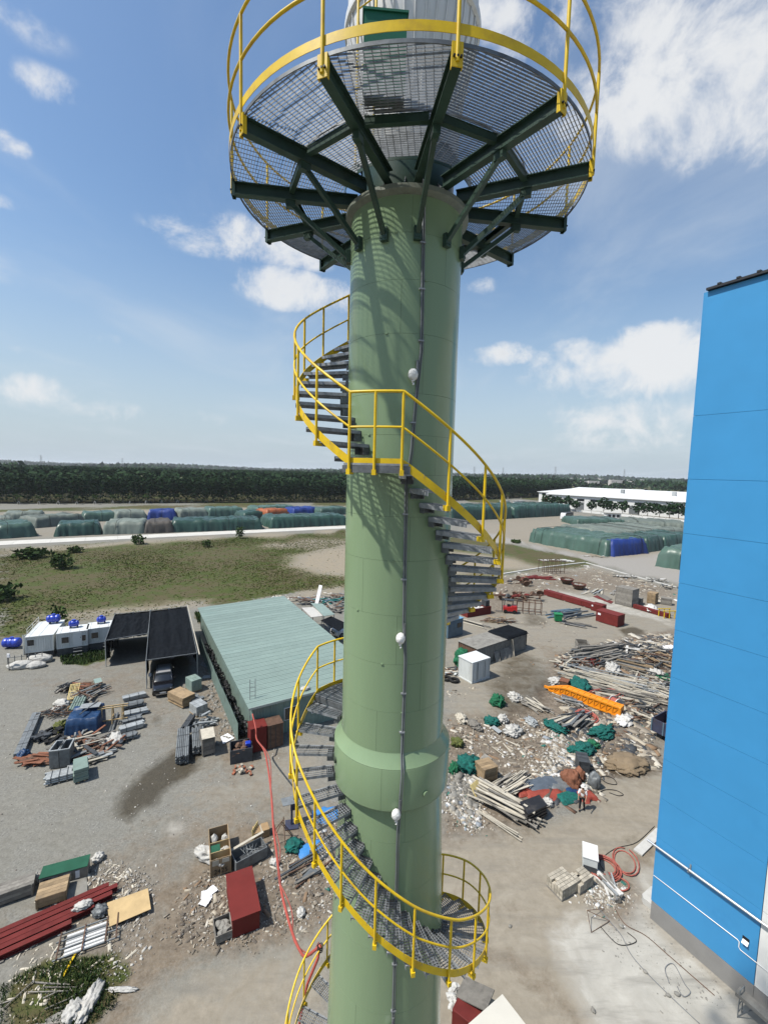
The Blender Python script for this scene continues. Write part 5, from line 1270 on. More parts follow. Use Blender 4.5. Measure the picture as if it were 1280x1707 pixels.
def car(label, p, rz, mat, name='parked_car', group='parked cars', scale=1.0, roof=None):
    """sports utility car, nose towards -y"""
    t = thing(name, label, 'car', p, rz, group); t.scale = (scale,) * 3
    def loft(secs):
        """sections along y: (y, [(halfwidth, z), ...])"""
        vs = []; fs = []; n = 2 * len(secs[0][1])
        for y, s in secs: vs += [(-w, y, z) for w, z in s] + [(w, y, z) for w, z in reversed(s)]
        for i in range(len(secs) - 1):
            for k in range(n): fs.append((i * n + k, i * n + (k + 1) % n, (i + 1) * n + (k + 1) % n, (i + 1) * n + k))
        fs += [tuple(range(n - 1, -1, -1)), tuple(range((len(secs) - 1) * n, len(secs) * n))]; return MB().add(vs, fs)
    S = lambda y, w, zb, zt, c=.1: (y, [(w * .9, zb), (w, zb + .12), (w, zt - c * 1.6), (w - c * .6, zt - c * .4), (w - c * 1.8, zt)])
    loft([S(-2.30, .62, .42, .74), S(-2.22, .84, .34, .90), S(-1.9, .91, .28, 1.0), S(-1.2, .93, .26, 1.06), S(-.9, .94, .26, 1.10), S(1.4, .94, .26, 1.12), S(2.1, .92, .30, 1.10), S(2.30, .80, .42, .98)]).build('body', mat, t, smooth=True)
    loft([(-1.05, [(.80, 1.05), (.80, 1.08), (.78, 1.09)]), (-.30, [(.80, 1.06), (.66, 1.60), (.60, 1.64)]), (.3, [(.82, 1.06), (.68, 1.66), (.60, 1.70)]), (1.5, [(.82, 1.06), (.67, 1.63), (.60, 1.67)]), (2.12, [(.80, 1.06), (.70, 1.18), (.66, 1.20)])]).build('greenhouse', M['glass_dark'], t, smooth=True)
    loft([(-.34, [(.66, 1.60), (.62, 1.645), (.5, 1.66)]), (.3, [(.69, 1.66), (.64, 1.715), (.5, 1.74)]), (1.5, [(.68, 1.63), (.62, 1.68), (.5, 1.71)]), (1.72, [(.64, 1.54), (.6, 1.58), (.5, 1.60)])]).build('roof', roof or mat, t, smooth=True)
    for x in (-1, 1):
        MB().bar((x * .80, -1.02, 1.08), (x * .67, -.32, 1.61), .05).build('pillar', mat, t)
        MB().bar((x * .60, -.2, 1.76), (x * .60, 1.4, 1.76), .04).build('roof_rail', M['chrome'], t)
        l = MB().blob((x * .66, -2.16, .80), (.17, .10, .09), 1, .0, 1, 2, 2).build('headlight', M['chrome'], t, smooth='all')
        bbox(x * 1.0 - .09, x * 1.0 + .09, -.78, -.66, 1.08, 1.22, .02).build('mirror', mat, t)
        for y in (-1.42, 1.42):
            w = MB().cyl((x * .74, y, .34), (x * .95, y, .34), .34, 18).build('wheel', M['rubber'], t, smooth=True); MB().cyl((x * .93, y, .34), (x * .965, y, .34), .21, 12).build('rim', M['chrome'], w)
    pbox(-.55, .55, -2.32, -2.27, .58, .74).build('grille', M['black'], t); pbox(-.26, .26, -2.345, -2.322, .44, .56).build('number_plate', M['plate_white'], t); pbox(-.6, .6, -2.33, -2.28, .33, .40).build('bumper_bar', M['chrome'], t)
A_ = G(274, 1153); car('black car parked half under the black net canopy', A_ + Vector((-.5, 1.0, 0)), R_(24), M['car_black'], roof=MAT('roof_grey', (.30, .30, .30), .3, .05))
car('white car right of the green shed, half hidden by the chimney', G(572, 1062, 0) + Vector((.5, 1.2, 0)), R_(-55), M['car_white'])
def build_shed():
    N = Vector((-10.1, 34.3, 0)); e = Vector((9.7, 5.6, 0)); L = e.length; rz = math.atan2(e.y, e.x); D = 29.0
    t = thing('green_shed', 'long workshop shed with pale green sheet roof left of the chimney', 'shed', N, rz); h0, h1 = 3.0, 3.25
    n = 33
    for k in range(n):
        y0, y1 = D * k / n, D * (k + 1) / n; mb = MB(); j = rnd.uniform(-.004, .004)
        zz = lambda x: h0 + (h1 - h0) * x / L
        mb.add([(-.35, y0 - .25, zz(0) + j), (L + .35, y0 - .25, zz(L) + j), (L + .35, y1 - .26, zz(L) + j), (-.35, y1 - .26, zz(0) + j), (-.35, y0 - .25, zz(0) - .03), (L + .35, y0 - .25, zz(L) - .03), (L + .35, y1 - .26, zz(L) - .03), (-.35, y1 - .26, zz(0) - .03)], [(0, 1, 2, 3), (7, 6, 5, 4), (4, 5, 1, 0), (5, 6, 2, 1), (6, 7, 3, 2), (7, 4, 0, 3)])
        s = mb.build('roof_sheet', M['roof_green'], t)
        mb = MB(); mb.bar((-.35, y0 - .21, zz(0) + .012), (L + .35, y0 - .21, zz(L) + .006), .06, .012)
        for q in (.33, .66): mb.bar((-.35, y0 - .21 + D / n * q, zz(0) + .006), (L + .35, y0 - .21 + D / n * q, zz(L) + .003), .05, .006)
        mb.build('rib', M['roof_green'], s)
    corrug(L, 0, h0 - .05, .05, .25, .03).build('front_wall', M['wall_green'], t); corrug(L, 0, h0, D - .4, .25, .03).build('back_wall', M['wall_green'], t)
    corrug(D - .5, 0, h0 - .04, 0, .25, .03).build('side_wall', M['wall_green'], t, (.08, 0.05, 0), R_(90)); corrug(D - .5, 0, h1 - .04, 0, .25, .03).build('side_wall', M['wall_green'], t, (L - .05, 0.05, 0), R_(90))
    for x in (2.6, 5.0, 7.6):
        w = pbox(x, x + 1.1, -.03, .04, 1.1, 2.2).build('window', M['cont_roof'], t)
        for q in (.06, .58): pbox(x + q, x + q + .46, -.04, -.031, 1.16, 2.14).build('pane', M['glass_dark'], w)
    pbox(9.4, 10.3, -.03, .04, .05, 2.1).build('door', M['steel_grey'], t)
    # flashing along the front edge
    MB().bar((-.36, -.28, h0 - .06), (L + .36, -.28, h1 - .06), .02, .18).build('fascia', MAT('fascia_pale', (.42, .47, .42), .6), t)
    MB().blob((4.6, .5, h0 + .22), (.42, .3, .2), 4, .2, 2, 2, .5).build('roof_vent', M['sack_white'], t, smooth='all')
    # green sheet fence beside the shed
    ux = e.normalized(); uy = Vector((-ux.y, ux.x, 0)); a = N - ux * 1.1 + uy * 21.5; b = N - ux * 1.1 + uy * .1; d = b - a; f = thing('sheet_fence', 'low pale green sheet fence along the left side of the shed', 'fence', a, math.atan2(d.y, d.x)); nf = 13
    for k in range(nf):
        p = d.length / nf; q = corrug(p - .02, .05, 1.75 + rnd.uniform(-.05, .05), 0, .2, .03).build('fence_sheet', M['wall_green'], f, (k * p, 0, 0)); MB().cyl((k * p, .07, 0), (k * p, .07, 1.9), .03, 6).build('post', M['steel_grey'], f)
    # dark clutter in the gap
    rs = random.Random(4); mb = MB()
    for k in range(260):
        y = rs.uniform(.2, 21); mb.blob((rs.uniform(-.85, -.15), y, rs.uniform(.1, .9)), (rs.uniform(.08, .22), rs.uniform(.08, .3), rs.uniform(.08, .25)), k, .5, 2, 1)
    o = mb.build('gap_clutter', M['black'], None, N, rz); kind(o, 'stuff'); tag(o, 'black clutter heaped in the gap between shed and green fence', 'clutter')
    t = thing('barrel', 'rusty round barrel standing in the gap at the far end of the green fence', 'barrel', G(380, 1110)); MB().lathe([(.3, 0), (.3, .3), (.32, .32), (.3, .34), (.3, .7), (.32, .72), (.3, .74), (.3, 1.6), (.24, 1.6), (.24, 1.2)], 18).build('drum', M['rust'], t, smooth=True); MB().cyl((0, 0, 1.2), (0, 0, 1.22), .24, 14).build('rubbish', M['concrete_new'], t)
    # ladder propped against the roof
    t = thing('propped_ladder', 'thin metal ladder propped against the near edge of the shed roof', 'ladder', (0, 0, 0)); a0, b0 = G(417, 1230, 0), G(417, 1133, 4.6); w = Vector((.38, .2, 0))
    for q in (0, 1): MB().cyl(a0 + w * q, b0 + w * q, .025, 6).build('side_rail', M['steel_grey'], t)
    for k in range(1, 14): p = a0.lerp(b0, k / 14); MB().cyl(p, p + w, .018, 6).build('rung', M['steel_grey'], t)
build_shed()
def build_back_sheds():
    P = [G(x, y, 2.6) for x, y in ((503, 1012), (522, 1006), (558, 1026), (520, 1028))]
    def lean(lab, pts, z, mat, roofname='roof_sheet'):
        P = [G(x, y, z) for x, y in pts]; c = sum(P, Vector()) / 4; c.z = 0; t = thing('lean_to_shelter', lab, 'shelter', c, 0, 'lean-to shelters behind the shed')
        mb = MB(); mb.prism([((p - c).x, (p - c).y) for p in P][::-1], z - .04, z); mb.build('roof', M[mat], t)
        for p in P: q = p - c; MB().cyl((q.x * .95, q.y * .95, 0), (q.x * .95, q.y * .95, z - .045), .05, 6).build('post', M['steel_grey'], t)
    lean('small shelter with a dirty cream roof beside the shed, left of the green one', ((503, 1013), (522, 1012), (541, 1026), (519, 1029)), 2.6, 'concrete_new')
    lean('small shelter with a pale green roof just left of the chimney', ((518, 1005), (538, 1006.5), (558, 1024), (540, 1027)), 2.75, 'roof_green')
    lean('low dark shelter over the parked white car', ((535, 1034), (552, 1027), (580, 1040), (565, 1052)), 2.4, 'net_black')
    t = thing('leaning_board', 'white board leaning up behind the small green shelter', 'board', G(527, 1010)); MB().bar((0, 0, 0), (.6, .9, 3.2), .7, .06).build('panel', M['paper'], t)
    rs = random.Random(8)
    for k, (px, py, lab) in enumerate(((548, 1003, 'teal sheeting heap near the chimney behind the small shelter'), (560, 998, 'grey board heap near the chimney behind the teal sheeting'), (505, 1004, 'dark scrap heap behind the small cream shelter'), (562, 1016, 'brown board heap at the chimney edge'))):
        plank_pile('scrap_heap', lab, (px, py), 16, (1, 3.2), rs.uniform(0, 180), 40, (2.2, 1.6), 1.0, 'wood_grey', .35, .05, 'scrap heap', 'scrap heaps behind the shed', k, .2, ['cloth_teal', 'steel_pale', 'wood_grey'] if k == 0 else ['wood_grey', 'steel_grey', 'rust'])
build_back_sheds()

# ------------------------------------------------------------------ left yard: stored materials
def build_left_goods():
    pipe_bundle('steel_beam', 'long dark steel beam with a blue tip, lying alone at the left of the yard', (41, 1262), (70, 1193), .75, .36, .16, 'steel_grey', 'steel beam', None, 3, True, 1)
    lump('cloth_bundle', 'dark blue bundle at the near end of the long steel beam', 'bundle', (39, 1262), (.45, .4, .35), 'tarp_blue', 5)
    plank_pile('rusty_scrap', 'orange rusty scrap pile on the gravel left of the grey bins', (62, 1268), 26, (.6, 1.9), 20, 25, (1.1, .6), .45, 'orange_rust', .3, .04, 'scrap pile', None, 2, .15, ['orange_rust', 'rust', 'orange_rust'])
    for k, (a, b, lab) in enumerate((((83, 1283), (99, 1281), 'left of the two grey open steel bins on the gravel'), ((100, 1281), (117, 1278), 'right of the two grey open steel bins on the gravel'))):
        A, rz, L = fr(a, b); t = thing('steel_bin', lab, 'bin', A, rz, 'grey steel bins'); H, D = 1.35, 1.3
        for nm, bx in (('front_panel', (0, L, 0, .05)), ('back_panel', (0, L, D - .05, D)), ('side_panel', (0, .05, .05, D - .05)), ('side_panel', (L - .05, L, .05, D - .05))): MB().box(*bx, .05, H).build(nm, M['steel_grey'], t)
        pbox(.05, L - .05, .05, D - .05, .05, .1).build('floor', M['steel_dark'], t)
        for (x0, x1, y0, y1) in ((-.03, L + .03, -.03, .06), (-.03, L + .03, D - .06, D + .03), (-.03, .06, .061, D - .061), (L - .06, L + .03, .061, D - .061)): pbox(x0, x1, y0, y1, H, H + .06).build('rim', M['steel_pale'], t)
    # blue tarp covered crate
    A, rz, L = fr((112, 1229), (163, 1223)); t = thing('covered_crate', 'large crate under a dark blue tarp with a pale top, middle of the stored materials', 'crate', A, rz)
    tarp_mesh(L, 1.9, 1.5, 31, .15, .075).build('tarpaulin', M['tarp_blue'], t, smooth='all'); pbox(.1, L - .1, .1, 1.8, 0, 1.3).build('load', M['wood_grey'], t)
    mb = MB(); mb.box(.55, L - .15, 1.0, 1.8, 1.76, 1.80); mb.build('top_sheet', M['steel_pale'], t); MB().bar((.9, .2, 1.72), (1.7, 2.0, 1.86), .09, .05).build('lashing_board', M['steel_dark'], t)
    pipe_bundle('pipe_bundle', 'pale pipes bundled across the near end of the stored materials', (76, 1312), (122, 1300), .95, .55, .075, 'steel_pale', 'pipe bundle', None, 3, False, 3)
    A, rz, L = fr((124, 1308), (149, 1300)); t = thing('panel_stack', 'grey-green stack of flat panels right of the near pale pipes', 'panel stack', A, rz)
    for k in range(7): pbox(rnd.uniform(-.04, .04), L + rnd.uniform(-.04, .04), rnd.uniform(-.03, .03), 1.5, .1 + k * .13, .1 + k * .13 + .11).build('panel', M['wall_green'], t)
    for x in (.2, L - .3): pbox(x, x + .1, 0, 1.5, 0, .099).build('bearer', M['wood'], t)
    for (a, b, W_, H_, mt, sq, lab) in (((206, 1172), (243, 1163), .85, .42, 'steel_pale', True, 'pale bundle of profiles, furthest of the column beside the car track'), ((205, 1186), (240, 1178), .9, .5, 'steel_grey', False, 'grey pipe bundle, second from the far end of the column'), ((206, 1199), (246, 1190), .8, .45, 'steel_pale', False, 'pale wrapped bundle, third from the far end of the column'), ((205, 1212), (238, 1203), .85, .5, 'steel_grey', True, 'grey profile bundle, fourth from the far end of the column'), ((199, 1225), (241, 1213), .85, .48, 'steel_pale', True, 'long pale profile bundle, second from the near end of the column'), ((203, 1238), (230, 1231), .85, .5, 'steel_grey', False, 'short grey bundle with white chalk, nearest of the column')):
        pipe_bundle('material_bundle', lab, a, b, W_, H_, .085, mt, 'bundle', 'bundles in the left column', 2, sq, 2)
    pipe_bundle('long_pipes', 'three long thin pipes lying left of the bundle column', (187, 1230), (198, 1193), .5, .2, .09, 'steel_grey', 'pipes', None, 1, False, 4, .02, .4)
    for c, r, lab in (((194, 1236), (.75, .45, .4), 'white sack at the near end of the three long pipes'), ((180, 1241), (.5, .35, .3), 'small dirty white sack left of the white sack by the long pipes'), ((104, 1176), (.8, .4, .35), 'white sack curled over the brushwood heap'), ((96, 1184), (.5, .35, .25), 'torn white sack at the near end of the brushwood heap')): lump('sack', lab, 'sack', c, r, 'sack_white', int(c[0]), .3, 2, 'sacks among the stored materials')
    plank_pile('brushwood_heap', 'dark purple-brown brushwood heap beside the white sacks', (96, 1190), 34, (.6, 1.8), 40, 50, (1.0, .6), .5, 'rust', .05, .05, 'brushwood', None, 6, .3, ['steel_dark', 'rust'])
    def pallet(lab, a, b, D, mat, tilt=0.0, lift=0.0):
        A, rz, L = fr(a, b); t = thing('wooden_pallet', lab, 'pallet', A + Vector((0, 0, lift)), rz, 'wooden pallets'); 
        for k in range(7): pbox(L * k / 7 + .02, L * (k + 1) / 7 - .06, 0, D, .11, .135).build('slat', M[mat], t)
        for y in (0, D / 2 - .04, D - .08): pbox(0, L, y, y + .08, .02, .109).build('bearer', M[mat], t)
        for k in (0, 3, 6): pbox(L * k / 7 + .02, L * (k + 1) / 7 - .06, 0, D, 0, .019).build('bottom_slat', M[mat], t)
        if tilt: t.rotation_euler = (tilt, 0, rz)
    pallet('ochre slatted pallet, further of the two left of the green pipes', (112, 1170), (130, 1167), 2.0, 'ply_yellow', R_(18), .1); pallet('ochre slatted pallet, nearer of the two left of the green pipes', (111, 1187), (128, 1184), 1.6, 'plywood')
    pipe_bundle('green_pipes', 'grey-green pipes stacked behind the blue covered crate', (137, 1187), (146, 1167), 1.2, .5, .1, 'wall_green', 'pipes', None, 1, False, 3, .05, .2)
    A, rz, L = fr((160, 1150), (172, 1147)); t = thing('slab_stack', 'pale grey-green slab block at the far end of the stored materials', 'slab stack', A, rz)
    for k in range(3): pbox(0, L, 0, 1.2, .05 + k * .2, .23 + k * .2).build('slab', M['roof_green'], t)
    pbox(.1, L - .1, .1, 1.1, 0, .049).build('bearer', M['wood_grey'], t)
    plank_pile('red_board_heap', 'heap of reddish boards at the far end of the stored materials', (134, 1146), 12, (1, 2), 15, 20, (.9, .5), .5, 'rust', .25, .04, 'board heap', None, 7, .1, ['rust', 'orange_rust', 'wood_grey'])
    plank_pile('grey_board_heap', 'grey boards leaning around a rusty engine frame in the far stored materials', (150, 1160), 30, (.8, 2.6), 60, 25, (1.0, .9), .7, 'wood_grey', .16, .04, 'board heap', None, 8, .25, ['wood_grey', 'steel_grey', 'rust'])
    plank_pile('dark_stick_heap', 'dark sticks stacked at the far left end of the stored materials', (112, 1150), 22, (.6, 1.8), 75, 25, (.6, .5), .8, 'steel_dark', .08, .06, 'stick heap', None, 9, .3, ['steel_dark', 'wood_grey'])
    # wooden trestle right of the blue crate
    t = thing('timber_trestle', 'yellowish timber trestle frame right of the blue covered crate', 'trestle', G(170, 1213), .35)
    for x in (0, .75, 1.5):
        MB().bar((x, 0, 0), (x, .25, 1.5), .08).build('leg', M['plywood'], t); MB().bar((x, .9, 0), (x, .6, 1.5), .08).build('leg', M['plywood'], t); MB().bar((x, .15, .7), (x, .75, .7), .07).build('crossbar', M['plywood'], t)
    for y, z in ((.25, 1.5), (.6, 1.5), (.1, .5)): MB().bar((-.3, y, z), (1.9, y, z), .08).build('beam', M['plywood'], t)
    plank_pile('mixed_scrap', 'brown mixed scrap of boards and rusty parts before the blue crate', (140, 1250), 90, (.4, 1.9), 30, 45, (2.2, 1.4), .75, 'rust', .2, .06, 'scrap pile', None, 11, .3, ['rust', 'wood_grey', 'steel_dark', 'orange_rust', 'wood_pale', 'steel_grey'])
    plank_pile('white_panel_scrap', 'pale panels and pipes lying on the near right end of the mixed scrap', (153, 1273), 12, (1, 2), 40, 12, (.8, .5), .5, 'steel_pale', .3, .05, 'panel scrap', None, 12, .1, ['steel_pale', 'wood_pale', 'steel_grey'])
    plank_pile('dark_boxes', 'dark coils and boxes between the long steel beam and the mixed scrap', (83, 1232), 26, (.4, 1.2), 30, 60, (1.1, .7), .5, 'steel_dark', .3, .15, 'scrap pile', None, 13, .2, ['steel_dark', 'rubber'])
    lump('weed_tuft', 'olive weed tuft left of the blue covered crate', 'weeds', (101, 1216), (.5, .45, .4), 'weed', 9, .7, 4)
    # column near the shed
    A, rz, L = fr((305, 1182), (326, 1172)); t = thing('slatted_stack', 'brown stack of slatted timber beside the track to the shed', 'timber stack', A, rz)
    for k in range(9): pbox(rnd.uniform(-.05, .05), L, .0, 2.3, .08 + k * .1, .08 + k * .1 + .085).build('timber', M['wood'], t)
    for x in (.1, L - .2): pbox(x, x + .1, 0, 2.3, 0, .079).build('bearer', M['wood_grey'], t)
    def blockstack(lab, a, b, D, H, mat, nx, ny, nz):
        A, rz, L = fr(a, b); t = thing('block_stack', lab, 'block stack', A, rz, 'block stacks beside the shed track')
        pbox(0, L, 0, D, 0, .1).build('pallet', M['wood'], t)
        for i in range(nx):
            for j in range(ny):
                for k in range(nz): pbox(L * i / nx + .012, L * (i + 1) / nx - .012, D * j / ny + .012, D * (j + 1) / ny - .012, .102 + (H - .1) * k / nz, .092 + (H - .1) * (k + 1) / nz).build('block', M[mat], t)
    blockstack('pale green block stack, furthest in the column by the shed track', (320, 1156), (337, 1150), 1.4, 1.2, 'roof_green', 3, 2, 4)
    pipe_bundle('grey_profiles', 'grey profile bundle between the pale block stacks by the shed track', (325, 1178), (341, 1170), 1.6, .6, .1, 'steel_grey', 'bundle', None, 1, True, 5)
    blockstack('pale stack of blocks and scrap, middle of the column by the shed track', (328, 1196), (347, 1188), 1.3, .9, 'steel_pale', 3, 2, 3)
    plank_pile('pipe_fittings', 'heap of grey pipe fittings on the column by the shed track', (340, 1208), 30, (.3, .9), 30, 60, (.8, .6), .7, 'steel_pale', .16, .12, 'fittings heap', None, 14, .3, ['steel_pale', 'steel_grey'])
    pipe_bundle('dark_bar_stack', 'narrow dark stack of bars left of the pipe fittings', (312, 1222), (326, 1200), .5, .6, .08, 'steel_dark', 'bar stack', None, 1, True, 6, .05, .15)
    for a, b, mt, lab in (((297, 1276), (303, 1228), 'steel_grey', 'leftmost pipe bundle with striped ends near the wet patch'), ((325, 1259), (326, 1226), 'steel_grey', 'second pipe bundle right of the one at the wet patch')):
        A, rz, L = fr(a, b); pipe_bundle('pipe_bundle', lab, (a[0] + 18, a[1] - 3), (b[0] + 14, b[1] - 3), 1.0, .7, .065, mt, 'pipe bundle', 'pipe bundles at the wet patch', 2, False, 7)
    plank_crate('open_crate', 'grey open crate with a pale lid at the near end of the shed track column', (338, 1262), (359, 1256), 1.6, 1.35, 'wood_grey', n=4, open_top=True, fill='steel_dark')
    sheet('crate_lid', 'pale board lying tilted on the open crate of the shed track column', 'board', [(334, 1216), (356, 1211), (359, 1228), (337, 1233)], 1.50, .03, 'wood_pale')
    for pts, mt, lab in (([(347, 1077), (362, 1067), (365, 1069), (350, 1079)], 'wood_pale', 'pale board lying on the ground by the shed corner'), ([(334, 1108), (338, 1103), (356, 1112), (351, 1116)], 'steel_grey', 'grey board lying right of the net canopy pole'), ([(336, 1131), (340, 1126), (366, 1123), (365, 1129)], 'steel_pale', 'pale blue-grey panel lying left of the green fence'), ([(368, 1228), (380, 1222), (391, 1230), (372, 1240)], 'paper', 'white crumpled sheet on the ground by the red cabinet')): sheet('loose_board', lab, 'board', pts, .05, .04, mt)
    # cabinets at the shed front
    def cabinet(lab, a, b, D, H, mat, ribs=0, top=None):
        A, rz, L = fr(a, b); t = thing('metal_cabinet', lab, 'cabinet', A, rz, 'cabinets at the shed front'); bbox(0, L, 0, D, .05, H, .02).build('body', M[mat], t); pbox(-.03, L + .03, -.03, D + .03, H + .001, H + .05).build('lid', M[top or mat], t)
        for k in range(ribs): pbox(L * (k + .5) / ribs - .02, L * (k + .5) / ribs + .02, -.03, -.001, .1, H - .05).build('rib', M['steel_dark'], t)
        for x in (.05, L - .15): pbox(x, x + .1, .1, D - .1, 0, .049).build('foot', M['steel_dark'], t)
    cabinet('dark red metal cabinet with the red hose on it, at the shed front', (418, 1257), (445, 1250), 1.2, 1.95, 'red_box', 0)
    cabinet('rusty blue-grey ribbed cabinet right of the red cabinet', (447, 1250), (472, 1243), 1.2, 1.9, 'rust', 3, 'rust')
    t = thing('scrap_bin', 'black bin full of scrap left of the red cabinet', 'bin', G(384, 1275), .35); 
    for nm, bx in (('panel', (0, 1.6, 0, .05)), ('panel', (0, 1.6, 1.25, 1.3)), ('panel', (0, .05, .051, 1.249)), ('panel', (1.55, 1.6, .051, 1.249))): MB().box(*bx, 0, 1.05).build(nm, M['steel_dark'], t)
    mb = MB(); [mb.blob((rnd.uniform(.2, 1.4), rnd.uniform(.2, 1.1), rnd.uniform(.6, 1.0)), (.25, .25, .2), k, .5, 2, 1) for k in range(10)]; mb.build('contents', M['rust'], t); bbox(1.1, 1.5, .3, .7, .9, 1.25).build('blue_can', M['tank_blue'], t)
    plank_pile('brick_heap', 'small heap of pinkish bricks in front of the black scrap bin', (405, 1285), 22, (.22, .3), 20, 60, (.7, .4), .25, 'brick_red', .14, .1, 'brick heap', None, 15, .1, ['brick_red', 'brick'])
build_left_goods()

# ------------------------------------------------------------------ left foreground
def build_left_front():
    A, rz, L = fr((67, 1484), (146, 1462)); t = thing('green_cabinet', 'long dark green cabinet lying on the yard with papers on its side', 'cabinet', A, rz); bbox(0, L, 0, .75, .04, .62, .02).build('body', M['wood_grey'], t); pbox(-.03, L + .03, -.03, .78, .621, .66).build('lid', M['green_box'], t)
    for x0, x1, mt in ((.08, .18, 'steel_dark'), (.25, .38, 'steel_pale'), (.5, .66, 'wood_pale'), (.75, .84, 'paper')): pbox(L * x0, L * x1, -.02, -.001, .12, .52).build('side_sheet', M[mt], t)
    for x in (.0, L - .1): pbox(x, x + .1, 0, .75, 0, .039).build('foot', M['wood_grey'], t)
    plank_crate('plank_box', 'long grey wooden box cut by the left photo edge', (-20, 1520), (57, 1492), .8, .62, 'wood_grey', n=3)
    plank_crate('flat_crate', 'low weathered wooden crate right of the long grey box', (60, 1519), (111, 1502), 1.05, .55, 'wood', n=2)
    sheet('rubber_mat', 'grey-brown board lying flat right of the low wooden crate', 'board', [(113, 1467), (145, 1459), (147, 1500), (112, 1505)], .05, .04, 'concrete_old')
    A, rz, L = fr((-30, 1618), (200, 1511)); t = thing('steel_beams', 'bundle of long dark red steel beams at the left photo edge', 'steel beams', A, rz)
    ym = [0, .34, .62, .95, 1.25]; ln = [.62, .80, .95, 1.0, .93]
    for k, (y, q) in enumerate(zip(ym, ln)):
        mb = MB(); w, h = .26, .24; mb.box(-2, L * q, y, y + w, .06, .075); mb.box(-2, L * q, y, y + w, .06 + h - .015, .06 + h); mb.box(-2, L * q, y + w / 2 - .008, y + w / 2 + .008, .075, .045 + h); mb.build('beam', M['red_oxide'], t)
    for x in (.6, L * .55): pbox(x, x + .14, -.1, 1.6, 0, .059).build('bearer', M['wood_grey'], t)
    o = lump('plastic_bag', 'crumpled white plastic bag on top of the red beams', 'bag', (140, 1521), (.38, .22, .16), 'sack_white', 21, .45, 2.5, 'white bags in the lower left'); o.location.z = .30
    lump('grey_bundle', 'grey cloth bundle beside the plywood sheet', 'bundle', (168, 1522), (.42, .28, .22), 'steel_grey', 22, .4, 2)
    o = sheet('plywood_sheet', 'bright yellow-brown plywood sheet lying at an angle over the beams', 'plywood', [(179, 1505), (247, 1482), (252, 1515), (183, 1543)], .22, .025, 'plywood'); o.rotation_euler = (R_(3), 0, 0)
    A, rz, L = fr((92, 1606), (196, 1567)); t = thing('pipe_rack', 'welded grey frame holding white pipes below the red beams', 'frame', A, rz)
    for y in (0, .42, .84, 1.2): MB().bar((-.1, y, .14), (L + .1, y, .14), .05).build('long_bar', M['steel_grey'], t)
    for x in (.05, L * .42, L * .8, L - .05): MB().bar((x, -.05, .2), (x, 1.25, .2), .05).build('cross_bar', M['rust'], t)
    for k in range(6): MB().cyl((.3, .14 + k * .18, .075), (L * .78, .14 + k * .18, .075), .065, 8).build('pipe', M['white_panel'], t, smooth=True)
    for k, (px, py, r, lab) in enumerate(((164, 1433, (.3, .28, .22), 'small white sack lying alone near the green cabinet'), (150, 1672, (.3, .75, .16), 'long crumpled white sheet among the weeds'), (122, 1690, (.32, .4, .2), 'white and tan rubbish bag at the lower photo edge'), (60, 1470, (.16, .3, .3), 'white rag on the corner of the green cabinet'), (205, 1650, (.1, .6, .05), 'thin white plastic strip at the right edge of the weeds'))): lump('plastic_bag', lab, 'bag', (px, py), r, 'sack_white', 30 + k, .5, 2.6, 'white bags in the lower left')
    MB_ = MB().box(-.04, .04, -.5, .5, .01, .05); tag(MB_.build('yellow_stick', M['yellow'], None, G(117, 1608), .1), 'short yellow slat lying below the pipe frame', 'slat')
    plank_pile('stick_litter', 'grey sticks lying among the weeds at the lower left', (60, 1680), 14, (.5, 2.2), 25, 20, (1.6, .9), .1, 'wood_grey', .06, .03, 'sticks', None, 33, .03)
    sheet('loose_board', 'brown board half buried at the lower photo edge', 'board', [(75, 1700), (110, 1680), (112, 1730), (80, 1750)], .06, .04, 'concrete_old')
    # tall plywood crate, with a narrow crate behind
    A, rz, L = fr((351, 1463), (386, 1452)); t = thing('plywood_crate', 'tall open plywood crate with numbers on its front and rubbish inside', 'crate', A, rz); D, H = 2.35, .95
    pbox(0, L, 0, .03, 0, H).build('front_panel', M['wood'], t); pbox(0, L, D - .03, D, 0, H).build('back_panel', M['wood'], t); pbox(0, .03, .031, D - .031, 0, H).build('side_panel', M['wood'], t); pbox(L - .03, L, .031, D - .031, 0, H).build('side_panel', M['wood'], t)
    for y in (0.55, 1.25): pbox(.031, L - .031, y, y + .03, .03, H - .05).build('divider', M['plywood'], t)
    pbox(.05, .55, .6, .62 + .5, H - .12, H - .08).build('green_sheet', M['green_box'], t); pbox(.031, L - .031, .031, D - .031, 0.0, .03).build('floor', M['wood_grey'], t)
    mb = MB(); [mb.blob((rnd.uniform(.2, L - .2), rnd.uniform(.1, D - .3), rnd.uniform(.3, .7)), (.2, .25, .2), k, .5, 2, 1) for k in range(9)]; mb.build('contents', M['sack_white'], t); pbox(.1, .45, -.012, -.001, H - .36, H - .06).build('label_sheet', M['wood_pale'], t); pbox(.6, L - .1, -.012, -.001, H - .30, H - .06).build('label_sheet', M['wood_pale'], t)
    for x in (.0, L / 2 - .03, L - .06): pbox(x, x + .06, -.03, -.013, 0, H).build('batten', M['wood'], t)
    tc = bpy.data.curves.new('crate_numbers', 'FONT'); tc.body = '2425'; tc.size = .36; tc.align_x = 'CENTER'; tc.extrude = .002
    to = bpy.data.objects.new('number_text', tc); COL.objects.link(to); bpy.context.view_layer.update(); me = bpy.data.meshes.new_from_object(to.evaluated_get(bpy.context.evaluated_depsgraph_get())); bpy.data.objects.remove(to); bpy.data.curves.remove(tc)
    me.materials.clear(); to = link('painted_number', me, M['black'], t, (L / 2, -.034, .12)); to.rotation_euler = (R_(90), 0, 0)
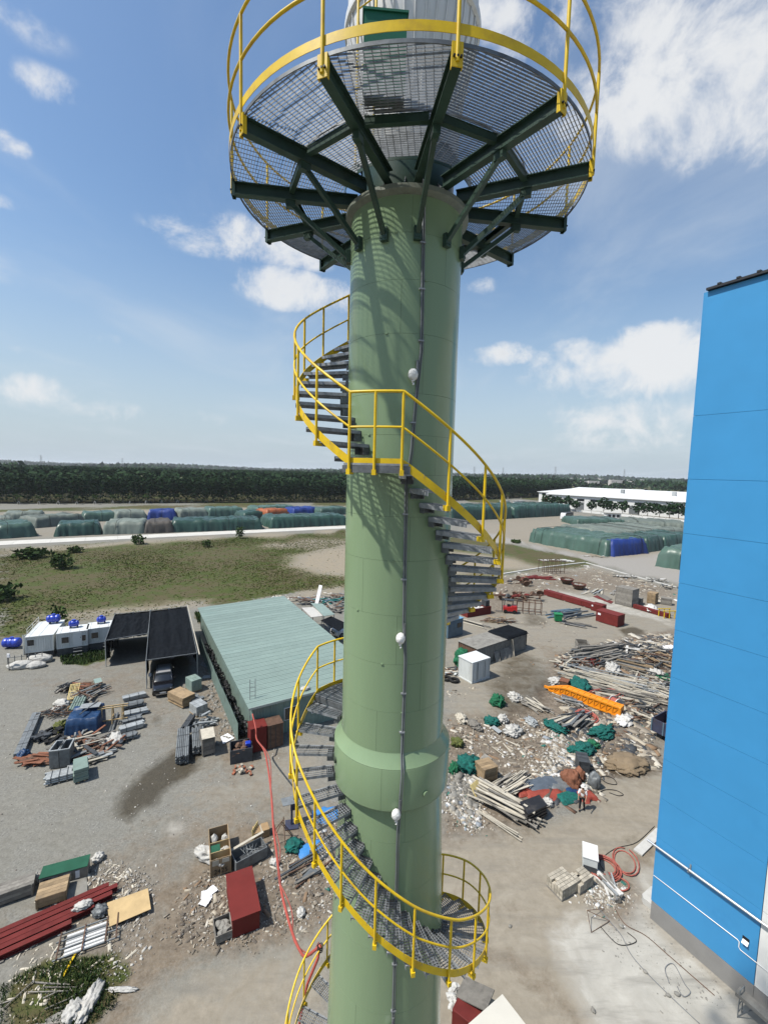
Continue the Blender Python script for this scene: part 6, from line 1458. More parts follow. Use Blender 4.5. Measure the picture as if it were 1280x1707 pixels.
    lump('rag_heap', 'white and tan rags piled along the left side of the tall plywood crate', 'rags', (346, 1432), (.3, .8, .4), 'sack_white', 41, .5, 2.4)
    # grey trough with scrap, cardboard box, brown red box
    A, rz, L = fr((394, 1456), (446, 1428)); t = thing('metal_trough', 'grey open metal trough with wire scrap behind the red box', 'trough', A, rz); 
    for nm, bx in (('side', (0, L, 0, .04)), ('side', (0, L, .86, .9)), ('end', (0, .04, .041, .859)), ('end', (L - .04, L, .041, .859))): MB().box(*bx, 0, .6).build(nm, M['steel_grey'], t)
    pbox(.04, L - .04, .04, .86, .0, .1).build('floor', M['steel_dark'], t); mb = MB()
    for k in range(26): a = rnd.uniform(0, 6.3); c = Vector((L * .55 + rnd.gauss(0, .25), .45 + rnd.gauss(0, .12), .5)); mb.cyl(c, c + Vector((math.cos(a) * .35, math.sin(a) * .35, rnd.uniform(-.05, .2))), .008, 4)
    mb.build('wire_scrap', M['steel_pale'], t); MB().bar((-.05, .95, .62), (L * 1.1, 1.0, .75), .16, .03).build('loose_plank', M['wood_pale'], t)
    A, rz, L = fr((424, 1402), (450, 1393)); t = thing('cardboard_box', 'brown cardboard box behind the metal trough', 'box', A, rz); bbox(0, L, 0, .62, 0, .45, .01).build('carton', M['cardboard'], t); pbox(L * .45, L * .52, -.004, .63, -.0 + .02, .455).build('tape', M['wood_pale'], t)
    pallet_ = thing('small_pallet', 'yellow slatted pallet standing left of the cardboard box', 'pallet', G(421, 1402), 1.4)
    for k in range(6): pbox(k * .13, k * .13 + .08, 0, .03, 0, .7).build('slat', M['ply_yellow'], pallet_)
    for z in (.1, .55): pbox(0, .75, .031, .06, z, z + .07).build('bearer', M['ply_yellow'], pallet_)
    P = [G(x, y, .95) for x, y in ((381, 1457), (424, 1445), (434, 1517), (387, 1535))]; a = P[3]; e = P[2] - P[3]; t = thing('red_box', 'large closed dark red steel box beside the small open crate', 'box', (a.x, a.y, 0), math.atan2(e.y, e.x)); L = e.length; D = (P[0] - P[3]).length
    bbox(0.02, L - .02, .02, D, 0, .9, .01).build('body', M['red_box'], t); pbox(-.02, L + .03, -.02, D + .03, .901, .95).build('lid', M['red_box'], t); pbox(L - .02, L + .012, .05, D, .82, .86).build('hinge_strip', M['black'], t)
    plank_crate('open_box', 'small open wooden box with rubbish at the near corner of the red box', (360, 1576), (389, 1563), .95, .42, 'wood_grey', open_top=True, n=2, fill='concrete_old', lift=.02)
    for k, (px, py, rz2) in enumerate(((345, 1492, .3), (352, 1487, .9), (343, 1503, 1.3))): 
        vs = []; n = 6
        for j in range(n + 1):
            for i in range(n + 1): vs.append((i * .09 - .27, j * .075 - .22, .03 + .05 * mnoise.noise(Vector((i * .7, j * .7, k * 5))) + .04))
        fs = [(j * (n + 1) + i, j * (n + 1) + i + 1, (j + 1) * (n + 1) + i + 1, (j + 1) * (n + 1) + i) for j in range(n) for i in range(n)]
        tag(MB().add(vs, fs).build('paper_sheet', M['paper'], None, G(px, py), rz2), ['lowest', 'topmost', 'leftmost'][k] + ' of the three crumpled white papers left of the red box', 'paper', 'crumpled papers')
    # blue steel stand and tripod behind the stairs
    t = thing('blue_stand', 'dark blue steel stand with a slanted top behind the stairs', 'stand', G(478, 1382), .2); MB().bar((.3, .3, 0), (.3, .3, 1.5), .12).build('column', M['navy_paint'], t); pbox(-.1, .7, -.1, .7, 0, .03).build('foot_plate', M['navy_paint'], t); MB().bar((-.3, .2, 1.62), (1.0, .5, 1.55), .7, .03).build('top_plate', M['steel_grey'], t); pbox(.22, .7, .28, .32, .95, 1.5).build('web', M['navy_paint'], t)
    t = thing('rod_tripod', 'dark rods tied as a tripod behind the red hose', 'tripod', G(470, 1400))
    for a in range(5): MB().cyl((math.cos(a * 1.3) * .8, math.sin(a * 1.3) * .8, 0.02), (-.1 * math.cos(a), .1, 1.0 + .1 * a), .025, 6).build('rod', M['rust'], t)
    lump('net_heap', 'teal net heap under the stairs by the dark tripod', 'net', (490, 1412), (.5, .45, .22), 'net_teal', 51, .45, 2.4); drape('blue_tarp', 'bright blue tarp lying under the stairs', 'tarp', (533, 1368), 1.5, .7, .18, .3, 'tarp_bright', 52); drape('blue_tarp', 'smaller blue tarp strip left of the stair posts', 'tarp', (505, 1425), 1.1, .4, .12, .5, 'tarp_bright', 53)
    plank_pile('timber_litter', 'dark timbers lying under the stairs left of the chimney', (505, 1450), 9, (1.2, 2.8), 38, 10, (.8, .7), .2, 'rust', .09, .06, 'timbers', None, 54, .05, ['rust', 'wood_grey', 'steel_dark'])
    sheet('tin_plate', 'dark bent plate lying under the stairs', 'plate', [(503, 1462), (522, 1442), (530, 1452), (508, 1466)], .15, .02, 'steel_grey'); lump('plastic_bag', 'white plastic bag lying right of the red hose below the timbers', 'bag', (502, 1523), (.2, .25, .14), 'sack_white', 55, .4, 2.4, 'white bags near the chimney')
    lump('plastic_bag', 'white bag beside the metal trough, under the red hose', 'bag', (458, 1440), (.28, .2, .16), 'sack_white', 56, .5, 2.4, 'white bags near the chimney')
build_left_front()
# ------------------------------------------------------------------ right yard, far part
def build_right_far():
    A, rz, L = fr((746, 1065), (771, 1058)); t = thing('site_toilet', 'blue-grey portable cabin with a light blue roof close to the chimney on the right', 'portable cabin', A, rz); D, H = 1.7, 2.3
    bbox(0, L, 0, D, .06, H, .03).build('body', M['blue_grey'], t); pbox(-.06, L + .06, -.06, D + .06, H + .001, H + .1).build('roof', M['blue_roof'], t); pbox(.12 * L, .45 * L, -.03, -.001, .15, H - .15).build('door', M['blue_grey'], t); pbox(.6 * L, .9 * L, -.03, -.001, 1.2, 1.8).build('window', M['glass_dark'], t); pbox(.1, L - .1, .1, D - .1, 0, .059).build('skid', M['steel_dark'], t)
    A, rz, L = fr((779, 1030), (818, 1023)); t = thing('red_skip', 'open dark red skip with white rubbish behind the blue-grey cabin', 'skip', A, rz); D, H = 2.6, 1.2
    for nm, bx in (('side', (0, L, 0, .08)), ('side', (0, L, D - .08, D)), ('end', (0, .08, .081, D - .081)), ('end', (L - .08, L, .081, D - .081))): MB().box(*bx, 0, H).build(nm, M['red_oxide'], t)
    pbox(.08, L - .08, .08, D - .08, 0, .4).build('floor', M['red_oxide'], t); mb = MB(); [mb.blob((rnd.uniform(.4, L - .4), rnd.uniform(.4, D - .4), .6), (.5, .4, .35), k, .4, 2, 1) for k in range(8)]; mb.build('rubbish', M['foam'], t)
    pbox(L - .9, L - .1, .3, 1.3, 1.2, 2.1).build('black_panel', M['steel_dark'], t)
    # red forklift-like machine
    A, rz, L = fr((836, 1022), (858, 1024)); t = thing('small_forklift', 'small bright red forklift standing right of the red skip', 'forklift', A, rz); r = MAT('machine_red', (.42, .02, .02), .4, .1)
    MB().yprism([(.2, .4), (2.3, .4), (2.35, 1.0), (1.7, 1.15), (.9, 1.0), (.2, 1.0)], 0, 1.1).build('body', r, t); bbox(1.5, 2.3, .05, 1.05, 1.0, 1.3, .06).build('counterweight', r, t); MB().box(.8, 1.3, .3, .8, 1.02, 1.35).build('seat', M['black'], t)
    for x, y in ((.35, .1), (.35, 1.0), (1.6, .1), (1.6, 1.0)): MB().cyl((x, y, 1.0), (x + .1, y, 2.1), .04, 6).build('guard_post', M['steel_dark'], t)
    pbox(.3, 1.8, .05, 1.05, 2.1, 2.16).build('guard_roof', M['steel_dark'], t)
    for y in (.3, .8): pbox(.02, .12, y, y + .1, .1, 2.3).build('mast', M['steel_dark'], t); pbox(-1.0, .02, y, y + .1, .1, .15).build('fork', M['steel_dark'], t)
    for x in (.55, 1.95):
        for y in (-.02, .92): MB().cyl((x, y, .32), (x, y + .2, .32), .32, 14).build('wheel', M['rubber'], t)
    rs = random.Random(17)
    # rusty machine parts heaps
    for c, lab, sd in (((865, 975), 'rusty machine parts heap behind the stair treads, furthest right', 1), ((845, 1000), 'rusty reel heap beside the small forklift', 2), ((880, 1000), 'rusty valve heap right of the forklift', 3)):
        p = G(*c); t = thing('machine_scrap', lab, 'scrap heap', p, 0, 'rusty machine heaps')
        for k in range(14):
            q = Vector((rs.uniform(-2.4, 2.4), rs.uniform(-1.4, 1.4), rs.uniform(.2, 1.2)))
            if k % 3 == 0: mb = MB(); a = rs.uniform(0, 3); d = Vector((math.cos(a), math.sin(a), .4)); mb.cyl(q - d * .1, q + d * .1, rs.uniform(.35, .65), 14); mb.build('wheel', M['rust'], t, smooth=True)
            elif k % 3 == 1: mb = MB(); mb.blob(q, (.5, .4, .4), k, .5, 2, 1); mb.build('casting', M[rs.choice(['rust', 'red_oxide', 'steel_dark'])], t)
            else: mb = MB(); mb.bar(q - Vector((1.1, rs.uniform(-.6, .6), 0)), q + Vector((1.1, rs.uniform(-.6, .6), .1)), .14); mb.build('bar', M['rust'], t)
    def rack(lab, a, b, D, H, n, mat):
        A, rz, L = fr(a, b); t = thing('steel_rack', lab, 'rack', A, rz, 'steel racks in the right yard')
        for k in range(n + 1):
            for y in (0, D): MB().bar((L * k / n, y, 0), (L * k / n, y, H), .09).build('upright', M[mat], t)
            MB().bar((L * k / n, 0, H - .2), (L * k / n, D, H - .2), .07).build('tie', M[mat], t)
        for z in (.45, H - .1):
            for y in (0, D): MB().bar((0, y, z), (L, y, z), .08).build('beam', M[mat], t)
    rack('dark red open rack with thin uprights left of the grey pipe pile', (861, 1022), (902, 1026), 1.6, 2.0, 4, 'rust')
    rack('brown open rack standing alone near the pale kerb', (906, 957), (940, 956), 2.2, 3.0, 5, 'rust')
    plank_pile('red_plate_heap', 'flat dark red plates lying left of the brown rack', (895, 964), 10, (2, 4), 10, 12, (3, 1.2), .3, 'red_oxide', .8, .08, 'plate heap', None, 18, .04)
    for c, lab in (((944, 973), 'dark red bowl-shaped tank end, left of the two'), ((964, 982), 'dark red bowl-shaped tank end, right of the two')):
        t = thing('tank_end', lab, 'tank end', G(*c), 0, 'red tank ends'); mb = MB().lathe([(.1, .0), (.7, .12), (1.15, .5), (1.3, 1.0), (1.22, 1.0), (1.05, .55), (.6, .22)], 24); mb.build('bowl', M['rust'], t, smooth=True); mb = MB(); mb.lathe([(1.3, .96), (1.36, .97), (1.36, 1.06), (1.26, 1.06)], 24); mb.build('rim', M['red_oxide'], t, smooth=True)
        mb = MB(); [mb.blob((rs.uniform(-.6, .6), rs.uniform(-.6, .6), .75), (.35, .35, .3), k, .5, 2, 1) for k in range(5)]; mb.build('rubble', M['concrete_old'], t)
    A, rz, L = fr((905, 992), (1003, 1021)); t = thing('red_girder', 'very long dark red box girder lying across the right yard', 'girder', A, rz); n = 3
    for k in range(n): bbox(L * k / n + .02, L * (k + 1) / n - .02, 0, 1.1, .12, 1.0, .02).build('segment', M['red_oxide'], t); pbox(L * k / n + .5, L * k / n + .8, .0, 1.1, 0, .119).build('bearer', M['wood_grey'], t)
    A, rz, L = fr((992, 1035), (1013, 1041.5)); t = thing('red_crate', 'dark red steel crate at the near end of the long red girder', 'crate', A, rz); bbox(0, 3.4, 0, 1.9, .08, 1.7, .02).build('body', M['red_oxide'], t); pbox(-.03, 3.43, -.03, 1.93, 1.701, 1.76).build('lid', M['red_oxide'], t); pbox(.3, .75, -.012, -.001, 1.1, 1.4).build('label_sheet', M['paper'], t)
    for x in (.3, 2.9): pbox(x, x + .2, 0, 1.9, 0, .079).build('skid', M['wood_grey'], t)
    A, rz, L = fr((984, 1017), (1003, 1022)); t = thing('red_end_block', 'short dark red block standing between the long girder and the red crate', 'steel block', A, rz); bbox(0, L, 0, 1.4, 0, 1.2, .02).build('body', M['red_oxide'], t); pbox(.1, .35, -.01, -.001, .7, .95).build('label_sheet', M['paper'], t)
    plank_pile('grey_pipe_pile', 'blue-grey pipes fanned on the ground left of the red crate', (952, 1026), 22, (3.2, 5.2), 28, 7, (2.6, 1.5), .5, 'blue_grey', .2, .16, 'pipe pile', None, 19, .03, ['blue_grey', 'steel_grey', 'blue_grey'])
    plank_pile('black_plank_pile', 'dark planks lying in front of the blue-grey pipes', (962, 1042), 8, (2.2, 3.4), -28, 6, (1.2, .6), .25, 'steel_dark', .3, .06, 'plank pile', None, 20, .02, ['steel_dark', 'wood_grey'])
    A, rz, L = fr((924, 1037), (937, 1038)); t = thing('wheeled_bin', 'green wheeled bin in front of the blue-grey pipes', 'bin', A, rz); MB().add([(.08, .08, .15), (L - .08, .08, .15), (L - .08, .8, .15), (.08, .8, .15), (0, 0, 1.15), (L, 0, 1.15), (L, .9, 1.15), (0, .9, 1.15)], [(0, 3, 2, 1), (4, 5, 6, 7), (0, 1, 5, 4), (1, 2, 6, 5), (2, 3, 7, 6), (3, 0, 4, 7)]).build('tub', M['bin_green'], t); bbox(-.04, L + .04, -.04, .94, 1.151, 1.27, .03).build('lid', M['bin_green'], t)
    for x in (.1, L - .2): MB().cyl((x, .75, .14), (x + .1, .75, .14), .14, 10).build('wheel', M['rubber'], t)
    plank_crate('large_crate', 'largest grey wooden crate standing in the right yard', (1024, 1006), (1052, 1013), 2.4, 3.0, 'wood_grey', n=7)
    plank_crate('tan_crate', 'tan wooden crate right of the largest crate', (1077, 1005), (1091, 1008), 1.5, 1.9, 'wood', n=5)
    plank_crate('slatted_crate', 'low slatted crate right of the tan one', (1100, 1007), (1119, 1010), 1.3, 1.1, 'wood_grey', n=3); plank_crate('slatted_crate', 'small slatted crate between the two tall crates', (1058, 1006), (1068, 1008), 1.2, 1.0, 'wood_grey', n=3)
    A, rz, L = fr((1054, 1014), (1113, 1031)); t = thing('red_girder', 'shorter dark red girder running to the yellow trestle', 'girder', A, rz); bbox(0, L, 0, .7, .08, .7, .02).build('body', M['red_oxide'], t); pbox(1, 1.3, 0, .7, 0, .079).build('bearer', M['wood_grey'], t); pbox(L - 1, L - .7, 0, .7, 0, .079).build('bearer', M['wood_grey'], t)
    t = thing('yellow_trestle', 'yellow steel trestle at the edge of the blue building', 'frame', G(1106, 1031), .1)
    for x in (0, .9, 1.8):
        for y in (0, 1.2): MB().bar((x, y, 0), (x, y, 1.2), .1).build('upright', M['yellow'], t)
    for y in (0, 1.2): MB().bar((-.2, y, 1.2), (2.0, y, 1.2), .12).build('rail', M['yellow'], t)
    lump('white_coils', 'white wrapped coils heap between red girder and yellow trestle', 'coil heap', (1085, 1017), (1.9, 1.0, .5), 'foam', 61, .5, 2.6, None, 3, 4)
    plank_pile('board_fan', 'fanned grey boards left of the largest crate', (1000, 988), 18, (2.2, 4), 55, 6, (3.2, .8), .3, 'wood_pale', .3, .06, 'board pile', None, 21, .02, ['wood_pale', 'steel_pale', 'wood_grey'])
    sheet('red_mat', 'dark red plates lying flat left of the largest crate', 'plate', [(988, 994), (996, 992), (1022, 1003), (1018, 1006)], .06, .04, 'red_oxide'); sheet('dark_mat', 'long dark brown strip lying behind the red plates', 'plate', [(980, 984), (990, 983), (1020, 998), (1012, 1001)], .1, .06, 'wood_grey')
    plank_pile('plank_ramp', 'grey planks leaning by the blue-grey cabin', (788, 1040), 5, (3, 4.4), -42, 6, (.7, .4), .3, 'wood_pale', .28, .06, 'planks', None, 22, .03, ['wood_pale', 'wood_grey'])
    plank_pile('brown_scrap', 'brown scrap heap between the forklift and the long dark shed', (832, 1036), 40, (.6, 2.2), 15, 40, (2.2, .9), .6, 'rust', .16, .06, 'scrap heap', None, 23, .2, ['rust', 'wood_grey', 'wood'])
    # long dark shed with a black sheet
    A, rz, L = fr((794, 1112), (876, 1082)); t = thing('low_long_shed', 'long low grimy shed with grey roof and a black sheet on its far end', 'shed', A, rz); D, H = 2.9, 2.1
    corrug(L, 0.05, H, 0, .3, .04).build('front_wall', M['concrete_old'], t); corrug(D, .05, H, 0, .3, .04).build('end_wall', M['concrete_old'], t, (L, 0, 0), R_(90)); corrug(D, .05, H, 0, .3, .04).build('end_wall', M['rust'], t, (.05, 0, 0), R_(90)); corrug(L, .05, H, D, .3, .04).build('back_wall', M['rust'], t)
    for k in range(5): pbox(L * k / 5 - (.08 if k == 0 else -.01), L * (k + 1) / 5, -.12, D + .1, H + .001, H + .06).build('roof_sheet', M['concrete_old'], t)
    tarp_mesh(L * .42, D * 1.0, .28, 61, .18, .2).build('black_sheet', M['net_black'], t, (L * .58, -.05, H - .02), smooth='all'); pbox(L - .02, L + .03, -.05, D, .4, H + .15).build('sheet_flap', M['net_black'], t)
    for x0 in (.35, .46, .55, .62): MB().bar((L * x0, -.5, 0), (L * x0 + .1, -.05, 1.1), .75, .04).build('leaning_board', M['wood_grey'], t)
    MB().bar((L * .66, -.45, 0), (L * .66, -.06, 2.0), .45, .05).build('leaning_board', M['wood_pale'], t)
    lump('green_bag', 'bright green mesh bag heap between white container and long shed', 'mesh bag', (768, 1108), (.95, .8, 1.3), 'net_green', 63, .3, 2)
    # white container
    A, rz, L = fr((786, 1140), (815, 1130)); t = thing('white_container', 'small dirty white shipping container in the right yard', 'container', A, rz); D, H = 2.1, 2.3
    corrug(L, .12, H - .1, .02, .5, .04).build('front_wall', M['cont_white'], t); corrug(D, .12, H - .1, 0, .2, .03).build('side_wall', M['cont_white'], t, (.05, 0, 0), R_(90)); corrug(D, .12, H - .1, 0, .2, .03).build('side_wall', M['cont_white'], t, (L - .02, 0, 0), R_(90)); corrug(L, .12, H - .1, D - .05, .2, .03).build('back_wall', M['cont_white'], t)
    pbox(-.03, L + .03, -.03, D + .03, H - .1, H).build('roof', M['cont_roof'], t); pbox(-.03, L + .03, -.03, D + .03, 0, .12).build('bottom_rail', M['cont_white'], t)
    for k in range(4): pbox(L * (k + .02) / 3.06 - .03, L * (k + .02) / 3.06 + .03, -.035, .0, .121, H - .101).build('door_post', M['cont_roof'], t)
    for k in range(2): MB().cyl((L * (.3 + .4 * k), -.06, .3), (L * (.3 + .4 * k), -.06, H - .2), .025, 6).build('lock_bar', M['steel_grey'], t)
    for c, lab in (((744, 1133), 'black tyre lying left of the white container, near the chimney'), ((757, 1136), 'black tyre leaning at the left corner of the white container')):
        mb = MB(); mb.tube([(.42 * math.cos(a), .42 * math.sin(a), 0) for a in [k * math.pi / 10 for k in range(21)]], .14, 8, False); o = mb.build('tyre', M['rubber'], None, G(*c) + Vector((0, 0, .16)), 0, smooth='all'); tag(o, lab, 'tyre', 'old tyres')
    plank_pile('board_stack', 'rubbish boards between the chimney and the white container', (752, 1122), 14, (.6, 1.6), 20, 50, (1.2, .8), .4, 'wood_grey', .2, .05, 'scrap heap', None, 24, .2, ['wood_pale', 'rust', 'cont_white', 'steel_dark'])
    # kerb line and road edge
    def kerb(lab, pts):
        P = [G(*p) for p in pts]; t = thing('kerb', lab, 'kerb', P[0]); 
        for a, b in zip(P, P[1:]):
            d = b - a; n = max(1, int(d.length / 2))
            for k in range(n): MB().bar(a.lerp(b, (k + .01) / n) - P[0] + Vector((0, 0, .07)), a.lerp(b, (k + .99) / n) - P[0] + Vector((0, 0, .07)), .5, .16).build('kerb_stone', M['concrete_new'], t)
    kerb('pale concrete kerb bordering the field and the right yard', [(838, 957), (905, 946), (975, 938)]); kerb('pale kerb between the right yard and the tarp road', [(975, 938), (1060, 962), (1135, 982)])
    plank_pile('white_slab_heap', 'white broken slabs on the grass by the road', (930, 935), 22, (1, 2.6), 15, 20, (4, .9), .3, 'foam', .5, .12, 'slab heap', None, 25, .05)
    for c, lab in (((1090, 968), 'white rubble heap beside the far kerb at the blue building'), ((1040, 962), 'grey rubble heap in the middle of the far yard'), ((1122, 980), 'dark timber heap at the blue building edge')): plank_pile('rubble_heap', lab, c, 26, (.5, 1.8), 20, 60, (2.4, 1.2), .6, 'foam', .3, .1, 'rubble heap', 'rubble heaps in the far right yard', int(c[0]), .2, ['foam', 'wood_grey', 'concrete_old'] if c[0] < 1100 else ['wood_grey', 'steel_dark', 'wood_pale'])
    for k, c in enumerate(((990, 928), (1040, 918), (1055, 922))): plank_pile('pallet_scatter', ['pale pallets scattered before the blue tarp, leftmost heap', 'pale pallets scattered before the blue tarp, middle heap', 'pale pallets scattered before the blue tarp, rightmost heap'][k], c, 14, (.8, 2.2), 10, 50, (2.6, .8), .4, 'wood_pale', .4, .06, 'pallet heap', 'pallet heaps by the tarps', 70 + k, .1, ['wood_pale', 'wood', 'foam'])
build_right_far()

# ------------------------------------------------------------------ the scrap field
def build_scrap_field():
    plank_crate('cage_crate', 'grey slatted crate at the far left corner of the scrap field', (962, 1089), (982, 1091), 1.7, 1.25, 'wood_grey', n=4, open_top=True)
    for (c, n, Lr, ang, sp, ar, H, w, th, mats, lab, sd) in (
        ((998, 1092), 42, (4.5, 7.5), 18, 4, (1.2, 1.3), 1.1, .22, .18, ['wood_grey', 'steel_grey', 'wood_grey'], 'thick grey timber logs stacked behind the pale poles', 1),
        ((1020, 1106), 26, (2.5, 4.5), 25, 5, (1.0, 1.0), .9, .2, .16, ['wood_grey', 'steel_dark'], 'grey rolled timber bundle right of the log stack', 2),
        ((1048, 1112), 22, (3.5, 5.5), -42, 8, (1.4, .9), .8, .16, .1, ['wood_grey', 'wood', 'steel_dark'], 'dark brown boards slanting down behind the pale poles', 3),
        ((1013, 1138), 46, (5, 8.5), -32, 4, (1.8, 1.1), .9, .13, .09, ['wood_pale', 'wood_pale', 'steel_pale'], 'long pale poles lying behind the orange boom', 4),
        ((1040, 1160), 26, (4, 7), -36, 5, (1.6, .8), .5, .12, .08, ['wood_pale', 'wood_grey'], 'second layer of long pale poles near the orange boom end', 5),
        ((1085, 1135), 34, (1.2, 3.4), -30, 45, (2.2, 2.4), .8, .14, .08, ['wood_grey', 'wood_pale', 'rust', 'steel_dark'], 'tangle of broken boards near the blue building', 6),
        ((1095, 1100), 46, (1.0, 3.4), 10, 60, (3.0, 2.6), 1.0, .16, .08, ['rust', 'wood_grey', 'wood', 'steel_dark'], 'brown rubbish bank at the far right of the scrap field', 7),
        ((1070, 1082), 34, (.8, 2.8), 10, 60, (3.6, 1.4), .8, .2, .08, ['wood_grey', 'steel_dark', 'wood_pale', 'foam'], 'grey rubbish bank along the far edge of the scrap field', 8),
        ((955, 1110), 26, (1.0, 3), 40, 50, (1.7, 1.2), .6, .2, .1, ['wood_grey', 'rust', 'wood_pale', 'steel_grey'], 'broken crates left of the grey log stack', 9),
        ((975, 1105), 22, (.8, 2.4), 10, 40, (1.4, .6), .6, .1, .06, ['rust', 'orange_rust', 'red_oxide'], 'reddish broken boards at the near left of the log stack', 10),
        ((893, 1179), 26, (1.6, 2.5), -52, 12, (.7, .5), .5, .12, .06, ['wood_grey', 'wood_pale', 'wood_grey'], 'small tied bundle of grey boards lying alone on the wet ground', 11),
        ((950, 1172), 20, (.8, 1.9), -45, 20, (.9, .6), .4, .14, .08, ['steel_grey', 'steel_pale', 'wood_grey'], 'grey metal bits in front of the middle of the orange boom', 12),
        ((955, 1208), 44, (1.4, 3.2), 30, 10, (1.3, .9), .7, .2, .1, ['wood_grey', 'steel_grey', 'wood_pale', 'steel_dark'], 'grey timber heap in front of the orange boom, left of the red hose coil', 13),
        ((852, 1312), 40, (1.6, 2.9), 38, 7, (.9, .7), .75, .11, .05, ['wood_pale', 'wood_grey', 'wood_pale'], 'pale board pile behind the long pale planks', 14),
        ((838, 1346), 62, (2.6, 4.4), -42, 5, (.95, .6), 1.0, .13, .06, ['wood_pale', 'wood_pale', 'wood_grey'], 'large pile of long pale planks left of the black sheet stack', 15),
        ((826, 1372), 5, (2.6, 3.8), -44, 3, (.35, .25), .12, .08, .05, ['wood_pale'], 'few thin poles sticking out below the pale plank pile', 16),
        ((1092, 1150), 20, (1.8, 3.4), -48, 30, (1.6, 1.6), .6, .09, .07, ['wood_pale', 'foam', 'steel_pale'], 'pale pipes crossing near the blue building edge', 17),
        ((1070, 1190), 40, (.6, 2.2), -30, 60, (2.2, 1.6), .6, .14, .08, ['wood_grey', 'steel_dark', 'rust', 'wood_pale'], 'dark rubbish right of the orange boom end', 18)):
        plank_pile('timber_pile', lab, c, n, Lr, ang, sp, ar, H, 'wood_grey', w, th, 'timber pile', 'timber piles of the scrap field', 100 + sd, .07, mats)
    # orange crane boom: tapered lattice box
    a = G(914, 1152); b = G(1030, 1196); d = b - a; L = d.length; t = thing('crane_boom', 'bright orange crane boom section lying across the scrap field', 'crane boom', a, math.atan2(d.y, d.x)); om = M['crane_orange']
    h = lambda x: (.10 + .42 * min(1, x / (L * .22)), .28 + .50 * min(1, x / (L * .22)))
    for y0 in (0, 1):
        for zt in (0, 1):
            pts = []; mb = MB()
            for k in range(9): x = L * k / 8; w, hh = h(x); pts.append((x, (w * 1.5 if y0 else -.0) , .12 + (hh if zt else 0)))
            for p, q in zip(pts, pts[1:]): mb.bar(p, q, .13, .13)
            mb.build('chord', om, t)
    for k in range(13):
        x = L * k / 12; w, hh = h(x); MB().bar((x, 0, .12), (x, 0, .12 + hh), .09).build('upright', om, t); MB().bar((x, 0, .12 + hh), (x, w * 1.5, .12 + hh), .09).build('tie', om, t)
        if k < 12: x2 = L * (k + 1) / 12; w2, h2 = h(x2); MB().bar((x, .02, .14), (x2, .02, .10 + h2), .06).build('diagonal', om, t)
    pl = MB(); xs = [L * k / 8 for k in range(9)]; pl.add([(x, .035, .14) for x in xs] + [(x, .035, .1 + h(x)[1]) for x in xs], [(k, k + 1, k + 10, k + 9) for k in range(8)]); pl.add([(x, .05, .125 + h(x)[1]) for x in xs] + [(x, h(x)[0] * 1.5 - .05, .125 + h(x)[1]) for x in xs], [(k, k + 1, k + 10, k + 9) for k in range(8)]); pl.build('web_plate', om, t)
    w, hh = h(L); bbox(L, L + .18, -.08, w * 1.5 + .08, .02, .2 + hh, .02).build('end_plate', om, t); pbox(-.5, .05, .0, .16, .2, .42).build('tip_lug', om, t)
    MB().cyl((L + .02, w * .75, .5), (L + .25, w * .75, .5), .12, 12).build('pin', M['steel_dark'], t)
    for k in (1, 5, 10): pbox(L * k / 12 - .1, L * k / 12 + .1, -.05, .8, 0, .055).build('bearer', M['wood_grey'], t)
    A, rz, L2 = fr((931, 1147), (945, 1151)); t = thing('rust_box', 'small rusty brown box behind the tip of the orange boom', 'box', A, rz); bbox(0, L2, 0, .9, 0, .8, .02).build('body', M['rust'], t); pbox(-.02, L2 + .02, -.02, .92, .801, .84).build('lid', M['orange_rust'], t)
    t = thing('white_duct', 'white round duct lying behind the orange boom', 'duct', G(968, 1168), R_(-28)); MB().lathe([(.34, 0), (.36, .05), (.34, .1), (.34, 1.5), (.25, 2.6), (.20, 2.6)], 16).build('tube', M['white_panel'], t, smooth=True); t.rotation_euler = (0, R_(88), R_(-28)); t.location.z = .36
    MB().cyl((0, 0, -.02), (0, 0, .04), .36, 16).build('end_cap', M['steel_pale'], t)
    t = thing('cable_drum', 'white and red cable drum near the end of the orange boom', 'cable drum', G(1030, 1182), .4)
    for y in (0, .7): MB().cyl((0, y, .5), (0, y + .07, .5), .5, 18).build('flange', M['foam'], t, smooth=True)
    MB().cyl((0, .07, .5), (0, .7, .5), .36, 18).build('core', M['hose_pink'], t, smooth=True)
    for c, r, mt, lab, sd in (((964, 1148), (1.9, 1.1, .7), 'net_teal', 'teal net mound behind the tip of the orange boom', 1), ((925, 1213), (.7, 1.3, .35), 'net_teal', 'teal net strip left of the grey timber heap', 2), ((1003, 1222), (1.5, .8, .45), 'net_teal', 'teal net mound right of the red hose coil', 3), ((973, 1252), (1.1, .8, .5), 'net_teal', 'teal net mound near the sand pile', 4), ((781, 1282), (.95, .9, .85), 'net_teal', 'round teal net mound beside the chimney', 5), ((988, 1244), (.6, .5, .4), 'net_green', 'olive green net bundle touching the teal mound near the sand', 6), ((1103, 1128), (1.4, .8, .3), 'net_green', 'bright green sheet near the blue building edge', 7), ((762, 1242), (.5, .55, .5), 'weed', 'olive green bag heap beside the chimney collar', 8), ((958, 1306), (.7, .6, .25), 'cloth_teal', 'teal cloth left of the orange net sacks', 9), ((757, 1290), (.35, .4, .8), 'net_green', 'narrow green sheet beside the chimney above the white rubble', 12)): lump('net_mound', lab, 'net', c, (r[0] * .85, r[1] * .85, r[2] * .7), mt, 80 + sd, .55, 2.8, 'nets of the scrap field', 3, 3 if r[0] > .9 else 1)
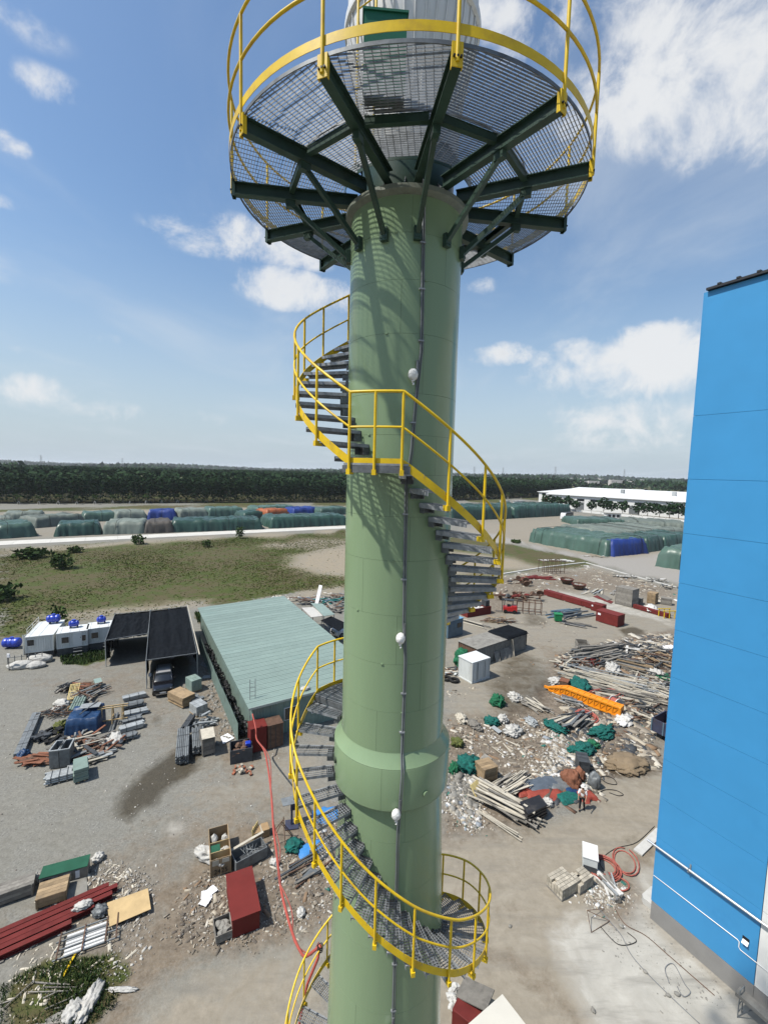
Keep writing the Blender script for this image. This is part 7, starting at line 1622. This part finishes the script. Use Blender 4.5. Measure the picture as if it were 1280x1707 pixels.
    for c, r, mt, lab, sd in (((856, 1164), (.75, .6, .5), 'sack_white', 'white rubbish sack right of the green bag on the wet ground', 1), ((829, 1174), (.8, .7, .8), 'net_green', 'tall green rubbish bag standing on the wet ground', 2), ((854, 1222), (.95, .75, .5), 'sack_white', 'grey-white sack heap in the middle of the dirt', 3), ((820, 1206), (.8, .6, .45), 'net_teal', 'teal sack beside a grey plate on the dirt', 4), ((838, 1203), (.6, .5, .5), 'sack_white', 'tan sack just right of the teal sack', 5), ((885, 1205), (.75, .5, .35), 'steel_pale', 'blue-grey plastic sack heap by the wet ground', 6), ((769, 1200), (.9, .5, .35), 'wood_pale', 'tan cardboard heap near the chimney', 7), ((790, 1210), (.9, .5, .35), 'wood_grey', 'brown sack heap left of the teal sack', 8), ((1020, 1116), (1.8, .9, .5), 'sack_white', 'white sheet heap right of the log stack', 9), ((1092, 1125), (1.0, .8, .5), 'sack_white', 'white torn sheet near the bright green one', 10), ((925, 1140), (.9, .7, .55), 'sack_white', 'white sacks at the tip of the orange boom', 11), ((1085, 1075), (.9, .5, .4), 'sack_white', 'white bags in the far rubbish bank', 12), ((913, 1341), (.4, .35, .3), 'sack_white', 'small white bag right of the black sheet stack', 13), ((1120, 1082), (.9, .6, .35), 'paper', 'white sheet at the blue building edge in the far rubbish', 14), ((1040, 1203), (1.3, .8, .35), 'foam', 'pale yellow foam scraps at the end of the orange boom', 15)): lump('rubbish_sack', lab, 'sack', c, (r[0] * .8, r[1] * .8, r[2] * .75), mt, 90 + sd, .55, 3.2, 'sacks of the scrap field', 3, 3)
    coil('hose_coil', 'red hose coil in the scrap field before the orange boom', 'hose', (977, 1196), .75, .07, 6, 'hose_pink', 3, .3, 'hose coils'); coil('hose_coil', 'red hose loop behind the middle of the orange boom', 'hose', (1005, 1162), .9, .06, 4, 'hose_pink', 4, .4, 'hose coils', 1.2)
    ground_cable('hose_piece', 'bent bright red hose piece behind the orange boom', [(951, 1156), (958, 1152), (961, 1144), (957, 1138)], .14, 'hose_red', 'hose')
    # sand, tipper body, dark crate
    lump('sand_pile', 'brown sand pile near the blue building', 'sand pile', (1046, 1276), (1.5, 1.1, .36), 'sand', 7, .30, 2.2, None, 3, 3)
    a = G(1083, 1226); b = G(1118, 1243); d = b - a; t = thing('tipper_body', 'dark blue-grey tipper body half hidden by the blue building', 'tipper body', a, math.atan2(d.y, d.x)); L, D, H = 4.8, 2.4, 1.1; z0 = .5
    for nm, bx in (('side_panel', (0, L, 0, .08)), ('side_panel', (0, L, D - .08, D)), ('end_panel', (0, .08, .081, D - .081)), ('end_panel', (L - .08, L, .081, D - .081))): MB().box(*bx, z0, z0 + H).build(nm, M['navy_paint'], t)
    pbox(.08, L - .08, .08, D - .08, z0, z0 + .1).build('floor', M['rust'], t)
    for k in range(6): pbox(L * k / 5.2, L * k / 5.2 + .1, -.05, -.001, z0, z0 + H).build('rib', M['blue_grey'], t)
    for x in (.4, 3.6): pbox(x, x + .4, .3, D - .3, 0, z0 - .001).build('support', M['steel_dark'], t)
    plank_crate('dark_crate', 'dark grey wooden crate left of the sand pile', (963, 1292), (982, 1295), 1.25, 1.05, 'steel_dark', n=4); plank_crate('yellow_crate', 'ochre slatted crate beside the teal net mound', (806, 1307), (829, 1300), 1.15, 1.0, 'wood', n=3)
    A, rz, L = fr((797, 1338), (809, 1327)); t = thing('cream_pallet', 'cream coloured pallet tipped onto the pale planks', 'pallet', A, rz)
    for k in range(3): pbox(L * k / 3 + .02, L * (k + 1) / 3 - .04, 0, .06, .15, 1.1).build('slat', M['ply_yellow'], t)
    for z in (.2, .55, .95): pbox(0, L, .061, .11, z, z + .1).build('bearer', M['wood_pale'], t)
    t.rotation_euler = (R_(-38), 0, rz)
    # black sheet stack
    P = [G(x, y, .95) for x, y in ((865, 1337), (898, 1325), (912, 1342), (880, 1358))]; c = sum(P, Vector()) / 4; t = thing('sheet_stack', 'stack of shiny black boards on the right end of the pale planks', 'board stack', (c.x, c.y, 0))
    for k in range(9): o_ = Vector((rnd.uniform(-.05, .05), rnd.uniform(-.05, .05), 0)); MB().prism([((p - c + o_).x, (p - c + o_).y) for p in P][::-1], .14 + k * .09, .14 + k * .09 + .075).build('board', MAT('black_board', (.02, .02, .022), .3, .2, 3, dirt=.3, dirtrgb=(.09, .08, .07)), t)
    for q in (.25, .75): a_ = P[0].lerp(P[1], q) - c; b_ = P[3].lerp(P[2], q) - c; MB().bar((a_.x, a_.y, .06), (b_.x, b_.y, .06), .1, .13).build('bearer', M['wood_grey'], t)
    # orange net sacks, grey sack, cloths
    for i, (c, r, lab) in enumerate((((955, 1310), (.62, .5, .75), 'largest orange net sack of potatoes-like lumps in the rubbish near the worker'), ((944, 1303), (.45, .4, .6), 'orange net sack at the left of the sack group'), ((964, 1300), (.45, .4, .6), 'orange net sack at the back right of the sack group'))): lump('orange_sack', ['largest rust-orange sack of the group near the worker', 'left rust-orange sack of the group near the worker', 'rear right rust-orange sack of the group near the worker'][i], 'sack', c, r, 'orange_rust', 120 + i, .25, 2.2, 'orange sacks')
    lump('grey_sack', 'tall grey sack right of the rust-orange sacks', 'sack', (989, 1312), (.42, .35, .75), 'steel_grey', 124, .2, 1.8); lump('rubbish_sack', 'white bag between the rust-orange sacks and the grey sack', 'sack', (975, 1300), (.4, .3, .3), 'sack_white', 125, .4, 2.4, 'sacks of the scrap field'); lump('rubbish_sack', 'white bag directly behind the worker', 'sack', (974, 1318), (.4, .3, .28), 'sack_white', 126, .4, 2.4, 'sacks of the scrap field')
    drape('slate_tarp', 'slate blue tarp lying behind the black sheet stack', 'tarp', (888, 1318), 2.0, .8, .22, .25, 'tarp_slate', 71); drape('red_tarp', 'bright red tarp strip behind the black sheet stack', 'tarp', (884, 1327), 2.1, .4, .14, .1, 'tarp_red', 72); drape('slate_tarp', 'grey plastic sheet left of the rust-orange sacks', 'tarp', (922, 1315), 1.5, .9, .22, .1, 'steel_grey', 73); drape('teal_cloth', 'teal cloth on the ground left of the worker', 'cloth', (942, 1338), 1.2, .6, .18, .4, 'net_teal', 74); drape('blue_cloth', 'dark blue cloth behind the worker', 'cloth', (950, 1325), .9, .5, .2, .1, 'tarp_blue', 75); drape('red_cloth', 'red cloth bundle right of the worker', 'cloth', (974, 1336), .9, .7, .3, .3, 'tarp_red', 76); drape('red_tarp', 'small red tarp scrap above the long plank pile', 'tarp', (866, 1327), .5, .4, .15, .1, 'tarp_red', 77)
    ground_cable('black_cable', 'black cable looping right of the grey sack', [(990, 1300), (1008, 1294), (1022, 1299), (1027, 1308), (1012, 1306), (1000, 1298)], .025, 'cable_black'); ground_cable('black_cable', 'black cable curling below the grey sack', [(990, 1330), (1005, 1318), (1025, 1318), (1038, 1325), (1030, 1327), (1015, 1322)], .025, 'cable_black')
    for pts, mt, lab in (([(818, 1212), (823, 1209), (837, 1219), (831, 1222)], 'steel_pale', 'grey plate beside the teal sack on the dirt'), ([(801, 1262), (808, 1256), (820, 1264), (812, 1270)], 'wood_grey', 'brown slatted board behind the ochre crate')): sheet('loose_board', lab, 'board', pts, .2, .05, mt)
    for i, (a, b) in enumerate((((820, 1246), (840, 1261)), ((838, 1240), (852, 1256)), ((840, 1234), (863, 1244)), ((1012, 1274), (1033, 1288)), ((1050, 1240), (1072, 1248)))):
        A, B = G(*a), G(*b); o = MB().bar(Vector((0, 0, .06)), B - A + Vector((0, 0, .06)), .08, .06).build('loose_stick', M['wood_pale'], None, A); tag(o, ['pale stick lying on the dirt, leftmost of three', 'thin pale stick, middle of three on the dirt', 'pale stick on the dirt, rightmost of three', 'pale stick lying on the sand pile edge', 'pale stick between the tipper body and the boom'][i], 'stick', 'loose sticks')
build_scrap_field()

# ------------------------------------------------------------------ apron by the blue wall
def build_apron():
    A, rz, L = fr((970, 1452), (988, 1458)); t = thing('white_machine', 'white metal machine cabinet beside the pink hose coil', 'machine', A, rz); bbox(0, .75, 0, 1.1, .12, .85, .02).build('body', M['cont_white'], t); pbox(.03, .72, -.01, -.001, .14, .42).build('grille', M['steel_dark'], t); pbox(-.03, .78, -.03, 1.13, .851, .9).build('lid', M['white_panel'], t)
    for x in (.05, .6): pbox(x, x + .1, .05, 1.05, 0, .119).build('foot', M['steel_dark'], t)
    def bricks(lab, a, b, D, nx, ny, nz):
        A, rz, L = fr(a, b); t = thing('brick_pallet', lab, 'brick stack', A, rz, 'brick stacks on the apron'); rs = random.Random(int(a[0])); pbox(0, L, 0, D, 0, .1).build('pallet', M['wood_grey'], t)
        for k in range(nz):
            for i in range(nx):
                for j in range(ny):
                    if k == nz - 1 and rs.random() < .12: continue
                    if 0 < i < nx - 1 and 0 < j < ny - 1 and k < nz - 1: continue
                    x0, y0 = L * i / nx, D * j / ny; pbox(x0 + .008, x0 + L / nx - .008, y0 + .008, y0 + D / ny - .008, .101 + k * .135, .101 + k * .135 + .128).build('brick', M['brick'], t)
    bricks('larger pallet of pale bricks on the concrete apron', (936, 1504), (962, 1488), 1.05, 5, 6, 4); bricks('smaller stack of pale bricks beside the larger one', (966, 1493), (988, 1478), .72, 4, 4, 4)
    coil('hose_coil', 'pink-red hose coil on the apron beside the white machine', 'hose', (1006, 1448), .72, .034, 7, 'hose_pink', 7, .2, 'hose coils', .1); coil('hose_coil', 'pink-red hose loop nearest the blue wall on the apron', 'hose', (1042, 1436), .62, .034, 2, 'hose_pink', 9, .1, 'hose coils', .5)
    ground_cable('hose_tail', 'pink-red hose tail curving below the hose coil', [(1010, 1455), (1028, 1462), (1045, 1472), (1047, 1482), (1035, 1486), (1020, 1478)], .04, 'hose_pink', 'hose')
    plank_pile('pipe_heap', 'white pipes and a grey log heaped below the hose coil', (1018, 1482), 12, (.9, 1.6), 100, 14, (.4, .3), .35, 'foam', .1, .08, 'pipe heap', None, 140, .1, ['foam', 'steel_pale', 'wood_grey']); MB_ = MB().cyl((0, 0, .16), (.3, 1.6, .16), .15, 10, .13).build('grey_log', M['wood_grey'], None, G(1030, 1506), .1, smooth=True); tag(MB_, 'thick grey log right of the white pipe heap', 'log')
    t = thing('manhole_block', 'pale concrete block with a round opening against the blue wall', 'concrete block', G(1066, 1502), R_(-58)); mb = MB(); n = 24
    ring = [(.75 + .33 * math.cos(2 * math.pi * k / n), .6 + .33 * math.sin(2 * math.pi * k / n)) for k in range(n)]; sq = []
    for k in range(n):
        a = 2 * math.pi * k / n; c_, s_ = math.cos(a), math.sin(a); q = max(abs(c_) / .75, abs(s_) / .6); sq.append((.75 + c_ / q, .6 + s_ / q))
    vs = [(p[0], p[1], .32) for p in ring] + [(p[0], p[1], .32) for p in sq] + [(p[0], p[1], -.3) for p in ring] + [(p[0], p[1], 0) for p in sq]
    mb.add(vs, [(k, (k + 1) % n, n + (k + 1) % n, n + k) for k in range(n)] + [(2 * n + k, 2 * n + (k + 1) % n, (k + 1) % n, k) for k in range(n)] + [(n + k, n + (k + 1) % n, 3 * n + (k + 1) % n, 3 * n + k) for k in range(n)]); mb.build('block', M['concrete_new'], t); MB().cyl((.75, .6, .02), (.75, .6, .04), .34, 20).build('shaft_bottom', M['black'], t)
    P = [G(x, y, .0) for x, y in ((1055, 1418), (1093, 1382))]; d = P[1] - P[0]; o = thing('slab_edge', 'long concrete slab edge beside the blue wall', 'slab', P[0], math.atan2(d.y, d.x)); pbox(0, d.length, -.5, 0, 0, .1).build('slab', M['concrete_new'], o)
    for k, (pts, lab) in enumerate((([(1005, 1450), (1000, 1435), (1025, 1415), (1060, 1405), (1090, 1378)], 'black cable running from the hose coil to the blue building'), ([(985, 1500), (1010, 1530), (1035, 1560), (1050, 1590), (1075, 1620), (1115, 1660), (1165, 1707)], 'long dark cable across the white concrete'), ([(1020, 1505), (1040, 1540), (1075, 1560), (1110, 1590), (1150, 1625), (1190, 1660)], 'brown cable along the foot of the blue wall'), ([(1115, 1640), (1108, 1615), (1122, 1608), (1140, 1640), (1150, 1655), (1138, 1662), (1128, 1645)], 'thin cable loops on the white concrete'), ([(1000, 1545), (1030, 1575), (1060, 1570), (1045, 1555)], 'thin cable beside the wire frame'))): ground_cable('floor_cable', lab, pts, .018, ['cable_black', 'cable', 'rust', 'cable', 'cable_black'][k])
    t = thing('wire_frame', 'bent thin wire frame lying on the apron', 'wire frame', G(985, 1555), .3); 
    for a, b in (((0, 0, .02), (.25, .6, .5)), ((.25, .6, .5), (1.3, .2, .04)), ((1.3, .2, .04), (0, 0, .02)), ((.25, .6, .5), (1.5, .8, .04))): MB().cyl(a, b, .014, 5).build('wire', M['rust'], t)
    for k, (px, py, s, lab) in enumerate(((1035, 1545, .12, 'small grey tool lying on the dark cable'), (1075, 1621, .11, 'small grey stone on the white concrete, left of the cable'), (1113, 1660, .11, 'grey stone beside the dark cable'), (1128, 1658, .13, 'brown cable clamp on the dark cable'), (850, 1545, .1, 'dark pebble on the plain concrete'), (988, 1685, .12, 'dark lump at the lower photo edge on the apron'))): lump('stone', lab, 'stone', (px, py), (s, s * .7, s * .5), 'concrete_old', 150 + k, .4, 2, 'stones on the apron', 1)
    # white flat-roofed cabin at the lower photo edge
    z = 2.5; P = [G(x, y, z) for x, y in ((837, 1657), (872, 1707), (780, 1707))]; e = (P[2] - P[0]); e.z = 0; e.normalize(); t = thing('flat_roof_cabin', 'cabin with a plain white flat roof at the lower photo edge', 'cabin', (P[0].x, P[0].y, 0), math.atan2(e.y, e.x)); W_ = 2.4; L = 5.0
    sgn = 1 if Vector((-e.y, e.x, 0)).dot(P[1] - P[0]) > 0 else -1; y0, y1 = (0, W_) if sgn > 0 else (-W_, 0)
    pbox(.1, L - .1, y0 + .1, y1 - .1, .1, z - .08).build('wall', M['cont_white'], t); pbox(0, L, y0, y1, z - .079, z).build('roof', MAT('cream_roof', (.56, .535, .47), .6, .05, 1), t); pbox(1, 1.9, y0 + .05, y0 + .099, .12, 2.1).build('door', M['steel_grey'], t); pbox(.1, L - .1, y0 + .1, y1 - .1, 0, .099).build('base', M['concrete_old'], t)
    A = G(752, 1712); t = thing('maroon_box', 'dark maroon box with a brown lid beside the white roofed cabin', 'box', A, R_(-35)); bbox(0, 1.1, 0, .9, 0, .8, .02).build('body', M['red_oxide'], t); MB().bar((-.1, .95, .75), (1.2, .95, 1.1), .9, .04).build('lid', M['wood_grey'], t); mb = MB(); [mb.blob((rnd.uniform(-.5, .0), rnd.uniform(.3, 1.2), .3), (.16, .16, .14), k, .5, 2, 1) for k in range(8)]; mb.build('rubbish', M['concrete_new'], t)
build_apron()

# ------------------------------------------------------------------ hose from the shed front up to the stair rail
def build_hose():
    a = G(421, 1190, 3.1); c0 = G(428, 1232, 2.05); tie = Vector((TX, TY, 0)) + cp(stairR(497), 497, railz(497) - .45); tie.x -= .03
    pts = [a, a.lerp(c0, .5) + Vector((.1, 0, -.2)), c0]
    end = tie
    # hanging span, lying low over the yard then lifting to the rail
    def at(px, py, f): d = ray(px, py); return CAM + d * f
    q0 = (c0 - CAM).length / ray(428, 1232).length; q1 = (end - CAM).length / ray(520, 1595).length
    path = [(440, 1250), (447, 1280), (453, 1330), (456, 1380), (461, 1420), (465, 1455), (470, 1490), (480, 1530), (490, 1562), (500, 1584), (510, 1594)]
    n = len(path)
    for i, (x, y) in enumerate(path): u = (i + 1) / (n + 1); pts.append(at(x, y, 1 / ((1 - u) / q0 + u / q1)))
    pts += [end]
    t = thing('supply_hose', 'red hose hanging from the shed cabinet up to the lower stair rail', 'hose', pts[0])
    Q = []
    for i in range(len(pts) - 1):
        p0, p1, p2, p3 = pts[max(i - 1, 0)], pts[i], pts[i + 1], pts[min(i + 2, len(pts) - 1)]
        for k in range(6): u = k / 6; Q.append(.5 * ((2 * p1) + (p2 - p0) * u + (2 * p0 - 5 * p1 + 4 * p2 - p3) * u * u + (3 * p1 - p0 - 3 * p2 + p3) * u ** 3) - pts[0])
    Q.append(pts[-1] - pts[0]); MB().tube(Q, .055, 8, True, .036).build('main_hose', M['hose_red'], t, smooth='all')
    Q2 = [q + Vector((.10 * math.sin(i * .35) + .05, .04, -.05 * math.sin(i * .2))) for i, q in enumerate(Q)]; MB().tube(Q2[12:], .03, 6, True, .014).build('second_hose', M['hose_pink'], t, smooth='all')
    dn = [end - pts[0], end - pts[0] + Vector((-.05, -.05, -.3)), end - pts[0] + Vector((-.28, -.1, -.9)), end - pts[0] + Vector((-.45, -.15, -1.9)), end - pts[0] + Vector((-.5, -.2, -4)), end - pts[0] + Vector((-.55, -.2, -10.0))]; MB().tube(dn, .032, 8).build('down_hose', M['hose_red'], t, smooth='all')
    for k in range(3): c = end - pts[0] + Vector((0, 0, -.05 * k)); MB().tube([c + Vector((.06 * math.cos(a), .06 * math.sin(a), .02 * math.sin(a * 2))) for a in [j * math.pi / 6 for j in range(13)]], .012, 5, False).build('tie', M['cable_black'], t)
build_hose()

# ------------------------------------------------------------------ worker
def build_person():
    p = G(969, 1350); t = thing('person', 'worker in white shirt, black trousers and pale hat standing by the red cloth', 'person', p, R_(150))
    def skin(name, verts, edges, radii, mat, parent, root=0):
        me = bpy.data.meshes.new(name); me.from_pydata(verts, edges, []); o = bpy.data.objects.new(name, me); COL.objects.link(o); o.parent = parent; me.materials.append(mat)
        me.skin_vertices.new() if hasattr(me.skin_vertices, 'new') and not me.skin_vertices else None
        md = o.modifiers.new('skin', 'SKIN'); md.use_smooth_shade = True
        if not me.skin_vertices: me.skin_vertices.new() if hasattr(me.skin_vertices, 'new') else None
        for i, r in enumerate(radii):
            r = r if isinstance(r, tuple) else (r, r); me.skin_vertices[0].data[i].radius = r
        me.skin_vertices[0].data[root].use_root = True
        s = o.modifiers.new('sub', 'SUBSURF'); s.levels = 2; s.render_levels = 2; return o
    V = [(0, 0, .95), (0, .0, 1.15), (0, .02, 1.38), (0, .03, 1.48), (0, .05, 1.56), (0, .06, 1.66)]; E = [(0, 1), (1, 2), (2, 3), (3, 4), (4, 5)]; Rr = [(.15, .11), (.14, .10), (.16, .10), .06, .075, .09]
    def chain(start, pts, rad):
        q = start
        for a, r in zip(pts, rad): V.append(a); E.append((q, len(V) - 1)); Rr.append(r); q = len(V) - 1
        return q
    for s in (-1, 1):
        w = chain(2, [(s * .19, .03, 1.38), (s * .25, .10 + .05 * s, 1.12), (s * .22, .30, .98), (s * .21, .38, .95)], [.06, .045, .035, .032])
        for k in range(4): chain(w, [(s * .21 + (k - 1.5) * .02, .45, .94), (s * .21 + (k - 1.5) * .022, .49 - .01 * abs(k - 1), .92)], [.009, .008])
        chain(w, [(s * .17, .41, .94), (s * .155, .45, .93)], [.010, .008])
        k = chain(0, [(s * .10, 0, .90), (s * .11, .10 * s + .04, .50), (s * .12, .16 * s - .04, .09), (s * .12, .16 * s + .10, .04)], [.085, .06, .042, .035])
    skin('body', V, E, Rr, M['skin'], t)
    V = [(0, 0, .92), (0, 0, 1.15), (0, .02, 1.37), (0, .03, 1.46)]; E = [(0, 1), (1, 2), (2, 3)]; Rr = [(.165, .125), (.155, .115), (.175, .115), .07]
    for s in (-1, 1): chain(2, [(s * .2, .03, 1.37), (s * .25, .10 + .05 * s, 1.13)], [.072, .06])
    skin('shirt', V, E, Rr, M['shirt_white'], t)
    V = [(0, 0, 1.0), (0, 0, .92)]; E = [(0, 1)]; Rr = [(.16, .12), (.16, .12)]
    for s in (-1, 1): chain(1, [(s * .10, 0, .84), (s * .11, .10 * s + .04, .50), (s * .12, .16 * s - .04, .10)], [.10, .075, .062])
    skin('trousers', V, E, Rr, M['trousers_black'], t)
    for s in (-1, 1): MB().blob((s * .12, .16 * s + .03, .05), (.05, .13, .05), 1, .05, 1, 2, .8).build('shoe', M['rubber'], t, smooth='all')
    MB().lathe([(.15, 1.685), (.155, 1.70), (.118, 1.715), (.112, 1.76), (.08, 1.81), (.0, 1.825)], 20, c=(0, .06)).build('hat', M['helmet'], t, smooth=True)
    MB().blob((0, .035, 1.655), (.094, .085, .075), 3, .04, 2, 2, 2).build('hair', M['black'], t, smooth='all')
    for s in (-1, 1): MB().blob((s * .032, .152, 1.665), (.012, .008, .010), 1, 0, 1, 1, 2).build('eye', M['black'], t); MB().blob((s * .095, .06, 1.655), (.012, .022, .03), 1, 0, 1, 1, 2).build('ear', M['skin'], t)
    MB().blob((0, .16, 1.635), (.014, .02, .022), 1, 0, 1, 1, 2).build('nose', M['skin'], t); MB().blob((0, .15, 1.60), (.025, .008, .007), 1, 0, 1, 1, 2).build('mouth', M['red_box'], t)
build_person()

# ------------------------------------------------------------------ litter too small to pick apart
def build_litter():
    rs = np.random.RandomState(99)
    def inside(n, poly):
        P = np.array(pix(*poly)); lo, hi = P.min(0), P.max(0); out = []
        while len(out) < n:
            c = rs.uniform(lo, hi, size=(n * 3, 2)); out += list(c[poly_sd(c, [tuple(q) for q in P]) > 0])
        return np.array(out[:n])
    def bits(name, label, cat, poly, n, smin, smax, mat, flat=.35, clump=0.0, long=1.0):
        mat = {'foam': 'litter_pale', 'concrete_new': 'litter_stone', 'wood_grey': 'litter_wood'}.get(mat, mat)
        C = inside(n, poly)
        if clump: 
            K = inside(max(3, n // 60), poly); C = np.where(rs.uniform(size=(n, 1)) < clump, K[rs.randint(len(K), size=n)] + rs.normal(size=(n, 2)) * .45, C)
        s = smin * (smax / smin) ** (rs.uniform(size=n) ** 2.6); a = rs.uniform(0, 6.28, n); q = rs.uniform(.4, 1, n); l = 1 + (long - 1) * rs.uniform(size=n)
        ax = np.stack([np.cos(a), np.sin(a)], 1) * (s * l)[:, None]; ay = np.stack([-np.sin(a), np.cos(a)], 1) * (s * q)[:, None]; h = s * flat * rs.uniform(.3, 1.3, n)
        V = np.zeros((n, 8, 3)); sg = [(-1, -1), (1, -1), (1, 1), (-1, 1)]
        for i, (u, v) in enumerate(sg):
            j = rs.uniform(.6, 1.1, (n, 1)); V[:, i, :2] = C + (ax * u + ay * v) * j; V[:, i, 2] = -.03
            j = rs.uniform(.45, 1.0, (n, 1)); V[:, i + 4, :2] = C + (ax * u + ay * v) * j; V[:, i + 4, 2] = h * rs.uniform(.5, 1.3, n)
        F = np.array([(4, 5, 6, 7), (0, 1, 5, 4), (1, 2, 6, 5), (2, 3, 7, 6), (3, 0, 4, 7)]); F = (F[None] + (np.arange(n) * 8)[:, None, None]).reshape(-1, 4)
        me = npmesh(name, [(V.reshape(-1, 3), F)], M[mat]); o = bpy.data.objects.new(name, me); COL.objects.link(o); kind(o, 'stuff'); tag(o, label, cat)
    field = [(935, 1095), (985, 1075), (1060, 1062), (1130, 1055), (1125, 1225), (1085, 1240), (1085, 1275), (1000, 1300), (985, 1335), (920, 1335), (880, 1330), (960, 1240), (930, 1160)]
    near = [(745, 1200), (860, 1190), (960, 1210), (985, 1290), (940, 1300), (860, 1320), (800, 1385), (742, 1390)]
    heap = [(742, 1290), (775, 1285), (800, 1305), (805, 1340), (800, 1385), (765, 1370), (742, 1345)]
    heap2 = [(900, 1300), (915, 1275), (930, 1285), (935, 1305), (918, 1318)]
    bits('wood_scraps', 'brown wood scraps strewn over the scrap field', 'debris', field, 4200, .05, .42, 'wood_grey', .35, .5, 3.0)
    bits('dark_scraps', 'dark scraps strewn over the scrap field', 'debris', field, 2300, .05, .34, 'steel_dark', .4, .4, 2.0)
    bits('pale_scraps', 'white scraps strewn over the scrap field', 'debris', field, 1050, .04, .22, 'foam', .4, .7, 1.8)
    bits('rust_scraps', 'reddish scraps strewn over the scrap field', 'debris', field, 700, .04, .22, 'rust', .4, .5, 2.5)
    bits('dirt_wood_scraps', 'wood scraps strewn on the dirt beside the chimney', 'debris', near, 1100, .03, .20, 'wood_grey', .35, .5, 3.0)
    bits('dirt_pale_scraps', 'white scraps strewn on the dirt beside the chimney', 'debris', near, 750, .03, .15, 'foam', .4, .75, 1.6)
    bits('white_rubble', 'white rubble heap beside the chimney below the teal net', 'rubble', heap, 1100, .04, .17, 'foam', .8, .5, 1.5); bits('grey_rubble', 'grey stones in the white rubble beside the chimney', 'rubble', heap, 400, .06, .26, 'concrete_old', .9, .4, 1.3)
    bits('foam_heap', 'cream foam scraps left of the rust-orange sacks', 'rubble', heap2, 420, .06, .2, 'foam', .9, .3, 1.5)
    mid = [(880, 1215), (925, 1235), (950, 1280), (930, 1300), (895, 1260)]
    bits('white_strip_scraps', 'white plastic scraps between the timber heap and the dark crate', 'debris', [(905, 1215), (935, 1222), (960, 1250), (955, 1285), (930, 1270), (915, 1245)], 600, .05, .24, 'foam', .4, .5, 1.6)
    lf = [(300, 1480), (370, 1440), (400, 1540), (450, 1420), (560, 1360), (570, 1510), (470, 1560), (380, 1590), (300, 1570)]
    bits('yard_stones', 'small stones and grit around the red box', 'debris', lf, 1500, .012, .055, 'concrete_new', .6, .3, 1.4); bits('yard_scraps', 'brown scraps under the stairs around the red box', 'debris', lf, 900, .02, .12, 'wood_grey', .4, .5, 3.0); bits('yard_white_scraps', 'white paper scraps around the red hose', 'debris', [(430, 1400), (560, 1360), (565, 1500), (500, 1560), (440, 1500)], 130, .03, .13, 'foam', .3, .4, 1.6)
    bits('corner_stones', 'grit and scraps around the pipe frame at the lower left', 'debris', [(100, 1450), (200, 1430), (260, 1470), (255, 1560), (210, 1650), (150, 1640), (190, 1560), (120, 1500)], 1100, .012, .08, 'concrete_new', .5, .4, 1.8); bits('corner_wood', 'sticks and chips around the plywood sheet', 'debris', [(100, 1460), (200, 1430), (230, 1470), (220, 1600), (20, 1700), (0, 1640)], 420, .02, .1, 'wood_pale', .3, .3, 5.0)
    bits('yard_pebbles', 'scattered pebbles on the left gravel yard', 'debris', [(0, 1130), (330, 1120), (480, 1260), (470, 1400), (150, 1500), (0, 1450)], 700, .02, .06, 'concrete_new', .6, .2, 1.3)
    bits('shed_side_rubble', 'earth lumps along the green fence', 'debris', [(335, 1090), (365, 1100), (412, 1230), (385, 1240), (350, 1190)], 700, .04, .22, 'concrete_old', .6, .4, 1.3)
    bits('apron_rubble', 'broken rubble between bricks and hose coil on the apron', 'debris', [(968, 1478), (1000, 1468), (1040, 1470), (1035, 1510), (990, 1515), (972, 1500)], 650, .02, .11, 'foam', .6, .5, 1.4); bits('apron_grit', 'grit strewn along the foot of the blue wall', 'debris', [(1000, 1500), (1080, 1500), (1250, 1690), (1100, 1690), (1010, 1580)], 420, .01, .05, 'concrete_old', .5, .3, 1.4)
    bits('far_yard_scraps', 'pale scraps strewn over the far right yard', 'debris', [(840, 960), (975, 942), (1130, 985), (1125, 1010), (1000, 985), (905, 985), (840, 1005)], 480, .08, .36, 'foam', .3, .5, 1.8); bits('far_yard_wood', 'brown scraps strewn over the far right yard', 'debris', [(830, 962), (975, 942), (1130, 985), (1125, 1010), (1000, 985), (905, 985), (745, 1010)], 700, .08, .4, 'wood_grey', .3, .5, 2.5)
    bits('yard_middle_scraps', 'few scraps strewn over the middle of the right yard', 'debris', [(745, 1065), (880, 1030), (990, 1045), (930, 1090), (820, 1150), (745, 1190)], 240, .04, .18, 'wood_grey', .3, .5, 2.0)
    bits('field_litter', 'pale litter along the far end of the left field', 'debris', [(345, 1012), (480, 990), (575, 985), (575, 1000), (480, 1000)], 160, .08, .4, 'foam', .3, .5, 1.8)
build_litter()

# ------------------------------------------------------------------ damp air over the plain
def build_haze():
    m = bpy.data.materials.new('damp_air'); m.use_nodes = True; nt = m.node_tree; nt.nodes.clear()
    v = nt.nodes.new('ShaderNodeVolumePrincipled'); v.inputs['Color'].default_value = (.86, .91, .96, 1); v.inputs['Density'].default_value = HAZE; v.inputs['Anisotropy'].default_value = .1
    o = nt.nodes.new('ShaderNodeOutputMaterial'); nt.links.new(v.outputs[0], o.inputs['Volume'])
    h = MB().box(-9800, 9800, -800, 13800, -1.5, 62).build('haze', m); kind(h, 'stuff'); tag(h, 'pale damp haze over the whole plain', 'haze')
HAZE = .00009
build_haze()
